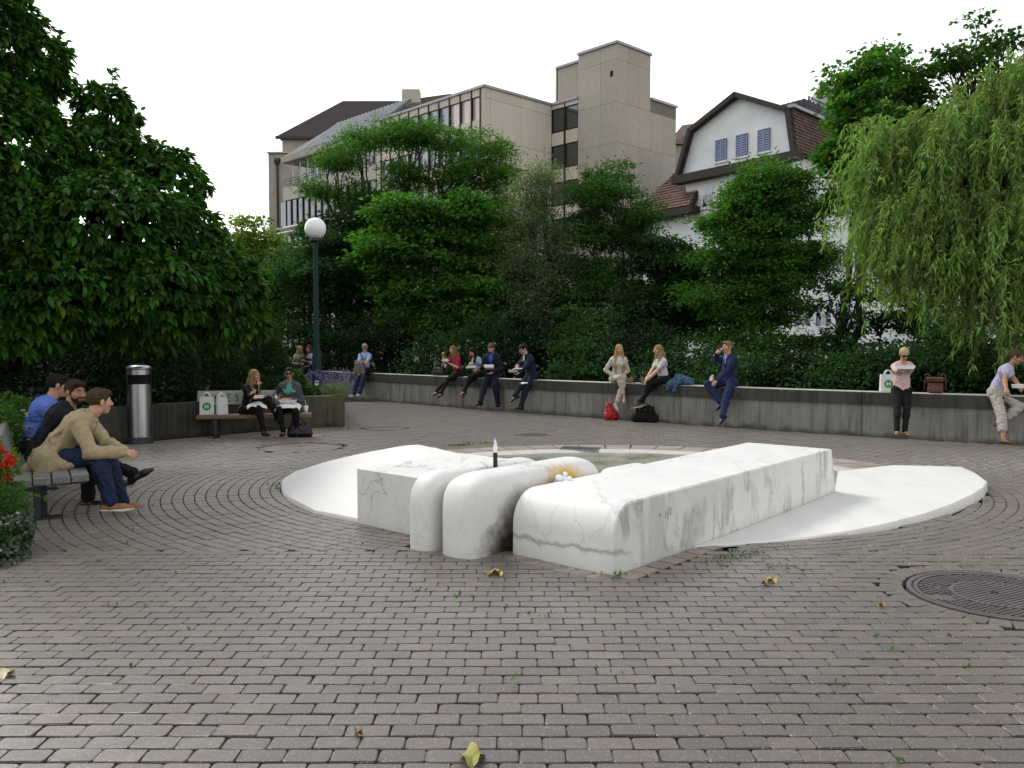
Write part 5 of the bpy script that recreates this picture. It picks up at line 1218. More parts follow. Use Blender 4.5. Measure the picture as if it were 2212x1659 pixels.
inside = np.zeros(NL, bool)
for c, r in ml: inside |= ((((P0-c)/r)**2).sum(1) < .42)
P0, k = P0[~inside], k[~inside]
out = nrm((P0-lc[k])/lr[k]); n = len(P0)
D = nrm(out*np.array((1, 1, .5))*.9+rg.normal(0, .45, (n, 3))-np.array((0, 0, .35))); Nn = nrm(out*.6+np.array((0, 0, .9))+rg.normal(0, .3, (n, 3)))
# whorls: pull leaves to shared shoot tips
cell_ = np.floor(P0/.22); key = (cell_*np.array((73, 179, 283))).sum(1).astype(int); jit = np.random.default_rng(1).normal(0, .06, (4096, 3))
P1 = (cell_+.5)*.22+jit[key % 4096]; P0 = P0*.45+P1*.55
L = rg.uniform(.095, .175, n)
leaves('crown', L_MAGN, mg, P0, D, Nn, L, L*.46, True, .22, .10)
top = AT(235, 215, 13.0); rs = []
sh = []; 
for (ua, va, ub, vb) in ((240, 235, 243, 150), (215, 235, 208, 190), (255, 240, 262, 195), (140, 205, 150, 190), (118, 210, 128, 170)):
    a = AT(ua, va, 12.8); c = AT(ub, vb, 12.8)
    for t in np.linspace(.1, 1, 11): sh.append((a+(c-a)*t, t))
b = MB()
SP = []; SD = []
for p, t in sh:
    for j in range(3):
        d = nrm(rg.normal(0, 1, 3)*np.array((1, 1, .3))+np.array((0, 0, .35))); SP.append(p); SD.append(d)
SP = np.array(SP); SD = np.array(SD)
leaves('shoot_leaves', L_MAGN, mg, SP, SD, nrm(rg.normal(0, .3, SP.shape)+np.array((0, 0, 1.))), rg.uniform(.11, .19, len(SP)), rg.uniform(.05, .08, len(SP)), True, .2, .1)
b = MB()
for (ua, va, ub, vb) in ((240, 260, 243, 150), (215, 260, 208, 190), (255, 260, 262, 195)): b.tube([AT(ua, va, 12.8), AT(ub, vb, 12.8)], [.015, .005], 5)
for l in ml: b.tube(bez((-8.2+rg.normal(0, .3), 13.2+rg.normal(0, .3), 1.3), l[0], .3, 7, rg), np.linspace(.10, .02, 7), 6)
rel(mg, b.obj('branches', M_BARK, mg, True))
b = MB()
for i in range(4): b.tube(bez((-8.2+rg.normal(0, .25), 13.2+rg.normal(0, .25), .3), (-8.2+rg.normal(0, .5), 13.2+rg.normal(0, .4), 2.2), 0, 5, rg), np.linspace(.14, .10, 5), 8)
rel(mg, b.obj('trunk', M_BARK, mg, True))
# ---- hedge masses in the planting bed behind bin and benches
def hedge(label, base, lobes, n, LW, mat, seed, name='hedge', cat='hedge', shell=.7, spiky=0, up=.5, stem=True):
    rg = np.random.default_rng(seed); t = thing(name, label, cat, base)
    P, k = lobe_points(lobes, n, rg, shell); lc = np.array([l[0] for l in lobes]); lr = np.array([l[1] for l in lobes])
    out = nrm((P-lc[k])/lr[k]); m = P[:, 2] > PZ-.1 if base[2] > .2 else P[:, 2] > 0.0
    P, out = P[m], out[m]; n = len(P)
    D = nrm(out+rg.normal(0, .5, (n, 3))+np.array((0, 0, spiky))); L = rg.uniform(.6, 1.3, n)*LW[0]
    leaves('foliage', mat, t, P, D, nrm(out*.6+np.array((0, 0, up))+rg.normal(0, .5, (n, 3))), L, L*LW[1]/LW[0])
    if stem:
        b = MB()
        for l in lobes:
            for j in range(3): b.tube(bez((l[0][0]+rg.normal(0, .15), l[0][1]+rg.normal(0, .15), base[2]), l[0]+rg.normal(0, .3, 3)*l[1], .05, 4, rg), np.linspace(.02, .006, 4), 4)
        rel(t, b.obj('stems', M_BARK, t, True, kind='stuff'))
    return t
def hl(x, y, z, rx, ry, rz): return (np.array((x, y, z)), np.array((rx, ry, rz)))
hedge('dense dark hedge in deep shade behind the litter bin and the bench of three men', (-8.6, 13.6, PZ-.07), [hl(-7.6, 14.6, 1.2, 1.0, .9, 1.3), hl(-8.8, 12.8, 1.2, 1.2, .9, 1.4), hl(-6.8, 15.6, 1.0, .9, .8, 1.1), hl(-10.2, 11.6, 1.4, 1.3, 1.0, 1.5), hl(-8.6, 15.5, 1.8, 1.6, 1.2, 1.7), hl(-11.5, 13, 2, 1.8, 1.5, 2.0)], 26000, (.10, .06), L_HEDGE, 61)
hedge('arching fine leaved cotoneaster hedge behind the two women on the bench', (-5.6, 18.3, PZ-.07), [lobe(598, 815, 18.3, 38, 48, .6), lobe(565, 780, 18.5, 50, 62, .7), lobe(500, 750, 18.6, 85, 75, .8), lobe(440, 800, 17.3, 90, 85, .6), lobe(370, 810, 16.3, 60, 85, .5), lobe(520, 840, 17.3, 60, 45, .4), lobe(590, 850, 17.6, 45, 35, .4), lobe(400, 720, 18.8, 120, 80, 1.0), lobe(300, 800, 16.5, 80, 100, .6)], 52000, (.075, .030), L_YEW, 62, spiky=.25)
for i, (lab, L_) in enumerate((('dense dark evergreen behind the big magnolia on the far left', [hl(-15, 20, 2.2, 3.2, 2.2, 3.4), hl(-19, 18, 2.5, 3.5, 2.5, 3.8)]), ('dark evergreen between the magnolia and the long wall', [hl(-11, 24, 1.9, 2.6, 1.8, 2.7), hl(-14.5, 24.5, 2.4, 2.8, 2, 3.2)]), ('low dark evergreen beyond the hedge, left of the people by the lamp', [hl(-10.5, 28.5, 1.5, 1.9, 1.3, 2.2), hl(-13.5, 30, 2.2, 2.6, 1.8, 3.0)]))):
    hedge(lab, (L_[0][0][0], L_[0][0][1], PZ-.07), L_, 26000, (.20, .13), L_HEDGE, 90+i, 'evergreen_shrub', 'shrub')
# lavender and grasses round the lamp post
def tuft(label, name, cat, c, n, h, spread, mat, seed, flower=None, w=.02):
    rg = np.random.default_rng(seed); t = thing(name, label, cat, c)
    a = rg.uniform(0, 6.28, n); r = np.sqrt(rg.uniform(0, 1, n))*spread*.5
    P = np.c_[c[0]+np.cos(a)*r, c[1]+np.sin(a)*r, np.full(n, c[2]-.02)]; D = nrm(np.c_[np.cos(a)*.55*rg.uniform(.2, 1.2, n), np.sin(a)*.55*rg.uniform(.2, 1.2, n), np.ones(n)])
    L = rg.uniform(.55, 1.1, n)*h
    leaves('foliage', mat, t, P, D, nrm(np.c_[np.cos(a), np.sin(a), .3*np.ones(n)]+rg.normal(0, .4, (n, 3))), L, w, False, .12, .04)
    if flower is not None:
        m = n//3; tip = P[:m]+D[:m]*L[:m, None]*1.25; Q = np.repeat(tip, 9, 0)+rg.normal(0, .012, (m*9, 3))+np.tile(np.linspace(-.10, .05, 9), m)[:, None]*np.repeat(D[:m], 9, 0)
        leaves('flowers', flower, t, Q, nrm(rg.normal(0, 1, Q.shape)+np.array((0, 0, .5))), nrm(rg.normal(0, 1, Q.shape)), .035, .022)
    return t
M_LAV = leafmat('lavender_flower', (.20, .15, .40), .35, .03, .3, .2, .6)
sz = PZ-.07
for i, (dx, dy, lab) in enumerate(((-.36, -.05, 'purple lavender clump left of the lamp post'), (.34, .10, 'purple lavender clump right of the lamp post'), (.48, -.35, 'purple lavender clump at the planter corner right of the lamp'))):
    tuft(lab, 'lavender', 'lavender', (lp[0]+dx, lp[1]+dy, sz), 150, .46, .42, L_GREY, 70+i, M_LAV, .010)
tuft('green grassy plant at the planter edge in front of the lamp post', 'garden_plant', 'plant', (lp[0]-.28, lp[1]-.5, sz), 150, .30, .4, L_MID, 75, None, .018)
hedge('small leafy green plants along the planter edge left of the lamp post', (-4.35, 17.75, sz), [hl(-4.62, 17.5, .70, .28, .2, .22), hl(-4.25, 17.7, .66, .25, .2, .16), hl(-4.6, 17.9, .85, .25, .25, .3)], 2600, (.08, .045), L_MID, 76, 'garden_plant', 'plant')
# bed at the far left: herbs, geraniums, rosemary with ivy
def G2(u, v, Y): return AT(u, v, Y)
hedge('bright parsley green herb plant with white flower heads behind the left bench', (-5.6, 8.9, 0.05), [lobe(10, 905, 9.7, 55, 55, .4), lobe(-30, 930, 9.0, 60, 70, .4), lobe(40, 900, 10.3, 40, 40, .3), lobe(52, 955, 9.9, 26, 34, .2), lobe(-20, 1000, 8.3, 40, 60, .3)], 6500, (.055, .03), L_HERB, 81, 'herb_plant', 'plant', .5, .3)
rg = np.random.default_rng(3)
hp_ = thing('white_flowers', 'white flat flower heads scattered over the green herb plant', 'flowers', (-5.6, 8.8, .06)); b = MB()
for i in range(16):
    c = AT(rg.uniform(5, 66), rg.uniform(885, 950), 9.5)
    for j in range(12): q = c+rg.normal(0, .018, 3)*np.array((1, 1, .3)); b.box(q, (.013, .013, .006))
rel(hp_, b.obj('petals', pmat('cream_petal', (.55, .58, .48), None, 8, .7), hp_, kind='stuff'))
L_RED = leafmat('geranium_petal', (.55, .02, .015), .3, .02, .3, .2, .6)
gr_ = thing('geranium', 'red flowering geranium at the left end of the bench', 'flowers', (*AT(10, 1010, 7.7)[:2], .06))
P = []; 
for (u, v) in ((22, 1000), (12, 1018), (30, 990), (6, 975), (16, 1035), (4, 1008)):
    c = AT(u-6, v, 7.25); P.append(c+rg.normal(0, .02, (32, 3)))
P = np.concatenate(P); leaves('flowers', L_RED, gr_, P, nrm(rg.normal(0, 1, P.shape)), nrm(rg.normal(0, 1, P.shape)), .035, .032)
P = AT(-12, 1025, 7.3)+rg.normal(0, 1, (350, 3))*np.array((.085, .10, .13)); leaves('foliage', L_HERB, gr_, P, nrm(rg.normal(0, 1, P.shape)), nrm(rg.normal(0, .6, P.shape)+np.array((0, 0, 1.))), .07, .06)
hedge('dark green bushy rosemary with ivy trailing over the paving at the left edge', (*AT(10, 1150, 6.9)[:2], 0.0), [lobe(-5, 1110, 7.0, 52, 58, .35), lobe(-40, 1085, 7.1, 70, 60, .4), lobe(5, 1165, 6.75, 42, 45, .3), lobe(-30, 1190, 6.6, 60, 45, .3)], 9500, (.05, .012), L_MID, 83, 'rosemary_bush', 'bush', .4, .5)
P, k = lobe_points([lobe(8, 1165, 6.7, 46, 50, .3), lobe(-5, 1205, 6.5, 50, 28, .3), lobe(38, 1140, 6.85, 20, 36, .2)], 900, rg, .85)
iv = thing('ivy', 'trailing ivy with small lobed leaves at the foot of the rosemary bush', 'ivy', (*AT(30, 1200, 6.6)[:2], 0)); P = P[P[:, 2] > .01]
leaves('foliage', L_IVY, iv, P, nrm(rg.normal(0, .6, P.shape)+np.array((.5, -.3, -.4))), nrm(rg.normal(0, .4, P.shape)+np.array((.3, -.7, .7))), .038, .034, True)
pp = np.array([AT(u, v, 7.6) for u, v in ((30, 1080), (48, 1070), (62, 1071), (78, 1073), (95, 1075))]); b = MB(); b.tube(pp, .004, 4); rel(iv, b.obj('tendril', M_TWIG, iv))
leaves('tendril_leaves', L_HERB, iv, np.repeat(pp[1:], 2, 0), nrm(rg.normal(0, 1, (8, 3))), nrm(rg.normal(0, .3, (8, 3))+np.array((0, -1, .5))), .04, .036, True)
# weeds in the joints
wt = []
for (u, v, n) in ((1000, 962, 60), (985, 964, 60), (1050, 958, 50), (1015, 957, 30), (1090, 957, 20), (610, 1048, 40), (603, 1056, 40), (1540, 1215, 14), (1575, 1207, 22), (1600, 1198, 16), (1625, 1196, 14), (1690, 1185, 10), (1560, 1222, 10), (1660, 1225, 8), (1720, 1230, 8), (745, 925, 40), (735, 930, 25), (700, 935, 18), (1160, 1330, 6), (1000, 1290, 6), (1320, 1460, 5), (1105, 1475, 6), (650, 928, 15), (1330, 1245, 18), (925, 1140, 8), (1950, 1200, 6)):
    g = G(u, v); wt.append(g+rg.normal(0, 1, (n, 3))*np.array((.05, .035, .004))*(1+g[1]/20)+np.array((0, 0, .006)))
for i in range(45):
    y = rg.uniform(3, 9); x = rg.uniform(-.6, .6)*y; q = round((y-2.45)/BD)*BD+2.45; wt.append(np.array((x, q, .0))+rg.normal(0, 1, (rg.integers(2, 5), 3))*np.array((.012, .004, .002)))
P = np.concatenate(wt)
s_, t_ = toST(P[:, 0], P[:, 1]); P = P[~((s_ > 0) & (s_ < 4.3) & (t_ > 0) & (t_ < 1))]
o = leaves('weeds', L_HERB, None, P, nrm(rg.normal(0, .7, P.shape)+np.array((0, 0, .7))), nrm(rg.normal(0, 1, P.shape)), rg.uniform(.02, .05, len(P)), .014); tag(o, kind='stuff', label='small green weeds growing in the paving joints')
# fallen leaves
M_DRY = pmat('dry_leaf', (.30, .22, .07), (.15, .09, .03), 18, .7); M_YEL = pmat('yellow_leaf', (.55, .42, .06), (.40, .30, .08), 12, .6); M_GRL = pmat('green_yellow_leaf', (.16, .22, .06), (.38, .28, .04), 14, .6)
def fallen(label, u, v, L, mat, seed, n=1):
    rg = np.random.default_rng(seed); c = G(u, v); c[2] = .012
    me_v = []; k = 9; a = rg.uniform(0, 6.28)
    V = [(0, 0, 0)]+[(math.cos(q)*L*.5*(1+.25*math.sin(5*q+seed)), math.sin(q)*L*.32*(1+.2*math.cos(4*q)), .02*math.sin(3*q+seed)+.012*abs(math.sin(q*2))) for q in np.arange(14)*2*math.pi/14]
    o = obj('fallen_leaf', fast_mesh('fallen_leaf', V, [(0, i+1, (i+1) % 14+1) for i in range(14)], True), mat, None, c, a)
    return tag(o, label, 'leaf', 'fallen leaves on the paving')
fallen('curled green and yellow leaf lying at the bottom of the paving', 1020, 1640, .15, M_GRL, 2); fallen('bright yellow leaf on the paving right of the big marble block', 1668, 1258, .10, M_YEL, 3)
fallen('brown crumpled leaf in front of the rounded slabs', 1062, 1240, .13, M_DRY, 4); fallen('orange brown curled leaf touching the brown crumpled one', 1078, 1243, .09, M_YEL, 5); fallen('pale yellow leaf at the left edge of the paving', 8, 1462, .10, pmat('pale_leaf', (.6, .55, .36), None, 9, .6), 6)
fallen('small brown leaf near the manhole cover', 1905, 1312, .06, M_DRY, 7); fallen('tiny orange leaf left of the bright yellow leaf', 1650, 1264, .05, M_DRY, 8); fallen('small reddish leaf in the left middle of the paving', 775, 1590, .05, M_DRY, 9)
# ============================================================ people
def skinmat(name, c):
    if name in MATS: return MATS[name]
    m, n, p, o = _new(name); v = coords(n)
    n.links.new(mixc(n, ramp(n, noise(n, v, 18, 4), [(.35, 0.0), (.75, .6)]), c, (c[0]*.85, c[1]*.66, c[2]*.6)), p.inputs['Base Color'])
    p.inputs['Roughness'].default_value = .5; p.inputs['Subsurface Weight'].default_value = .12; p.inputs['Subsurface Radius'].default_value = (.02, .008, .004); p.inputs['Specular IOR Level'].default_value = .35
    MATS[name] = m; return m
M_EYEW = pmat('eye_white', (.36, .34, .32), None, 9, .3); M_EYED = pmat('eye_dark', (.02, .015, .012), None, 9, .2)
def lipmat(c): return pmat('lip_%02d' % int(c[0]*100), (c[0]*.85, c[1]*.50, c[2]*.5), None, 9, .45)
def fabric(name, c, rough=.88, s=26):
    return pmat('fabric_'+name, c, tuple(x*.78 for x in c), s, rough, .25, 240, spec=.2)
def hairmat(name, c, c2=None):
    return pmat('hair_'+name, c, c2 or tuple(x*.5 for x in c), 5, .75, .7, 55, stretch=(9, 9, 1.2), spec=.15)
SHOE_SOLE = pmat('white_rubber', (.62, .60, .56), None, 9, .7)
def Rz(a): c, s = math.cos(a), math.sin(a); return np.array([[c, -s, 0], [s, c, 0], [0, 0, 1.]])
def Rx(a): c, s = math.cos(a), math.sin(a); return np.array([[1., 0, 0], [0, c, -s], [0, s, c]])
def Ry(a): c, s = math.cos(a), math.sin(a); return np.array([[c, 0, s], [0, 1., 0], [-s, 0, c]])
def ik(a, c, l1, l2, pole):
    a = np.asarray(a, float); c = np.asarray(c, float); n = c-a; d = np.linalg.norm(n); n = n/d
    dm = (l1+l2)*.995
    if d > dm: d = dm; c = a+n*d
    x = (l1*l1-l2*l2+d*d)/(2*d); h = math.sqrt(max(l1*l1-x*x, 0)); p = np.asarray(pole, float); p = p-n*(p@n); p = unit(p)
    return a+n*x+p*h, c
def hand_sdf(S, w, d, back, sgn, curl=.4, s=1.0, spread=.1):
    """wrist, finger direction, back-of-hand normal; sgn +1 right hand"""
    X = unit(d); Z = np.asarray(back, float); Z = unit(Z-X*(Z@X)); Y = np.cross(Z, X)*sgn
    def P(x, y, z): return w+s*(X*x+Y*y+Z*z)
    bases = [(.088, .030), (.093, .010), (.089, -.010), (.080, -.028)]; lens = [.072, .082, .076, .060]
    for (bx, by), ln in zip(bases, lens):
        S.cone(P(0, by*.45, 0), P(bx, by, 0), .0165*s, .0125*s, .012*s)
        p = np.array((bx, by, 0.)); a = 0
        for f, c in ((.45, 60), (.31, 75), (.24, 45)):
            a += R_(c*curl); q = p+ln*f*np.array((math.cos(a), by*spread*8*.25, -math.sin(a))); S.cone(P(*p), P(*q), .0088*s, .0078*s, .004*s); p = q
    S.cone(P(-.02, 0, 0), P(.03, 0, 0), .026*s, .026*s, .02*s, (Z, .75))
    t0 = P(.018, .024, -.004); t1 = P(.048, .048-.012*curl, -.014-.012*curl); t2 = P(.078, .054-.03*curl, -.022-.026*curl); t3 = P(.098, .050-.04*curl, -.026-.034*curl)
    S.cone(t0, t1, .016*s, .0125*s, .012*s); S.cone(t1, t2, .0115*s, .0098*s, .004*s); S.cone(t2, t3, .0098*s, .008*s, .003*s)
def head_sdf(S, c, R, s=1.0, fem=False, smile=0):
    def P(*q): return c+R@(np.array(q)*s)
    def E(q, r, k=.015, sub=False): S.ell(P(*q), np.array(r)*s, R, k*s, sub)
    def C(a, b, ra, rb, k=.01, sub=False): S.cone(P(*a), P(*b), ra*s, rb*s, k*s, None, sub)
    jw = .052 if fem else .058
    E((0, -.014, .036), (.074, .093, .082)); E((0, .030, -.030), (jw, .056, .074), .03); E((0, .058, -.090), (.024 if fem else .03, .022, .018), .025)
    for x in (-1, 1):
        E((x*.036, .056, -.018), (.026, .024, .026), .03); C((x*.012, .083, .034), (x*.046, .066, .030), .009, .008, .012)
        E((x*.031, .094, .010), (.017, .016, .010), .012, True)
        E((x*.0785, -.008, -.002), (.010, .020, .031), .008); E((x*.013, .098, -.027), (.010, .010, .008), .008)
    C((0, .086, .022), (0, .111, -.022), .008, .0125, .012)
    C((-.021, .080, -.054), (.021, .080, -.054), .0075, .0075, .008); C((-.018, .079, -.064), (.018, .079, -.064), .008, .008, .008); C((-.026, .090, -.0585), (.026, .090, -.0585), .0022, .0022, .002, True)
    return P
PEOPLE = []
def person(label, loc, f, hz, feet, hands, colors, l1=10, l2=20, side=0, head=(0, 0), s=1.0, fem=False, hair='short', top='jacket', group=None, skin=(.48, .27, .18), hcol=(.05, .03, .02), hcol2=None, elbow=None, knee=None,
           curl=(.4, .4), hdir=None, hback=None, cuff=1.0, sleeve=2.0, wide=0.0, vox=.013, twist=0, glasses=None, beard=None, extra=None, footdir=None, footpitch=(0, 0), shoe='shoe', headup=0.0, hipw=1.0, hairlen=.33, bulk=1.0):
    f = unit((f[0], f[1], 0)); yaw = math.atan2(-f[0], f[1]); RW = Rz(yaw); o3 = np.array((loc[0], loc[1], 0.))
    def loc_(p):
        if len(p) == 4: return RW.T@(AT(p[0], p[1], p[2])-o3)       # survey sight line and distance
        return np.asarray(p, float)
    nm = str(len(PEOPLE))
    body = bpy.data.objects.new('person', bpy.data.meshes.new('person')); link(body); body.location = o3; body.rotation_euler = (0, 0, yaw)
    tag(body, label, 'person', group)
    x3, y3, z3 = np.eye(3)
    def dr(a, sd=side): return np.array((math.sin(R_(sd)), math.sin(R_(a))*math.cos(R_(sd)), math.cos(R_(a))*math.cos(R_(sd))))
    hipc = np.array((0, 0, hz)); d1, d2, d3 = dr(l1), dr((l1+l2)/2), dr(l2)
    waist = hipc+d1*.18*s; chest = waist+d2*.21*s; neck = chest+d3*.125*s
    T = Rz(R_(twist)); xs = T@x3; sw = (.142 if fem else .168)*s
    sh = {1: neck-d3*.075*s+xs*sw, -1: neck-d3*.075*s-xs*sw}
    hip = {k: hipc+x3*k*.088*s*hipw for k in (1, -1)}
    HR = Rz(R_(head[0]))@Rx(-R_(head[1])); hd3 = dr(l2*.5+headup)
    hc = neck+hd3*.075*s+HR@np.array((0, .022, .085))*s
    fwd = T@unit(np.cross(d2, x3)*-1) if False else unit(np.cross(x3, d2)*-1)
    fwd = unit(np.array((0, math.cos(R_((l1+l2)/2)), -math.sin(R_((l1+l2)/2))))); fwdT = T@fwd
    ank = {}; kn = {}; fdir = {}
    for i, k in ((0, -1), (1, 1)):
        a = loc_(feet[i]); pole = np.array((k*.15, 1, .25)) if knee is None else np.asarray(knee[i], float)
        kn[k], ank[k] = ik(hip[k], a, .445*s, .43*s, pole)
        fd = np.array((k*.2, 1, 0.)) if footdir is None else np.asarray(footdir[i], float); fd = unit(fd); fp = R_(footpitch[i]); fd = fd*math.cos(fp)+z3*math.sin(fp); fdir[k] = fd
    wr = {}; el = {}
    for i, k in ((0, -1), (1, 1)):
        h = loc_(hands[i]); pole = np.array((k*.55, -.35, -.8)) if elbow is None or elbow[i] is None else np.asarray(elbow[i], float)
        el[k], wr[k] = ik(sh[k], h, .285*s, .265*s, pole)
    # ---------- skin: limbs, head and hands in one mesh
    Vs = []; Fs = []; Ms = []; n0 = 0
    def addm(V, F, mi):
        nonlocal n0
        Vs.append(V); Fs.append(F+n0); Ms.append(mi if not np.isscalar(mi) else np.full(len(F), mi)); n0 += len(V)
    S = Sdf()
    S.cone(hipc, waist, .085*s, .08*s, .04, (fwd, .8)).cone(waist, chest, .085*s, .10*s, .04, (fwd, .75)).cone(sh[1]*.9+sh[-1]*.1, sh[-1]*.9+sh[1]*.1, .045*s, .045*s, .04)
    S.cone(neck-d3*.05*s, hc+HR@np.array((0, -.02, -.07))*s, (.048 if fem else .056)*s, (.043 if fem else .052)*s, .03)
    S.cone(neck-d3*.02*s-xs*.07*s, neck-d3*.02*s+xs*.07*s, .035*s, .035*s, .04)
    bt_ = .86 if fem else 1.0
    for k in (1, -1):
        S.chain([sh[k], el[k], wr[k]], np.array((.044, .037, .025))*s*bt_, .02)
        fo = wr[k]*.65+el[k]*.35; S.cone(el[k], fo, .036*s*bt_, .034*s*bt_, .03)
        S.chain([hip[k], kn[k], ank[k]], np.array((.075, .05, .035))*s*bt_, .03)
        cf = kn[k]*.7+ank[k]*.3-unit(fdir[k]*np.array((1, 1, 0)))*.015; S.ell(cf, (.046*s*bt_,)*3, k=.05)
        if shoe in ('pump', 'flat', 'sandal'):
            S.cone(ank[k]-z3*.035*s, ank[k]+fdir[k]*.10*s-z3*.062*s, .030*s, .026*s, .02)
    V, F = S.mesh(vox); addm(V, F, 0)
    S = Sdf(); head_sdf(S, hc, HR, s*(.96 if fem else 1.0), fem)
    S.cone(hc+HR@np.array((0, -.018, -.03))*s, neck+(hc-neck)*.3, (.042 if fem else .051)*s, (.043 if fem else .052)*s, .02)
    V, F = S.mesh(min(vox*.5, .0065)); q = ((V-hc)@HR)/s; fc = q[F].mean(1); mi = np.zeros(len(F), int)
    mi[(np.abs(fc[:, 0]) < .025) & (fc[:, 2] < -.047) & (fc[:, 2] > -.071) & (fc[:, 1] > .07)] = 3
    mi[(np.abs(fc[:, 0]) > .011) & (np.abs(fc[:, 0]) < .047) & (fc[:, 2] > .026) & (fc[:, 2] < .037) & (fc[:, 1] > .06)] = 4
    addm(V, F, mi)
    for x in (-1, 1):
        for r, c_, m_ in ((.0125, (x*.031, .0715, .010), 1), (.0085, (x*.031, .0772, .0095), 2)):
            b = MB(); b.lathe([(r*math.sin(a), -r*math.cos(a)) for a in np.linspace(.05, math.pi-.05, 7)], n=10); V = np.concatenate(b.V)
            Fq = np.array([q_ for q_ in b.F if len(q_) == 4]); addm((V+np.array(c_))*s@HR.T+hc, Fq, m_)
    for i, k in ((0, -1), (1, 1)):
        S = Sdf(); d = unit(wr[k]-el[k]) if hdir is None or hdir[i] is None else np.asarray(hdir[i], float)
        bk = np.array((k*.5, 0, .8)) if hback is None or hback[i] is None else np.asarray(hback[i], float)
        hand_sdf(S, wr[k], d, bk, k, curl[i], s*(.9 if fem else 1.0)); S.cone(wr[k]-unit(wr[k]-el[k])*.05, wr[k], .026*s*bt_, .025*s*bt_, .015)
        V, F = S.mesh(.0062 if vox > .011 else .005); addm(V, F, 0)
    me = fast_mesh('person', np.concatenate(Vs), np.concatenate(Fs), True, np.concatenate(Ms)); body.data = me
    sk_ = skinmat('skin_'+nm, skin); hm = hairmat(nm, hcol, hcol2)
    for m_ in (sk_, M_EYEW, M_EYED, lipmat(skin), hm): me.materials.append(m_)
    # ---------- clothes
    def part(name, S, mat, h=None, nz=None, clip=None, parent=None):
        V, F = S.mesh(h or vox, nz, clip); return obj(name, fast_mesh(name, V, F, True), mat, parent or body)
    sd = len(PEOPLE)*13+5
    if 'trousers' in colors:
        S = Sdf(); w = wide
        S.cone(hip[-1], hip[1], .112*s*hipw, .112*s*hipw, .05).cone(hipc, hipc+d1*.12*s, .125*s, .118*s, .05, (fwd, .82))
        for k in (1, -1):
            e = kn[k]+(ank[k]-kn[k])*cuff
            S.cone(hip[k], kn[k], (.092+w*.4)*s, (.062+w)*s, .04); S.cone(kn[k], e, (.062+w)*s, (.046+w+.02*(1-cuff))*s, .02)
            cf = kn[k]*.7+ank[k]*.3-unit(fdir[k]*np.array((1, 1, 0)))*.012; S.ell(cf, ((.052+w)*s,)*3, k=.05)
        part('trousers', S, colors['trousers'], nz=(.008+w*.25, .09, sd))
    sleeves = 'jacket' if top in ('jacket', 'trench', 'cardigan', 'blazer') else 'shirt'
    def torso(S, g, hem=0.0, fl=.72):
        S.cone(waist, chest, (.112*bulk+g)*s*(.9 if fem else 1), (.138*bulk+g)*s*(.86 if fem else 1), .05, (fwdT, fl)).cone(hipc+d1*(.05-hem)*s, waist, (.122*bulk+g)*s, (.114*bulk+g)*s*(.92 if fem else 1), .05, (fwd, .80))
        for k in (1, -1): S.cone(neck-d3*.035*s+xs*k*.04*s, sh[k], (.050+g*.6)*s*bt_, (.046+g*.7)*s*bt_, .07)
        S.cone(chest-xs*.07*s, chest+xs*.07*s, (.098+g)*s*bt_, (.098+g)*s*bt_, .06)
        if fem:
            for k in (1, -1): S.ell(chest+fwdT*.075*s+xs*k*.062*s-d2*.035*s, np.array((.058, .058, .058))*s, k=.04)
    def arms(S, g, ln):
        for k in (1, -1):
            if ln <= 1: S.cone(sh[k], sh[k]+(el[k]-sh[k])*ln, (.050+g)*s*bt_, (.052+g)*s*bt_, .05)
            else:
                e = el[k]+(wr[k]-el[k])*(ln-1); S.cone(sh[k], el[k], (.049+g)*s*bt_, (.043+g)*s*bt_, .05); S.cone(el[k], e, (.046+g)*s*bt_, (.035+g)*s*bt_, .02)
    col = neck+d3*.012*s
    def collar(S, r=.062, h=.013, up=.0, openf=True):
        for i in range(12):
            a0, a1 = [2*math.pi*(q/12)+math.pi/2 for q in (i, i+1)]
            if openf and i in (11, 0): continue
            p0 = col+up*d3+xs*math.cos(a0)*r*s+fwdT*math.sin(a0)*r*s*.95-d3*.02*math.sin(a0)*s; p1 = col+up*d3+xs*math.cos(a1)*r*s+fwdT*math.sin(a1)*r*s*.95-d3*.02*math.sin(a1)*s
            S.cone(p0, p1, h*s, h*s, .012, (d3, 1.6) if False else None)
    if 'shirt' in colors:
        S = Sdf(); torso(S, .004 if 'jacket' in colors else .011, fl=.70 if 'jacket' in colors else .73)
        if top in ('shirt', 'tee', 'blouse'): arms(S, .004, sleeve)
        else:
            for k in (1, -1):
                dv = unit(wr[k]-el[k]); S.cone(wr[k]-dv*.05, wr[k]-dv*.008, .034*s, .034*s, .01)
        if top in ('tee',): S.cone(neck+d3*.035*s+fwdT*.03*s, neck+d3*.03*s+fwdT*.09*s, .058*s, .062*s, .012, None, True)
        elif top == 'blouse': S.cone(neck+d3*.03*s+fwdT*.05*s, chest+fwdT*.16*s+d2*.02*s, .055*s, .03*s, .012, None, True); S.cone(neck+d3*.05*s, neck+d3*.03*s+fwdT*.03, .05*s, .055*s, .01, None, True)
        else: collar(S, .058, .014, .008); S.cone(neck+d3*.02*s+fwdT*.075*s, neck-d3*.06*s+fwdT*.12*s, .028*s, .012*s, .01, None, True)
        part('shirt' if top not in ('tee', 'blouse') else ('tee' if top == 'tee' else 'blouse'), S, colors['shirt'], nz=(.003 if 'jacket' in colors else .009, .085, sd+1))
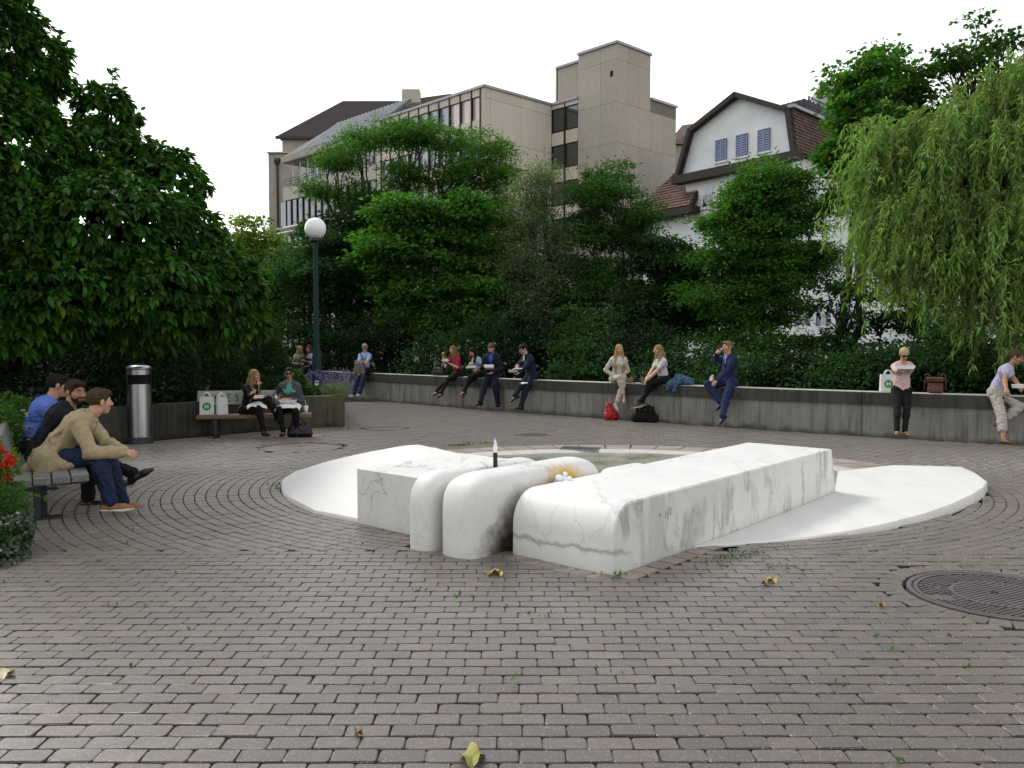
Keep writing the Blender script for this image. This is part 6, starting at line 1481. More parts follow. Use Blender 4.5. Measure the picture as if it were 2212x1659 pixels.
    if 'jacket' in colors:
        S = Sdf(); torso(S, .016 if top != 'trench' else .019, .06 if top != 'trench' else .02, .74); arms(S, .012 if top != 'trench' else .02, sleeve)
        S.cone(hip[-1], hip[1], .116*s, .116*s, .06)
        S.cone(neck+d3*.02*s-xs*.04*s-fwdT*.03, neck+d3*.02*s+xs*.04*s-fwdT*.03, .036*s, .036*s, .03)
        if top == 'trench':
            bkd = np.array((0, -1., 0))
            S.cone(hipc+bkd*.03, hipc+np.array((0, -.15, -.075)), .17*s, .10*s, .06, (z3, .7)).cone(hip[-1]+np.array((-.05, .02, 0)), hip[-1]+np.array((-.09, .10, -.09)), .11*s, .075*s, .05).cone(hip[1]+np.array((.05, .0, 0)), hip[1]+np.array((.085, .02, -.11)), .125*s, .085*s, .05).cone(hip[1]+np.array((.06, .02, 0)), kn[1]*.45+hip[1]*.55+np.array((.05, 0, -.05)), .11*s, .05*s, .05)
        if top == 'trench':
            for (a_, b_, r_) in ((waist+xs*.15-fwd*.05, hip[1]+np.array((.10, .02, -.02)), .020), (waist+xs*.16+fwd*.03, hip[1]+np.array((.12, -.06, -.03)), .017), (chest+xs*.16-fwd*.04, waist+xs*.14-fwd*.09, .018), (sh[1]-d2*.07-fwd*.03, chest-fwd*.13-d2*.06, .018), (el[1]*.6+sh[1]*.4+np.array((.03, -.03, 0)), el[1]*.8+sh[1]*.2+np.array((-.02, -.045, .0)), .020), (el[1]*.8+wr[1]*.2+np.array((.03, 0, -.02)), el[1]*.75+wr[1]*.25+np.array((-.03, .01, .03)), .020), (hip[1]+np.array((.09, -.08, -.04)), hip[1]+np.array((.12, .08, -.10)), .022), (waist-fwd*.12, hipc+np.array((.05, -.17, -.03)), .022)): S.cone(a_, b_, r_, r_*.6, .022)
        nk = neck+d3*.05*s+fwdT*.05*s
        vb = {'jacket': waist+d1*.0+fwd*.12*s, 'blazer': hipc+d1*.05*s+fwd*.16*s, 'cardigan': hipc+d1*.04*s+fwd*.16*s, 'trench': waist+fwd*.16*s}[top]
        ro = {'jacket': (.050, .012), 'blazer': (.052, .055), 'cardigan': (.052, .05), 'trench': (.045, .008)}[top]
        mid = (chest+d2*.03*s)+fwdT*.125*s
        S.cone(nk, mid, ro[0]*s, ro[0]*.9*s, .008, None, True); S.cone(mid, vb, ro[0]*.9*s, ro[1]*s, .008, None, True)
        S.cone(neck+d3*.045*s, neck+d3*.09*s, .050*s, .06*s, .008, None, True)
        jk = part('jacket' if top in ('jacket', 'blazer') else ('trench_coat' if top == 'trench' else 'cardigan'), S, colors['jacket'], nz=(.011 if top == 'trench' else .010, .14 if top == 'trench' else .095, sd+2))
        S = Sdf(); collar(S, .070, .016, .004)
        for k in (1, -1): S.cone(col+xs*k*.055*s+fwdT*.04*s, mid*.6+vb*.4+xs*k*(.035 if top != 'jacket' else .02)*s+fwdT*.004, .016*s, .012*s, .01, (fwdT, .55))
        part('lapel', S, colors['jacket'], parent=jk)
    if 'tie' in colors:
        b = MB(); p = [col+fwdT*.07*s-d3*.02*s, chest+fwdT*.128*s, waist*.5+chest*.5+fwdT*.122*s, waist+fwdT*.108*s]
        for a_, b_ in zip(p[:-1], p[1:]): b.bar(a_, b_, .05*s, .012*s, fwdT)
        b.obj('tie', colors['tie'], body)
    if 'belt' in colors:
        S = Sdf(); S.cone(hipc+d1*.115*s, hipc+d1*.145*s, .129*s, .127*s, .01, (fwd, .82)); part('belt', S, colors['belt'], .009, clip=[(hipc+d1*.155*s, d1), (hipc+d1*.105*s, -d1)])
    # ---------- shoes
    if 'shoes' in colors:
        for k in (-1, 1):
            a = ank[k]; fd = fdir[k]; dn = -np.cross(np.cross(fd, z3), fd); dn = unit(dn); dn = dn if dn[2] < 0 else -dn
            heel = a-fd*.045*s+dn*.052*s; toe = a+fd*.165*s+dn*.064*s; ball = a+fd*.10*s+dn*.058*s
            S = Sdf(); sc = s*(.86 if fem else 1.0); lat = unit(np.cross(fd, dn))
            if shoe in ('pump', 'flat'):
                S.cone(heel, ball, .037*sc, .040*sc, .02, (dn, .85)).cone(ball, toe, .040*sc, .024*sc, .02, (dn, .75)); S.cone(a-dn*.01, a+fd*.05*s+dn*.022*s, .031*sc, .022*sc, .006, None, True)
                if shoe == 'pump': S.cone(heel+dn*.01, heel+dn*.06*s, .014*sc, .008*sc, .008)
            else:
                S.cone(heel, ball, .037*sc, .042*sc, .03, (dn, .85)).cone(ball, toe, .042*sc, .028*sc, .02, (dn, .72)).cone(a+dn*.045*s, a-dn*.0*s, .042*sc, .042*sc, .03)
                if shoe == 'boot': S.cone(a+dn*.03, kn[k]*.3+a*.7, .043*sc, .047*sc, .03)
                if shoe == 'dress': S.cone(heel+dn*.012*s, heel+dn*.028*s, .030*sc, .030*sc, .01)
            o = part('shoe', S, colors['shoes'], min(vox, .010))
            if 'sole' in colors:
                S = Sdf(); S.cone(heel+dn*.022*s, ball+dn*.022*s, .044*sc, .048*sc, .02, (dn, .35)).cone(ball+dn*.022*s, toe+dn*.012*s, .048*sc, .034*sc, .02, (dn, .35)); part('sole', S, colors['sole'], .0085, parent=o)
    # ---------- hair
    hs_ = s*(.97 if fem else 1.0)
    def HP(*q): return hc+HR@(np.array(q)*hs_)
    S = Sdf()
    if hair:
        S.ell(HP(0, -.020, .042), np.array((.083, .100, .088))*hs_, HR, .02)
        if hair == 'short': S.ell(HP(0, .045, .085), np.array((.066, .055, .034))*hs_, HR, .02); S.cone(HP(-.068, .012, .01), HP(-.070, .012, -.015), .014*hs_, .010*hs_, .01).cone(HP(.068, .012, .01), HP(.070, .012, -.015), .014*hs_, .010*hs_, .01)
        S.ell(HP(0, .112, -.012), np.array((.074, .075, .082))*hs_, HR, .012, True)
        if hair in ('short', 'thin', 'bun', 'pony'): S.ell(HP(0, .0, -.10), np.array((.10, .12, .075))*hs_, HR, .012, True)
        if hair in ('short', 'bun', 'pony'):
            for k in (1, -1): S.ell(HP(k*.085, .0, -.01), np.array((.022, .022, .034))*hs_, HR, .008, True)
        if hair == 'bun': S.ell(HP(0, -.115, .02), np.array((.04, .035, .04))*hs_, HR, .02)
        if hair == 'pony': S.chain([HP(0, -.105, .02), HP(.01, -.135, -.04), HP(.012, -.12, -.13)], (.026, .030, .012), .02)
        if hair in ('long', 'bob'):
            ln = hairlen
            for k in (1, -1):
                p0 = HP(k*.068, -.02, .02); p1 = HP(k*.080, -.012, -.09); p2 = p1*.45+(neck+xs*k*.085*s+fwdT*.035*s)*.55-np.array((0, 0, .03)); p3 = neck+xs*k*.085*s+fwdT*(.115 if hair == 'long' else .0)*s-d3*ln*.55; p4 = p3-d3*ln*.45+fwdT*.02*s
                pts = [p0, p1, p2, p3, p4] if hair == 'long' else [p0, p1, p2]
                S.chain(pts, [.028, .032, .036, .032, .012][:len(pts)], .03)
            S.chain([HP(0, -.085, .0), HP(0, -.10, -.10), neck-fwdT*.075*s-d3*.02, neck-fwdT*.09*s-d3*ln*.62], [.05, .058, .062, .022], .04)
        part('hair', S, hm, min(vox*.65, .0085), nz=(.004, .03, sd+4))
    if beard:
        S = Sdf(); S.ell(HP(0, .030, -.036), np.array((.0605, .0605, .074))*hs_, HR, .02); S.ell(HP(0, .06, -.092), np.array((.033, .026, .022))*hs_, HR, .02); S.cone(HP(-.022, .082, -.044), HP(.022, .082, -.044), .008, .008, .01)
        S.ell(HP(0, .085, -.0585), np.array((.020, .03, .009))*hs_, HR, .004, True); S.ell(HP(0, .07, .02), np.array((.09, .07, .058))*hs_, HR, .012, True)
        part('beard', S, hairmat('beard_'+nm, beard), .006, clip=[(HP(0, -.005, 0), HR@np.array((0, -1., 0))), (HP(0, 0, -.012), HR@np.array((0, 0, 1.)))])
    if glasses:
        b = MB(); dark = glasses == 'sun'
        for k in (1, -1):
            ctr = np.array((k*.032, .103, .010))
            if dark: b.add(np.array([ctr+np.array((.027*math.cos(a)*1.0, -.006*abs(math.cos(a)) if k*math.cos(a) > 0 else 0, .019*math.sin(a))) for a in np.arange(14)*2*math.pi/14])*hs_@HR.T+hc, [list(range(14))] + []); 
            ring_ = [(ctr+np.array((.027*math.cos(a), -.006*abs(math.cos(a)) if k*math.cos(a) > 0 else 0, .019*math.sin(a))))*hs_ for a in np.arange(15)*2*math.pi/14]
            b.tube([HR@q+hc for q in ring_], .0032, 5)
            b.tube([HP(k*.058, .098, .014), HP(k*.078, .06, .014), HP(k*.081, -.005, .010)], .0032, 5)
        b.tube([HP(-.007, .106, .014), HP(.007, .106, .014)], .003, 5)
        b.obj('sunglasses' if dark else 'glasses', M_GLASSES, body)
    PEOPLE.append(dict(body=body, R=RW, o=o3, wr=wr, el=el, sh=sh, chest=chest, waist=waist, neck=neck, hipc=hipc, kn=kn, ank=ank, hc=hc, fwd=fwd, d2=d2, d3=d3, s=s, xs=xs))
    return PEOPLE[-1]
def PW(p, q): return p['o']+p['R']@np.asarray(q, float)
M_GLASSES = pmat('dark_lens', (.012, .010, .010), None, 9, .12)
NAVY = fabric('navy', (.012, .015, .032)); BLACKF = fabric('black', (.009, .009, .011)); DENIM = fabric('dark_denim', (.018, .026, .06)); CHAR = fabric('charcoal', (.014, .014, .018))
WHITEF = fabric('white', (.62, .62, .63)); BLUESH_F = fabric('light_blue_shirt', (.30, .40, .68)); MIDBLUE = fabric('mid_blue_shirt', (.06, .12, .48)); ROYAL = fabric('blue_shirt', (.12, .20, .60)); PALEBLUE = fabric('pale_blue', (.36, .52, .64))
KHAKI = fabric('khaki', (.40, .31, .19)); CREAM = fabric('cream', (.60, .54, .44)); PINK = fabric('pink', (.66, .47, .44)); LAV = fabric('lavender', (.48, .47, .66)); LILAC = fabric('lilac', (.40, .37, .58)); BEIGE = fabric('beige', (.44, .40, .345)); CRIMSON = fabric('crimson', (.36, .02, .07)); GREYC = fabric('grey_cardigan', (.075, .08, .095)); TEAL = fabric('teal', (.12, .34, .33)); NAVYB = fabric('bright_navy', (.02, .03, .085)); OLIVE = fabric('olive', (.06, .06, .022)); STRIPE = fabric('beige_knit', (.40, .36, .26))
LEATHERB = pmat('black_leather', (.010, .010, .011), None, 20, .35, .1, 80); LEATHERT = pmat('tan_leather', (.30, .13, .045), (.22, .09, .03), 10, .55, .2, 60); NUDE = pmat('nude_leather', (.46, .31, .22), None, 10, .5)
SEATZ = WZ+.085
def on_wall(u, back=.13):
    p, d = wallpt(u); n = np.array((d[1], -d[0])); n = n if n@(-p) > 0 else -n; return p-n*back
# --- three men on the left bench
P3 = person('man in beige trench coat leaning forward with clasped hands, nearest on left bench', LB0+LBL*.74+LBP*.30, (.97, .24), .535, [(264, 1082, 8.75, 0), (238, 1083, 8.28, 0)], [(268, 975, 8.50, 0), (266, 977, 8.42, 0)],
    dict(trousers=DENIM, shirt=WHITEF, jacket=KHAKI, shoes=LEATHERT, sole=SHOE_SOLE), l1=31, l2=55, head=(34, 2), s=1.11, hair='short', top='trench', hcol=(.085, .05, .028), skin=(.50, .29, .20), vox=.010, wide=.016, elbow=[(-.5, -.2, -.8), (.35, .0, -.9)], curl=(.62, .6), hdir=[(.35, .9, -.25), (-.35, .9, -.2)], hback=[(-.7, 0, .7), (.7, 0, .6)], footdir=[(0, 1, 0), (-.05, 1, 0)], headup=20, sleeve=1.93)
P2 = person('man in black suit and pale blue collar, smiling, middle of left bench, legs crossed', LB0+LBL*1.38+LBP*.22, (.94, .3), .535, [(322, 1030, 9.15, 0), (190, 1077, 8.9, 0)], [(245, 985, 9.05, 0), (250, 990, 9.0, 0)],
    dict(trousers=BLACKF, shirt=fabric('pale_shirt', (.46, .54, .74)), jacket=CHAR, shoes=LEATHERB), l1=22, l2=40, head=(-42, 6), s=1.09, hair='short', top='jacket', hcol=(.045, .026, .016), skin=(.36, .185, .115), vox=.010, wide=.014, beard=(.05, .028, .02), footdir=[(0, 1, 0), (.1, 1, 0)], footpitch=(28, 0), shoe='dress', headup=12)
P1 = person('man in blue shirt with back turned, farthest on the left bench', LB0+LBL*2.24+LBP*.10, (.93, .36), .535, [(262, 1041, 10.1, 0), (225, 1045, 10.0, 0)], [(195, 965, 10.0, 0), (195, 968, 9.9, 0)],
    dict(trousers=CHAR, shirt=ROYAL, shoes=LEATHERB), l1=16, l2=38, head=(12, 12), s=1.11, hair='short', top='shirt', hcol=(.018, .014, .012), skin=(.42, .23, .15), vox=.011, wide=.014, shoe='dress', bulk=1.08)
# --- two women on the second bench
P4 = person('woman in black with long blond hair lifting a fork, on the second bench', B20+B2L*.86+B2P*.22, (.88, -.48), .495, [(600, 904, 15.35, 0), (570, 932, 15.2, 0)], [(553, 861, 15.35, 0), (556, 833, 15.3, 0)],
    dict(trousers=BLACKF, shirt=BLACKF, shoes=LEATHERB), l1=14, l2=24, head=(5, 3), s=.97, fem=True, hair='long', top='shirt', hcol=(.34, .22, .10), hcol2=(.20, .12, .055), curl=(.3, .75), hairlen=.30, footdir=[(.2, 1, 0), (.2, 1, 0)], footpitch=(-25, 0), shoe='boot', elbow=[None, (.6, .2, -.7)], hback=[(-.5, 0, -.8), (.6, 0, .5)])
P5 = person('woman in grey cardigan, teal top and sunglasses sitting on the second bench', B20+B2L*1.62+B2P*.20, (.12, -1), .495, [(640, 933, 15.45, 0), (612, 932, 15.35, 0)], [(624, 862, 15.55, 0), (597, 858, 15.55, 0)],
    dict(trousers=BLACKF, shirt=TEAL, jacket=GREYC, shoes=LEATHERB), l1=4, l2=10, head=(0, 4), s=.98, fem=True, hair='bun', top='cardigan', hcol=(.012, .010, .010), skin=(.40, .215, .135), glasses='sun', curl=(.3, .5), hback=[(0, .5, .8), (0, .5, .8)], shoe='flat', sleeve=1.75)
# --- beyond the planter
P6 = person('fair haired woman in beige knit sitting half hidden behind the hedge', on_wall(634), (.75, -.6), SEATZ, [(-.1, .36, .42), (.1, .36, .42)], [(-.05, .34, 1.02), (.12, .33, 1.02)],
    dict(trousers=CHAR, shirt=STRIPE, shoes=LEATHERB), l1=10, l2=24, head=(-10, 18), s=.98, fem=True, hair='bob', top='shirt', hcol=(.42, .33, .17), shoe='flat', vox=.015)
P7 = person('woman in lilac blouse with brown hair sitting on the wall left of the lamp post', on_wall(669), (-.88, -.42), SEATZ, [(-.09, .36, .42), (.1, .37, .42)], [(-.1, .30, 1.15), (.05, .30, 1.15)],
    dict(trousers=BLACKF, shirt=LILAC, shoes=LEATHERB), l1=6, l2=14, head=(8, 12), s=.97, fem=True, hair='bob', top='shirt', hcol=(.12, .05, .03), shoe='flat', vox=.015, sleeve=1.7)
pt = on_wall(789, -.02)
P8 = person('grey haired man in light blue shirt and sunglasses leaning on the wall', pt, (-.45, -.89), .90, [(762, 857, 25.35, 0), (774, 857, 25.2, 0)][::-1], [(792, 782, 25.3, 0), (772, 794, 25.35, 0)],
    dict(trousers=DENIM, shirt=BLUESH_F, shoes=pmat('canvas_shoe', (.34, .29, .21), None, 8, .7), sole=SHOE_SOLE), l1=-4, l2=2, head=(30, 10), s=1.03, hair='short', top='shirt', hcol=(.34, .33, .31), skin=(.48, .27, .19), glasses='sun', sleeve=.85, wide=.018, curl=(.6, .5), vox=.014, elbow=[(-.4, -.2, -.9), (.4, -.3, -.9)], bulk=1.05)
# --- lunch on the wall
g_ = 'people sitting on the long wall'
P9 = person('woman in crimson top with long brown and blond hair eating from a white bowl', on_wall(983), (-.80, -.60), SEATZ, [(953, 849, 22.55, 0), (938, 849, 22.5, 0)], [(970, 785, 22.75, 0), (957, 766, 22.7, 0)],
    dict(trousers=BLACKF, shirt=CRIMSON, shoes=LEATHERB), l1=12, l2=22, head=(4, 8), s=.98, fem=True, hair='long', top='tee', hcol=(.075, .036, .018), hcol2=(.30, .17, .06), shoe='flat', sleeve=.8, curl=(.35, .8), vox=.014, footpitch=(-22, -22), hback=[(-.3, 0, -.9), (.4, 0, .6)], elbow=[(-.5, .1, -.8), (.7, .3, -.7)], group=g_, hairlen=.36)
P10 = person('woman in pale blue top with dark hair bent over a box, beside the bearded man', on_wall(1026), (-.72, -.69), SEATZ, [(1003, 847, 21.95, 0), (1001, 845, 21.8, 0)], [(1030, 797, 21.95, 0), (1018, 786, 22.0, 0)],
    dict(trousers=BLACKF, shirt=PALEBLUE, shoes=LEATHERB), l1=12, l2=26, head=(6, 34), s=.95, fem=True, hair='long', top='tee', hcol=(.022, .014, .012), shoe='pump', sleeve=.55, vox=.014, footpitch=(-28, -28), hairlen=.16, curl=(.4, .7), group=g_, elbow=[None, (.6, -.1, -.8)])
P11 = person('bearded man in dark suit and bright blue shirt holding a white lunch box', on_wall(1060, .06), (-.30, -.95), SEATZ-.01, [(1076, 871, 21.45, 0), (1034, 879, 21.20, 0)], [(1064, 805, 21.60, 0), (1047, 791, 21.65, 0)],
    dict(trousers=NAVY, shirt=MIDBLUE, jacket=NAVY, shoes=LEATHERB), l1=2, l2=9, head=(4, 26), s=1.06, hair='short', top='jacket', hcol=(.12, .065, .035), beard=(.10, .045, .025), skin=(.52, .30, .22), wide=.014, vox=.014, curl=(.3, .6), shoe='dress', hback=[(0, .3, -.9), (.3, .2, .8)], group=g_, footdir=[(-.1, 1, 0), (.35, 1, 0)])
P12 = person('young man in navy suit and glasses eating from an open box on the wall', on_wall(1141), (-.90, -.44), SEATZ, [(1124, 880, 20.45, 0), (1108, 860, 20.35, 0)], [(1118, 808, 20.45, 0), (1110, 797, 20.4, 0)],
    dict(trousers=NAVY, shirt=WHITEF, jacket=fabric('ink', (.014, .018, .040)), shoes=LEATHERB), l1=8, l2=28, head=(0, 22), s=1.05, hair='short', top='jacket', hcol=(.022, .014, .012), skin=(.50, .30, .22), wide=.012, vox=.014, glasses='clear', curl=(.4, .7), shoe='dress', group=g_, hback=[(-.2, 0, -.9), (.4, 0, .6)], footdir=[(.0, 1, 0), (.1, 1, 0)], footpitch=(0, -30))
P13 = person('blond woman in cream jacket and trousers with legs crossed on the wall', on_wall(1328), (.10, -1), SEATZ, [(1331, 873, 18.90, 0), (1348, 856, 18.85, 0)], [(1337, 812, 19.30, 0), (1328, 814, 19.30, 0)],
    dict(trousers=fabric('cream_trouser', (.50, .445, .38)), shirt=WHITEF, jacket=CREAM, shoes=NUDE), l1=4, l2=12, head=(8, 4), s=1.0, fem=True, hair='long', top='blazer', hcol=(.46, .30, .12), hcol2=(.30, .18, .08), skin=(.55, .34, .25), shoe='pump', vox=.013, hairlen=.36, cuff=.82, sleeve=1.55, footpitch=(-35, -38), hback=[(-.3, .5, .7), (.3, .5, .7)], group=g_, knee=[(-.1, 1, .3), (.05, 1, .5)])
P14 = person('woman in white tee with long light brown hair turned to her neighbour on the wall', on_wall(1428), (-.93, -.36), SEATZ, [(1388, 868, 18.27, 0), (1376, 873, 18.12, 0)], [(1399, 820, 18.27, 0), (1394, 822, 18.22, 0)],
    dict(trousers=BLACKF, shirt=WHITEF, shoes=OLIVE, sole=SHOE_SOLE), l1=10, l2=18, head=(-2, 4), s=1.0, fem=True, hair='long', top='tee', hcol=(.20, .115, .055), hcol2=(.38, .25, .11), skin=(.54, .33, .24), vox=.013, sleeve=.65, hairlen=.30, cuff=.95, footpitch=(-15, -15), group=g_, hback=[(0, .3, .9), (0, .3, .9)])
P15 = person('fair haired man in bright navy suit drinking from a bottle on the wall', on_wall(1571, .10), (-.92, -.40), SEATZ, [(1559, 905, 16.72, 0), (1556, 868, 17.12, 0)], [(1545, 826, 17.07, 0), (1549, 763, 17.12, 0)],
    dict(trousers=NAVYB, shirt=fabric('ice_shirt', (.46, .52, .72)), jacket=NAVYB, tie=fabric('blue_tie', (.08, .13, .38)), shoes=LEATHERB), l1=2, l2=6, head=(0, -4), s=1.07, hair='short', top='jacket', hcol=(.30, .16, .07), skin=(.52, .30, .21), wide=.012, vox=.013, curl=(.55, .75), shoe='dress', group=g_, elbow=[(-.4, -.6, -.7), (.5, .5, -.7)], hback=[(-.4, .3, .8), (.9, 0, .3)], footpitch=(-40, -40), knee=[(-.1, 1, -.1), (.1, 1, .1)])
P16 = person('woman standing in pink blouse, dark trousers and sunglasses, eating from a white box', on_wall(1958, -.30), (-.12, -1), .88, [(1954, 952, 14.38, 0), (1937, 953, 14.36, 0)], [(1960, 809, 14.28, 0), (1944, 807, 14.32, 0)],
    dict(trousers=BLACKF, shirt=PINK, shoes=LEATHERT, belt=pmat('brown_belt', (.10, .04, .025), None, 8, .5)), l1=-2, l2=10, head=(0, 26), s=.97, fem=True, hair='bun', top='blouse', hcol=(.50, .40, .24), hcol2=(.36, .28, .17), skin=(.48, .27, .18), glasses='sun', vox=.012, shoe='flat', sleeve=1.75, curl=(.4, .45), hback=[(0, -.3, -.9), (0, -.3, -.9)], elbow=[(-.9, -.15, -.75), (.9, -.15, -.75)], bulk=1.12, hipw=.9, footdir=[(-.15, 1, 0), (.3, 1, 0)])
P17 = person('woman in lavender tee and beige capris with one foot against the wall', on_wall(2152, .0), (.78, -.62), .87, [(2160, 915, 14.20, 0), (2169, 957, 13.85, 0)], [(2212, 848, 13.80, 0), (2174, 856, 13.70, 0)],
    dict(trousers=BEIGE, shirt=LAV, shoes=pmat('brown_shoe', (.16, .05, .03), None, 8, .5)), l1=16, l2=34, head=(-4, 22), s=1.0, fem=True, hair='pony', top='tee', hcol=(.10, .06, .035), skin=(.42, .22, .14), vox=.012, shoe='flat', sleeve=.35, cuff=.62, wide=.016, curl=(.4, .6), knee=[(-.2, 1, .2), (.1, 1, .1)], footpitch=(-30, 0), headup=14)
# ============================================================ small things people hold, wear or set down
M_PAPER = pmat('white_paper', (.74, .74, .74), (.66, .66, .67), 7, .8, .15, 25); M_FOAM = pmat('white_foam_box', (.76, .76, .76), (.70, .70, .70), 9, .7); M_KRAFT = pmat('kraft_card', (.27, .16, .085), (.20, .115, .06), 8, .85)
M_GREENP = pmat('green_print', (.05, .30, .06), None, 5, .6); M_YFOOD = pmat('yellow_food', (.62, .60, .06), (.35, .45, .06), 30, .6); M_REDBAG = pmat('red_nylon', (.50, .018, .022), (.30, .010, .014), 7, .6, .3, 30)
M_BROWNL = pmat('brown_leather', (.115, .042, .024), (.075, .028, .018), 9, .45, .2, 60); M_DENIMB = pmat('denim_blue', (.085, .15, .25), (.03, .06, .12), 14, .9, .5, 40); M_TAUPE = pmat('taupe_cloth', (.21, .185, .145), (.12, .105, .085), 8, .9, .4, 60)
M_BREAD = pmat('bread', (.50, .30, .12), (.36, .19, .07), 22, .85)
def yawto(p): return math.atan2(p[1], p[0])+math.pi/2
def paper_bag(label, c, rz, w=.245, d=.12, h=.32, mat=M_PAPER, logo=True, group=None):
    t = thing('paper_bag', label, 'bag', c, rz, group)
    b = MB(); w1, d1 = w*.96, d*.72
    V = [(-w/2, -d/2, 0), (w/2, -d/2, 0), (w/2, d/2, 0), (-w/2, d/2, 0), (-w1/2, -d1/2, h), (w1/2, -d1/2, h), (w1/2, d1/2, h), (-w1/2, d1/2, h), (-w/2, 0, h*.05), (w/2, 0, h*.05), (-w1/2+.02, 0, h), (w1/2-.02, 0, h)]
    b.add(V, [(3, 2, 1, 0), (0, 1, 5, 4), (2, 3, 7, 6), (1, 9, 11, 5), (9, 2, 6, 11), (0, 4, 10, 8), (8, 10, 7, 3)]); b.obj('bag_body', mat, t)
    for s in (-1, 1):
        b = MB(); a = np.linspace(0, math.pi, 9); b.tube([(.062*math.cos(q), s*d1/2, h-.01+.085*math.sin(q)) for q in a], .009, 5); b.obj('handle', mat, t)
    if logo:
        n = 24; y0 = -d/2+(d-d1)/2*(.5)-.003
        b = MB(); tl = (d/2-d1/2)/h
        P = [(.075*math.cos(q), -d/2-.003+tl*(h*.46+.075*math.sin(q)), h*.46+.075*math.sin(q)) for q in np.arange(n)*2*math.pi/n]; b.add(P, [list(range(n))]); lg = b.obj('round_logo', M_GREENP, t)
        b = MB(); f = lambda x, z: (x, -d/2-.006+tl*z, z)
        for x in (-.024, .024): b.bar(f(x, h*.46-.034), f(x, h*.46+.034), .016, .002, (0, -1, 0))
        b.bar(f(-.024, h*.46), f(.024, h*.46), .016, .002, (0, -1, 0)); b.obj('letter', M_PAPER, lg)
    return t
def box_thing(name, label, cat, c, rz, size, mat, lid=None, parts=(), group=None, tilt=0):
    """lunch box: tapered tray, optional open lid"""
    t = thing(name, label, cat, c, rz, group); t.rotation_euler = (tilt, 0, rz)
    w, d, h = size; k = .84
    V = [(-w/2*k, -d/2*k, 0), (w/2*k, -d/2*k, 0), (w/2*k, d/2*k, 0), (-w/2*k, d/2*k, 0), (-w/2, -d/2, h), (w/2, -d/2, h), (w/2, d/2, h), (-w/2, d/2, h), (-w/2*.92, -d/2*.92, h), (w/2*.92, -d/2*.92, h), (w/2*.92, d/2*.92, h), (-w/2*.92, d/2*.92, h), (-w/2*k*.95, -d/2*k*.95, h*.25), (w/2*k*.95, -d/2*k*.95, h*.25), (w/2*k*.95, d/2*k*.95, h*.25), (-w/2*k*.95, d/2*k*.95, h*.25)]
    F = [(3, 2, 1, 0)]+[(i, (i+1) % 4, 4+(i+1) % 4, 4+i) for i in range(4)]+[(4+i, 4+(i+1) % 4, 8+(i+1) % 4, 8+i) for i in range(4)]+[(8+i, 8+(i+1) % 4, 12+(i+1) % 4, 12+i) for i in range(4)]+[(12, 13, 14, 15)]
    b = MB(); b.add(V, F); b.obj('tray', mat, t)
    if lid is not None:
        a = R_(lid); b = MB(); y0 = d/2; L = d
        b.box((0, y0+math.cos(a)*L/2, h+math.sin(a)*L/2), (w, L, .012), ((1, 0, 0), (0, math.cos(a), math.sin(a)), (0, -math.sin(a), math.cos(a))), .005); b.box((0, y0+math.cos(a)*L/2-math.sin(a)*.012, h+math.sin(a)*L/2+math.cos(a)*.012), (w*.84, L*.84, .02), ((1, 0, 0), (0, math.cos(a), math.sin(a)), (0, -math.sin(a), math.cos(a))), .009); b.obj('lid', mat, t)
    for nm, m_, fn in parts: fn(nm, m_, t, size)
    return t
def food(nm, m_, t, size):
    S = Sdf(); rg = np.random.default_rng(int(size[0]*1000))
    for i in range(9): S.ell((rg.uniform(-.3, .3)*size[0], rg.uniform(-.3, .3)*size[1], size[2]*rg.uniform(.5, .95)), np.array((.03, .026, .016))*size[0]/.2, k=.012)
    V, F = S.mesh(.006); obj(nm, fast_mesh(nm, V, F, True), m_, t)
def sheet_thing(label, c, rz, w, d, mat=M_PAPER, name='paper_sheet', wav=.012, seed=1, group=None, dropx=0.0):
    n = 9; rg = np.random.default_rng(seed); X, Y = np.meshgrid(np.linspace(-w/2, w/2, n), np.linspace(-d/2, d/2, n)); Z = wav*np.sin(X*18+seed)*np.cos(Y*15+seed*2)+rg.normal(0, wav*.12, X.shape)-dropx*(np.abs(X)/(w/2))**3-dropx*(np.clip(-Y/(d/2), 0, 1))**3
    V = np.stack([X, Y, Z], -1).reshape(-1, 3); F = [(j*n+i, j*n+i+1, (j+1)*n+i+1, (j+1)*n+i) for j in range(n-1) for i in range(n-1)]
    return tag(obj(name, fast_mesh(name, V, F, True), mat, None, c, rz), label, 'paper', group)
def soft(label, name, cat, c, rz, fn, mats, vox=.012, nz=None, group=None):
    t = thing(name, label, cat, c, rz, group)
    for nm, m_, build in fn:
        S = Sdf(); build(S); V, F = S.mesh(vox, nz); obj(nm, fast_mesh(nm, V, F, True), m_, t)
    return t
b2 = lambda l, p, z=.422: (*(B20+B2L*l+B2P*p), z)
b2a = math.atan2(B2L[1], B2L[0])
paper_bag('white paper bag with round green H logo standing on the second bench', b2(.16, .22), b2a+.05)
paper_bag('plain white paper bag right of the bag with the green logo', b2(.42, .24), b2a+.45, .19, .11, .31, logo=False)
cu = thing('paper_cup', 'white paper cup with lid and straw on the right end of the second bench', 'cup', b2(1.90, .24))
MB().lathe([(.030, 0), (.042, .115), (.02, .115)], n=18).obj('cup_body', M_PAPER, cu, True); MB().lathe([(.045, .112), (.045, .124), (.036, .132), (.01, .132)], n=18).obj('lid', M_FOAM, cu); MB().tube([(.01, 0, .12), (-.012, .0, .235)], .004, 6).obj('straw', M_FOAM, cu)
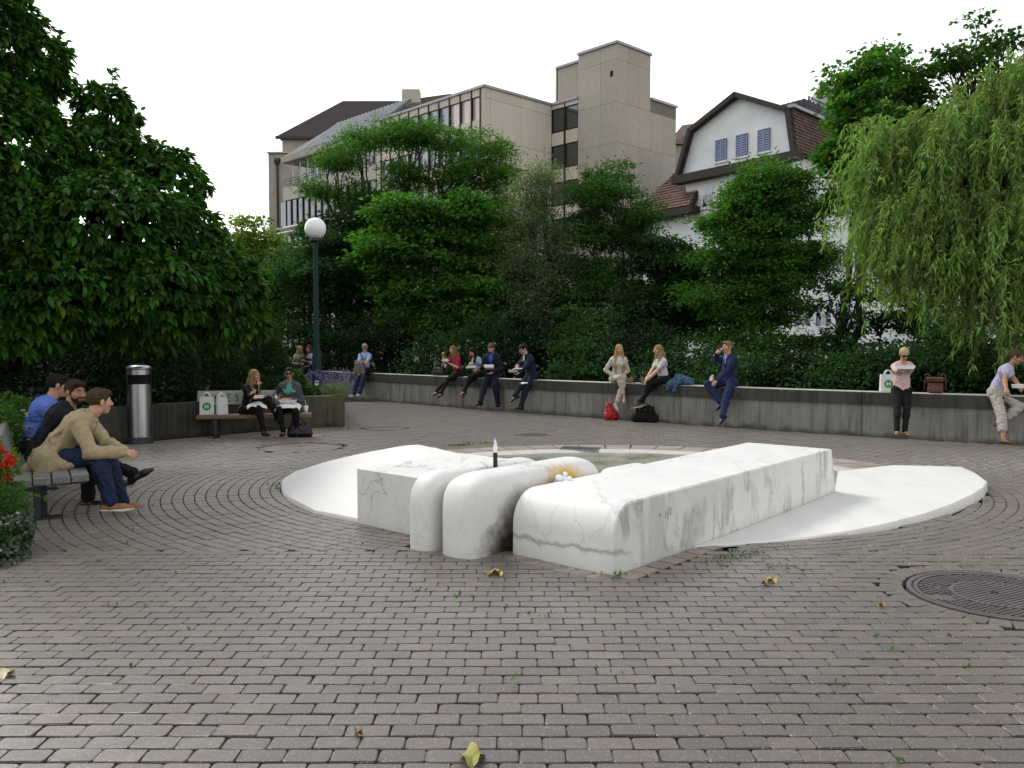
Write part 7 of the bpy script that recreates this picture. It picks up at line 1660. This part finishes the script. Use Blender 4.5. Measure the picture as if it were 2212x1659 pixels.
def handbag(c, rz, label, mat, w=.40, h=.27, d=.17, name='handbag', droop=.12, arch=True):
    t = thing(name, label, 'bag', c, rz)
    S = Sdf(); S.cone((-w*.36, 0, d*.42), (w*.36, 0, d*.42), d*.5, d*.5, .05, ((0, 1, 0), .9)).cone((-w*.28, 0, h*.8), (w*.28, 0, h*.78), d*.30, d*.28, .12, ((0, 1, 0), .8)); S.cone((-w*.3, 0, h*1.08), (w*.3, 0, h*1.06), .035, .03, .03, None, True)
    V, F = S.mesh(.012, (.008, .09, int(w*1000)), [((0, 0, .002), (0, 0, -1.))]); obj('bag_body', fast_mesh('bag_body', V, F, True), mat, t)
    for s in (-1, 1):
        a = np.linspace(0, math.pi, 9); MB().tube([(w*.24*math.cos(q), s*d*.26, h*.86+droop*math.sin(q)) for q in a], .010, 6).obj('handle', mat, t, True)
    for x in (-.1, .02, .12): MB().box((x*w*2, -d*.32, h*.75), (.014, .02, .014), None, .004).obj('stud', M_STEEL, t)
    return t
g0 = G(645, 946); handbag((g0[0], g0[1]+.1, 0), .1, 'black leather handbag on the ground beside the second bench', LEATHERB)
g0 = G(683, 943); sheet_thing('small white paper scrap lying on the paving beside the black handbag', (g0[0], g0[1], .012), .3, .18, .13, wav=.006, seed=3)
# women on the second bench
def lap(p, f=.5, up=.10): q = (p['kn'][1]+p['kn'][-1])/2*f+p['hipc']*(1-f); return PW(p, q+np.array((0, 0, up)))
q = PW(P4, P4['wr'][-1]+np.array((.06, .07, .0))); box_thing('lunch_box', 'white oval food bowl held by the woman in black', 'food box', (q[0], q[1], q[2]+.015), .5, (.24, .17, .05), M_FOAM, None, [('food', M_YFOOD, food)])
sheet_thing('crumpled white paper spread over the lap of the woman in black', (q[0]-.01, q[1]+.02, q[2]-.07), .4, .34, .28, wav=.02, seed=4, dropx=.06)
q = PW(P4, P4['wr'][1]); hd_ = PW(P4, P4['hc']+np.array((0, .12, -.05)))
fk_ = thing('fork', 'small white fork in the raised hand of the woman in black', 'fork', q); MB().tube([(0, 0, .03), tuple((hd_-q)*.5+np.array((0, 0, .03))), tuple((hd_-q)*.8+np.array((0, 0, .02)))], [.004, .004, .010], 5).obj('shaft', M_FOAM, fk_)
q = lap(P5, .62, .115); sheet_thing('white paper wrapper spread on the lap of the woman in grey cardigan', (q[0], q[1], q[2]+.005), .1, .44, .34, wav=.015, seed=5, dropx=.07)
box_thing('lunch_box', 'white lunch tray on the lap of the woman in grey cardigan', 'food box', (q[0], q[1]-.02, q[2]+.02), .1, (.30, .15, .045), M_FOAM, None, [('food', M_BREAD, food)])
# leaning man's jacket and bag
w = P8
def jk(S):
    a = w['wr'][-1]; e = w['el'][1]; m_ = w['wr'][1]*.5+w['el'][1]*.5; c = w['wr'][1]*.6+w['wr'][-1]*.4+np.array((.02, .05, -.02))
    S.cone(c+np.array((-.10, 0, .03)), c+np.array((.10, .0, .05)), .06, .06, .05).cone(c+np.array((-.08, .03, 0)), c+np.array((-.13, .02, -.27)), .07, .05, .06).cone(c+np.array((.02, .03, .0)), c+np.array((.02, .05, -.31)), .08, .06, .06).cone(c+np.array((.1, .01, .02)), c+np.array((.17, .01, -.30)), .065, .055, .06)
t = thing('draped_jacket', 'taupe jacket draped over the forearm of the grey haired man', 'jacket', w['o'], w['body'].rotation_euler.z); S = Sdf(); jk(S); V, F = S.mesh(.013, (.022, .11, 8)); obj('cloth', fast_mesh('cloth', V, F, True), M_TAUPE, t)
t = thing('shoulder_bag', 'black shoulder bag with cross strap on the grey haired man', 'bag', w['o'], w['body'].rotation_euler.z)
b = MB(); s0 = w['sh'][1]*.55+w['neck']*.45+w['d3']*.055; b.tube([s0-w['fwd']*.10, s0+w['d3']*.012, s0+w['fwd']*.10-w['d3']*.03, w['chest']+w['fwd']*.135, w['waist']+w['fwd']*.135-w['xs']*.06, w['hipc']+w['fwd']*.06-w['xs']*.17], .012, 6); b.obj('strap', NAVY, t, True)
S = Sdf(); c = w['hipc']+np.array((-.23, .05, -.05)); S.cone(c+np.array((0, -.07, 0)), c+np.array((0, .07, 0)), .10, .10, .02, ((1, 0, 0), .5)).cone(c+np.array((0, -.06, .07)), c+np.array((0, .06, .07)), .07, .07, .04, ((1, 0, 0), .55)); V, F = S.mesh(.013); obj('bag_body', fast_mesh('bag_body', V, F, True), BLACKF, t)
# lunch on the wall
def wtop(u, back=.16): p = on_wall(u, back); return (p[0], p[1], WZ+.003)
def wang(u): p, d = wallpt(u); a = math.atan2(d[1], d[0]); return a
handbag(wtop(934, .2), wang(934)+.3, 'black handbag on the wall left of the woman in crimson', LEATHERB, .34, .26, .15, droop=.14)
sheet_thing('white napkin on the wall between the woman in crimson and the woman in pale blue', wtop(1008, .10), wang(1008), .26, .16, wav=.012, seed=7)
q = PW(P9, P9['wr'][-1]+np.array((.05, .08, .01))); t = thing('food_bowl', 'white bowl of yellow salad held by the woman in crimson', 'bowl', (q[0], q[1], q[2]+.02)); MB().lathe([(.055, 0), (.105, .065), (.098, .065), (.05, .012), (.01, .012)], n=22).obj('bowl', M_FOAM, t, True)
S = Sdf(); rg = np.random.default_rng(2)
for i in range(14): S.ell((rg.uniform(-.06, .06), rg.uniform(-.06, .06), .06+rg.uniform(0, .035)), (.026, .022, .014), k=.01)
V, F = S.mesh(.007); obj('food', fast_mesh('food', V, F, True), M_YFOOD, t)
q = PW(P10, (P10['wr'][1]*.5+P10['wr'][-1]*.5)+np.array((0, .10, -.05))); box_thing('lunch_box', 'white lunch box in front of the woman in pale blue', 'food box', q, yawto(q)+.3, (.24, .18, .06), M_FOAM, None, [('food', M_BREAD, food)], None, .2)
q = PW(P11, P11['wr'][-1]*.4+P11['wr'][1]*.6+np.array((-.06, .09, .012))); box_thing('lunch_box', 'white lunch box held by the bearded man', 'food box', q, yawto(q)-.1, (.25, .17, .075), M_FOAM, None, (), None, .35)
q = PW(P12, P12['wr'][-1]+np.array((.08, .10, .005))); box_thing('lunch_box', 'open white lunch box held by the young man in dark glasses', 'food box', q, yawto(q)+.5, (.22, .17, .05), M_FOAM, 14)
q = lap(P12, .85, .085); sheet_thing('white paper on the knees of the young man in dark glasses', q, .5, .26, .2, wav=.012, seed=9, dropx=.02)
def carton(label, u, back, rz):
    t = thing('food_carton', label, 'food carton', wtop(u, back), wang(u)+rz)
    MB().add([(-.05, -.04, 0), (.05, -.04, 0), (.05, .04, 0), (-.05, .04, 0), (-.07, -.055, .10), (.07, -.055, .10), (.07, .055, .10), (-.07, .055, .10), (-.046, -.036, .02), (.046, -.036, .02), (.046, .036, .02), (-.046, .036, .02)], [(3, 2, 1, 0)]+[(i, (i+1) % 4, 4+(i+1) % 4, 4+i) for i in range(4)]+[(4+(i+1) % 4, 4+i, 8+i, 8+(i+1) % 4) for i in range(4)]+[(8, 9, 10, 11)]).obj('carton_body', M_KRAFT, t)
    for (a, c_, d_) in (((-.07, -.05, .10), (-.07, .05, .10), (-.11, 0, .15)), ((.07, .05, .10), (.07, -.05, .10), (.10, 0, .17)), ((-.065, .055, .10), (.065, .055, .10), (0, .08, .15))): MB().add([a, c_, d_], [(0, 1, 2)]).obj('flap', M_KRAFT, t)
carton('brown card food carton right beside the woman in cream', 1356, .10, .2); carton('brown card food carton beside the knee of the woman in white tee', 1383, .16, -.3)
sheet_thing('white paper napkin on the wall between the two brown cartons', wtop(1371, .12), wang(1371), .18, .14, wav=.02, seed=11)
t = thing('denim_jacket', 'crumpled blue denim jacket lying on the wall behind the woman in white tee', 'jacket', wtop(1462, .12), wang(1462))
S = Sdf(); S.cone((-.02, .05, .10), (.20, .06, .07), .12, .08, .08).cone((-.05, .0, .10), (-.14, -.17, .02), .09, .06, .08).cone((-.13, -.19, .0), (-.15, -.22, -.10), .06, .05, .05).cone((.02, -.19, .02), (.0, -.215, -.13), .055, .04, .05).cone((.02, -.05, .08), (.03, -.19, .02), .08, .055, .05).cone((.2, .05, .06), (.30, .04, .05), .06, .04, .05); V, F = S.mesh(.012, (.03, .10, 4)); obj('cloth', fast_mesh('cloth', V, F, True), M_DENIMB, t)
g0 = wallpt(1322)[0]; n0_ = -unit(g0); g0 = g0+n0_*.30
t = thing('red_bag', 'crumpled red bag on the ground below the woman in cream', 'bag', (g0[0]-.02, g0[1], 0), .2)
S = Sdf(); S.cone((-.06, 0, .10), (.07, 0, .09), .11, .11, .06).cone((-.03, 0, .16), (-.04, .02, .33), .11, .055, .06).cone((-.04, .02, .34), (.0, .02, .38), .04, .02, .03); V, F = S.mesh(.012, (.018, .10, 6), [((0, 0, .002), (0, 0, -1.))]); obj('bag_body', fast_mesh('bag_body', V, F, True), M_REDBAG, t); MB().tube([(-.04, .0, .36), (-.10, -.02, .40), (-.12, -.05, .30), (-.11, -.09, .18)], .012, 6).obj('strap', M_REDBAG, t, True)
g0 = wallpt(1394)[0]; g0 = g0-unit(g0)*.28; handbag((g0[0], g0[1], 0), -.35, 'large soft black bag on the ground below the woman in white tee', BLACKF, .52, .38, .22, droop=.06)
# drinking man
hw = PW(P15, P15['wr'][1]); mouth = PW(P15, P15['hc'])+P15['R']@np.array((0, .115, -.05)); d = unit(hw+np.array((0, 0, .04))-mouth); d = unit(d+np.array((0, 0, .12)))
t = thing('drink_bottle', 'cola brown drink bottle with white label at the mouth of the drinking man', 'bottle', mouth); X_ = unit(np.cross(d, (0, 0, 1))); Yb = np.cross(d, X_)
def along_axis(prof): b = MB(); b.lathe(prof, n=14); V = np.concatenate(b.V); b.V = [V[:, :1]*X_+V[:, 1:2]*Yb+V[:, 2:]*d]; return b
along_axis([(.012, 0), (.013, .03), (.028, .075), (.031, .11), (.031, .20), (.024, .215), (.005, .215)]).obj('bottle_body', pmat('cola', (.06, .012, .008), None, 5, .15), t, True); along_axis([(.0325, .125), (.0325, .195), (.02, .196)]).obj('bottle_label', M_PAPER, t, True)
q = PW(P15, P15['wr'][-1]+np.array((.03, .10, .03))); t = thing('sandwich', 'bread roll sandwich in white wrapper held by the drinking man', 'sandwich', q, .5); S = Sdf(); S.cone((-.02, 0, .0), (.03, .02, .05), .034, .03, .01); V, F = S.mesh(.007); obj('roll', fast_mesh('roll', V, F, True), M_BREAD, t); S = Sdf(); S.cone((-.04, -.01, -.03), (-.01, .005, .005), .028, .039, .01); V, F = S.mesh(.007, (.006, .03, 3)); obj('wrapper', fast_mesh('wrapper', V, F, True), M_PAPER, t)
# standing woman
q = PW(P16, (P16['wr'][1]+P16['wr'][-1])/2+np.array((0, .10, .035))); box_thing('lunch_box', 'white lunch box held up by the standing woman in pink', 'food box', q, yawto(q)+.1, (.30, .17, .055), M_FOAM, None, (), None, .25)
paper_bag('white paper bag with green logo on the wall left of the standing woman', wtop(1914, .16), wang(1914)+.45, .27, .13, .32)
t = thing('tote_bag', 'brown leather tote bag on the wall right of the standing woman', 'bag', wtop(2017, .18), wang(2017)+.1)
S = Sdf(); S.cone((-.06, 0, .05), (.06, 0, .05), .065, .065, .03).cone((-.075, 0, .26), (.075, 0, .26), .075, .075, .2).cone((-.075, 0, .33), (.075, 0, .33), .055, .055, .012, None, True); V, F = S.mesh(.01, (.005, .09, 5), [((0, 0, .002), (0, 0, -1.)), ((0, 0, .285), (0, 0, 1.))]); obj('bag_body', fast_mesh('bag_body', V, F, True), M_BROWNL, t)
for x_ in (-1, 1): MB().tube([(x_*.145, -.02, .26), (x_*.17, -.02, .32), (x_*.12, -.03, .345), (x_*.07, -.04, .29)], .011, 6).obj('handle', M_BROWNL, t, True); MB().tube([(x_*.15, -.03, .28), (x_*.17, -.05, .16), (x_*.175, -.05, .06)], .006, 5).obj('strap', M_BROWNL, t)
q = PW(P17, P17['wr'][-1]+np.array((.02, .11, .06))); q2 = AT(2200, 834, 13.75); box_thing('lunch_box', 'white paper tray in front of the woman in lavender', 'food box', (q2[0], q2[1], q2[2]-.03), .6, (.2, .13, .06), M_FOAM, None)
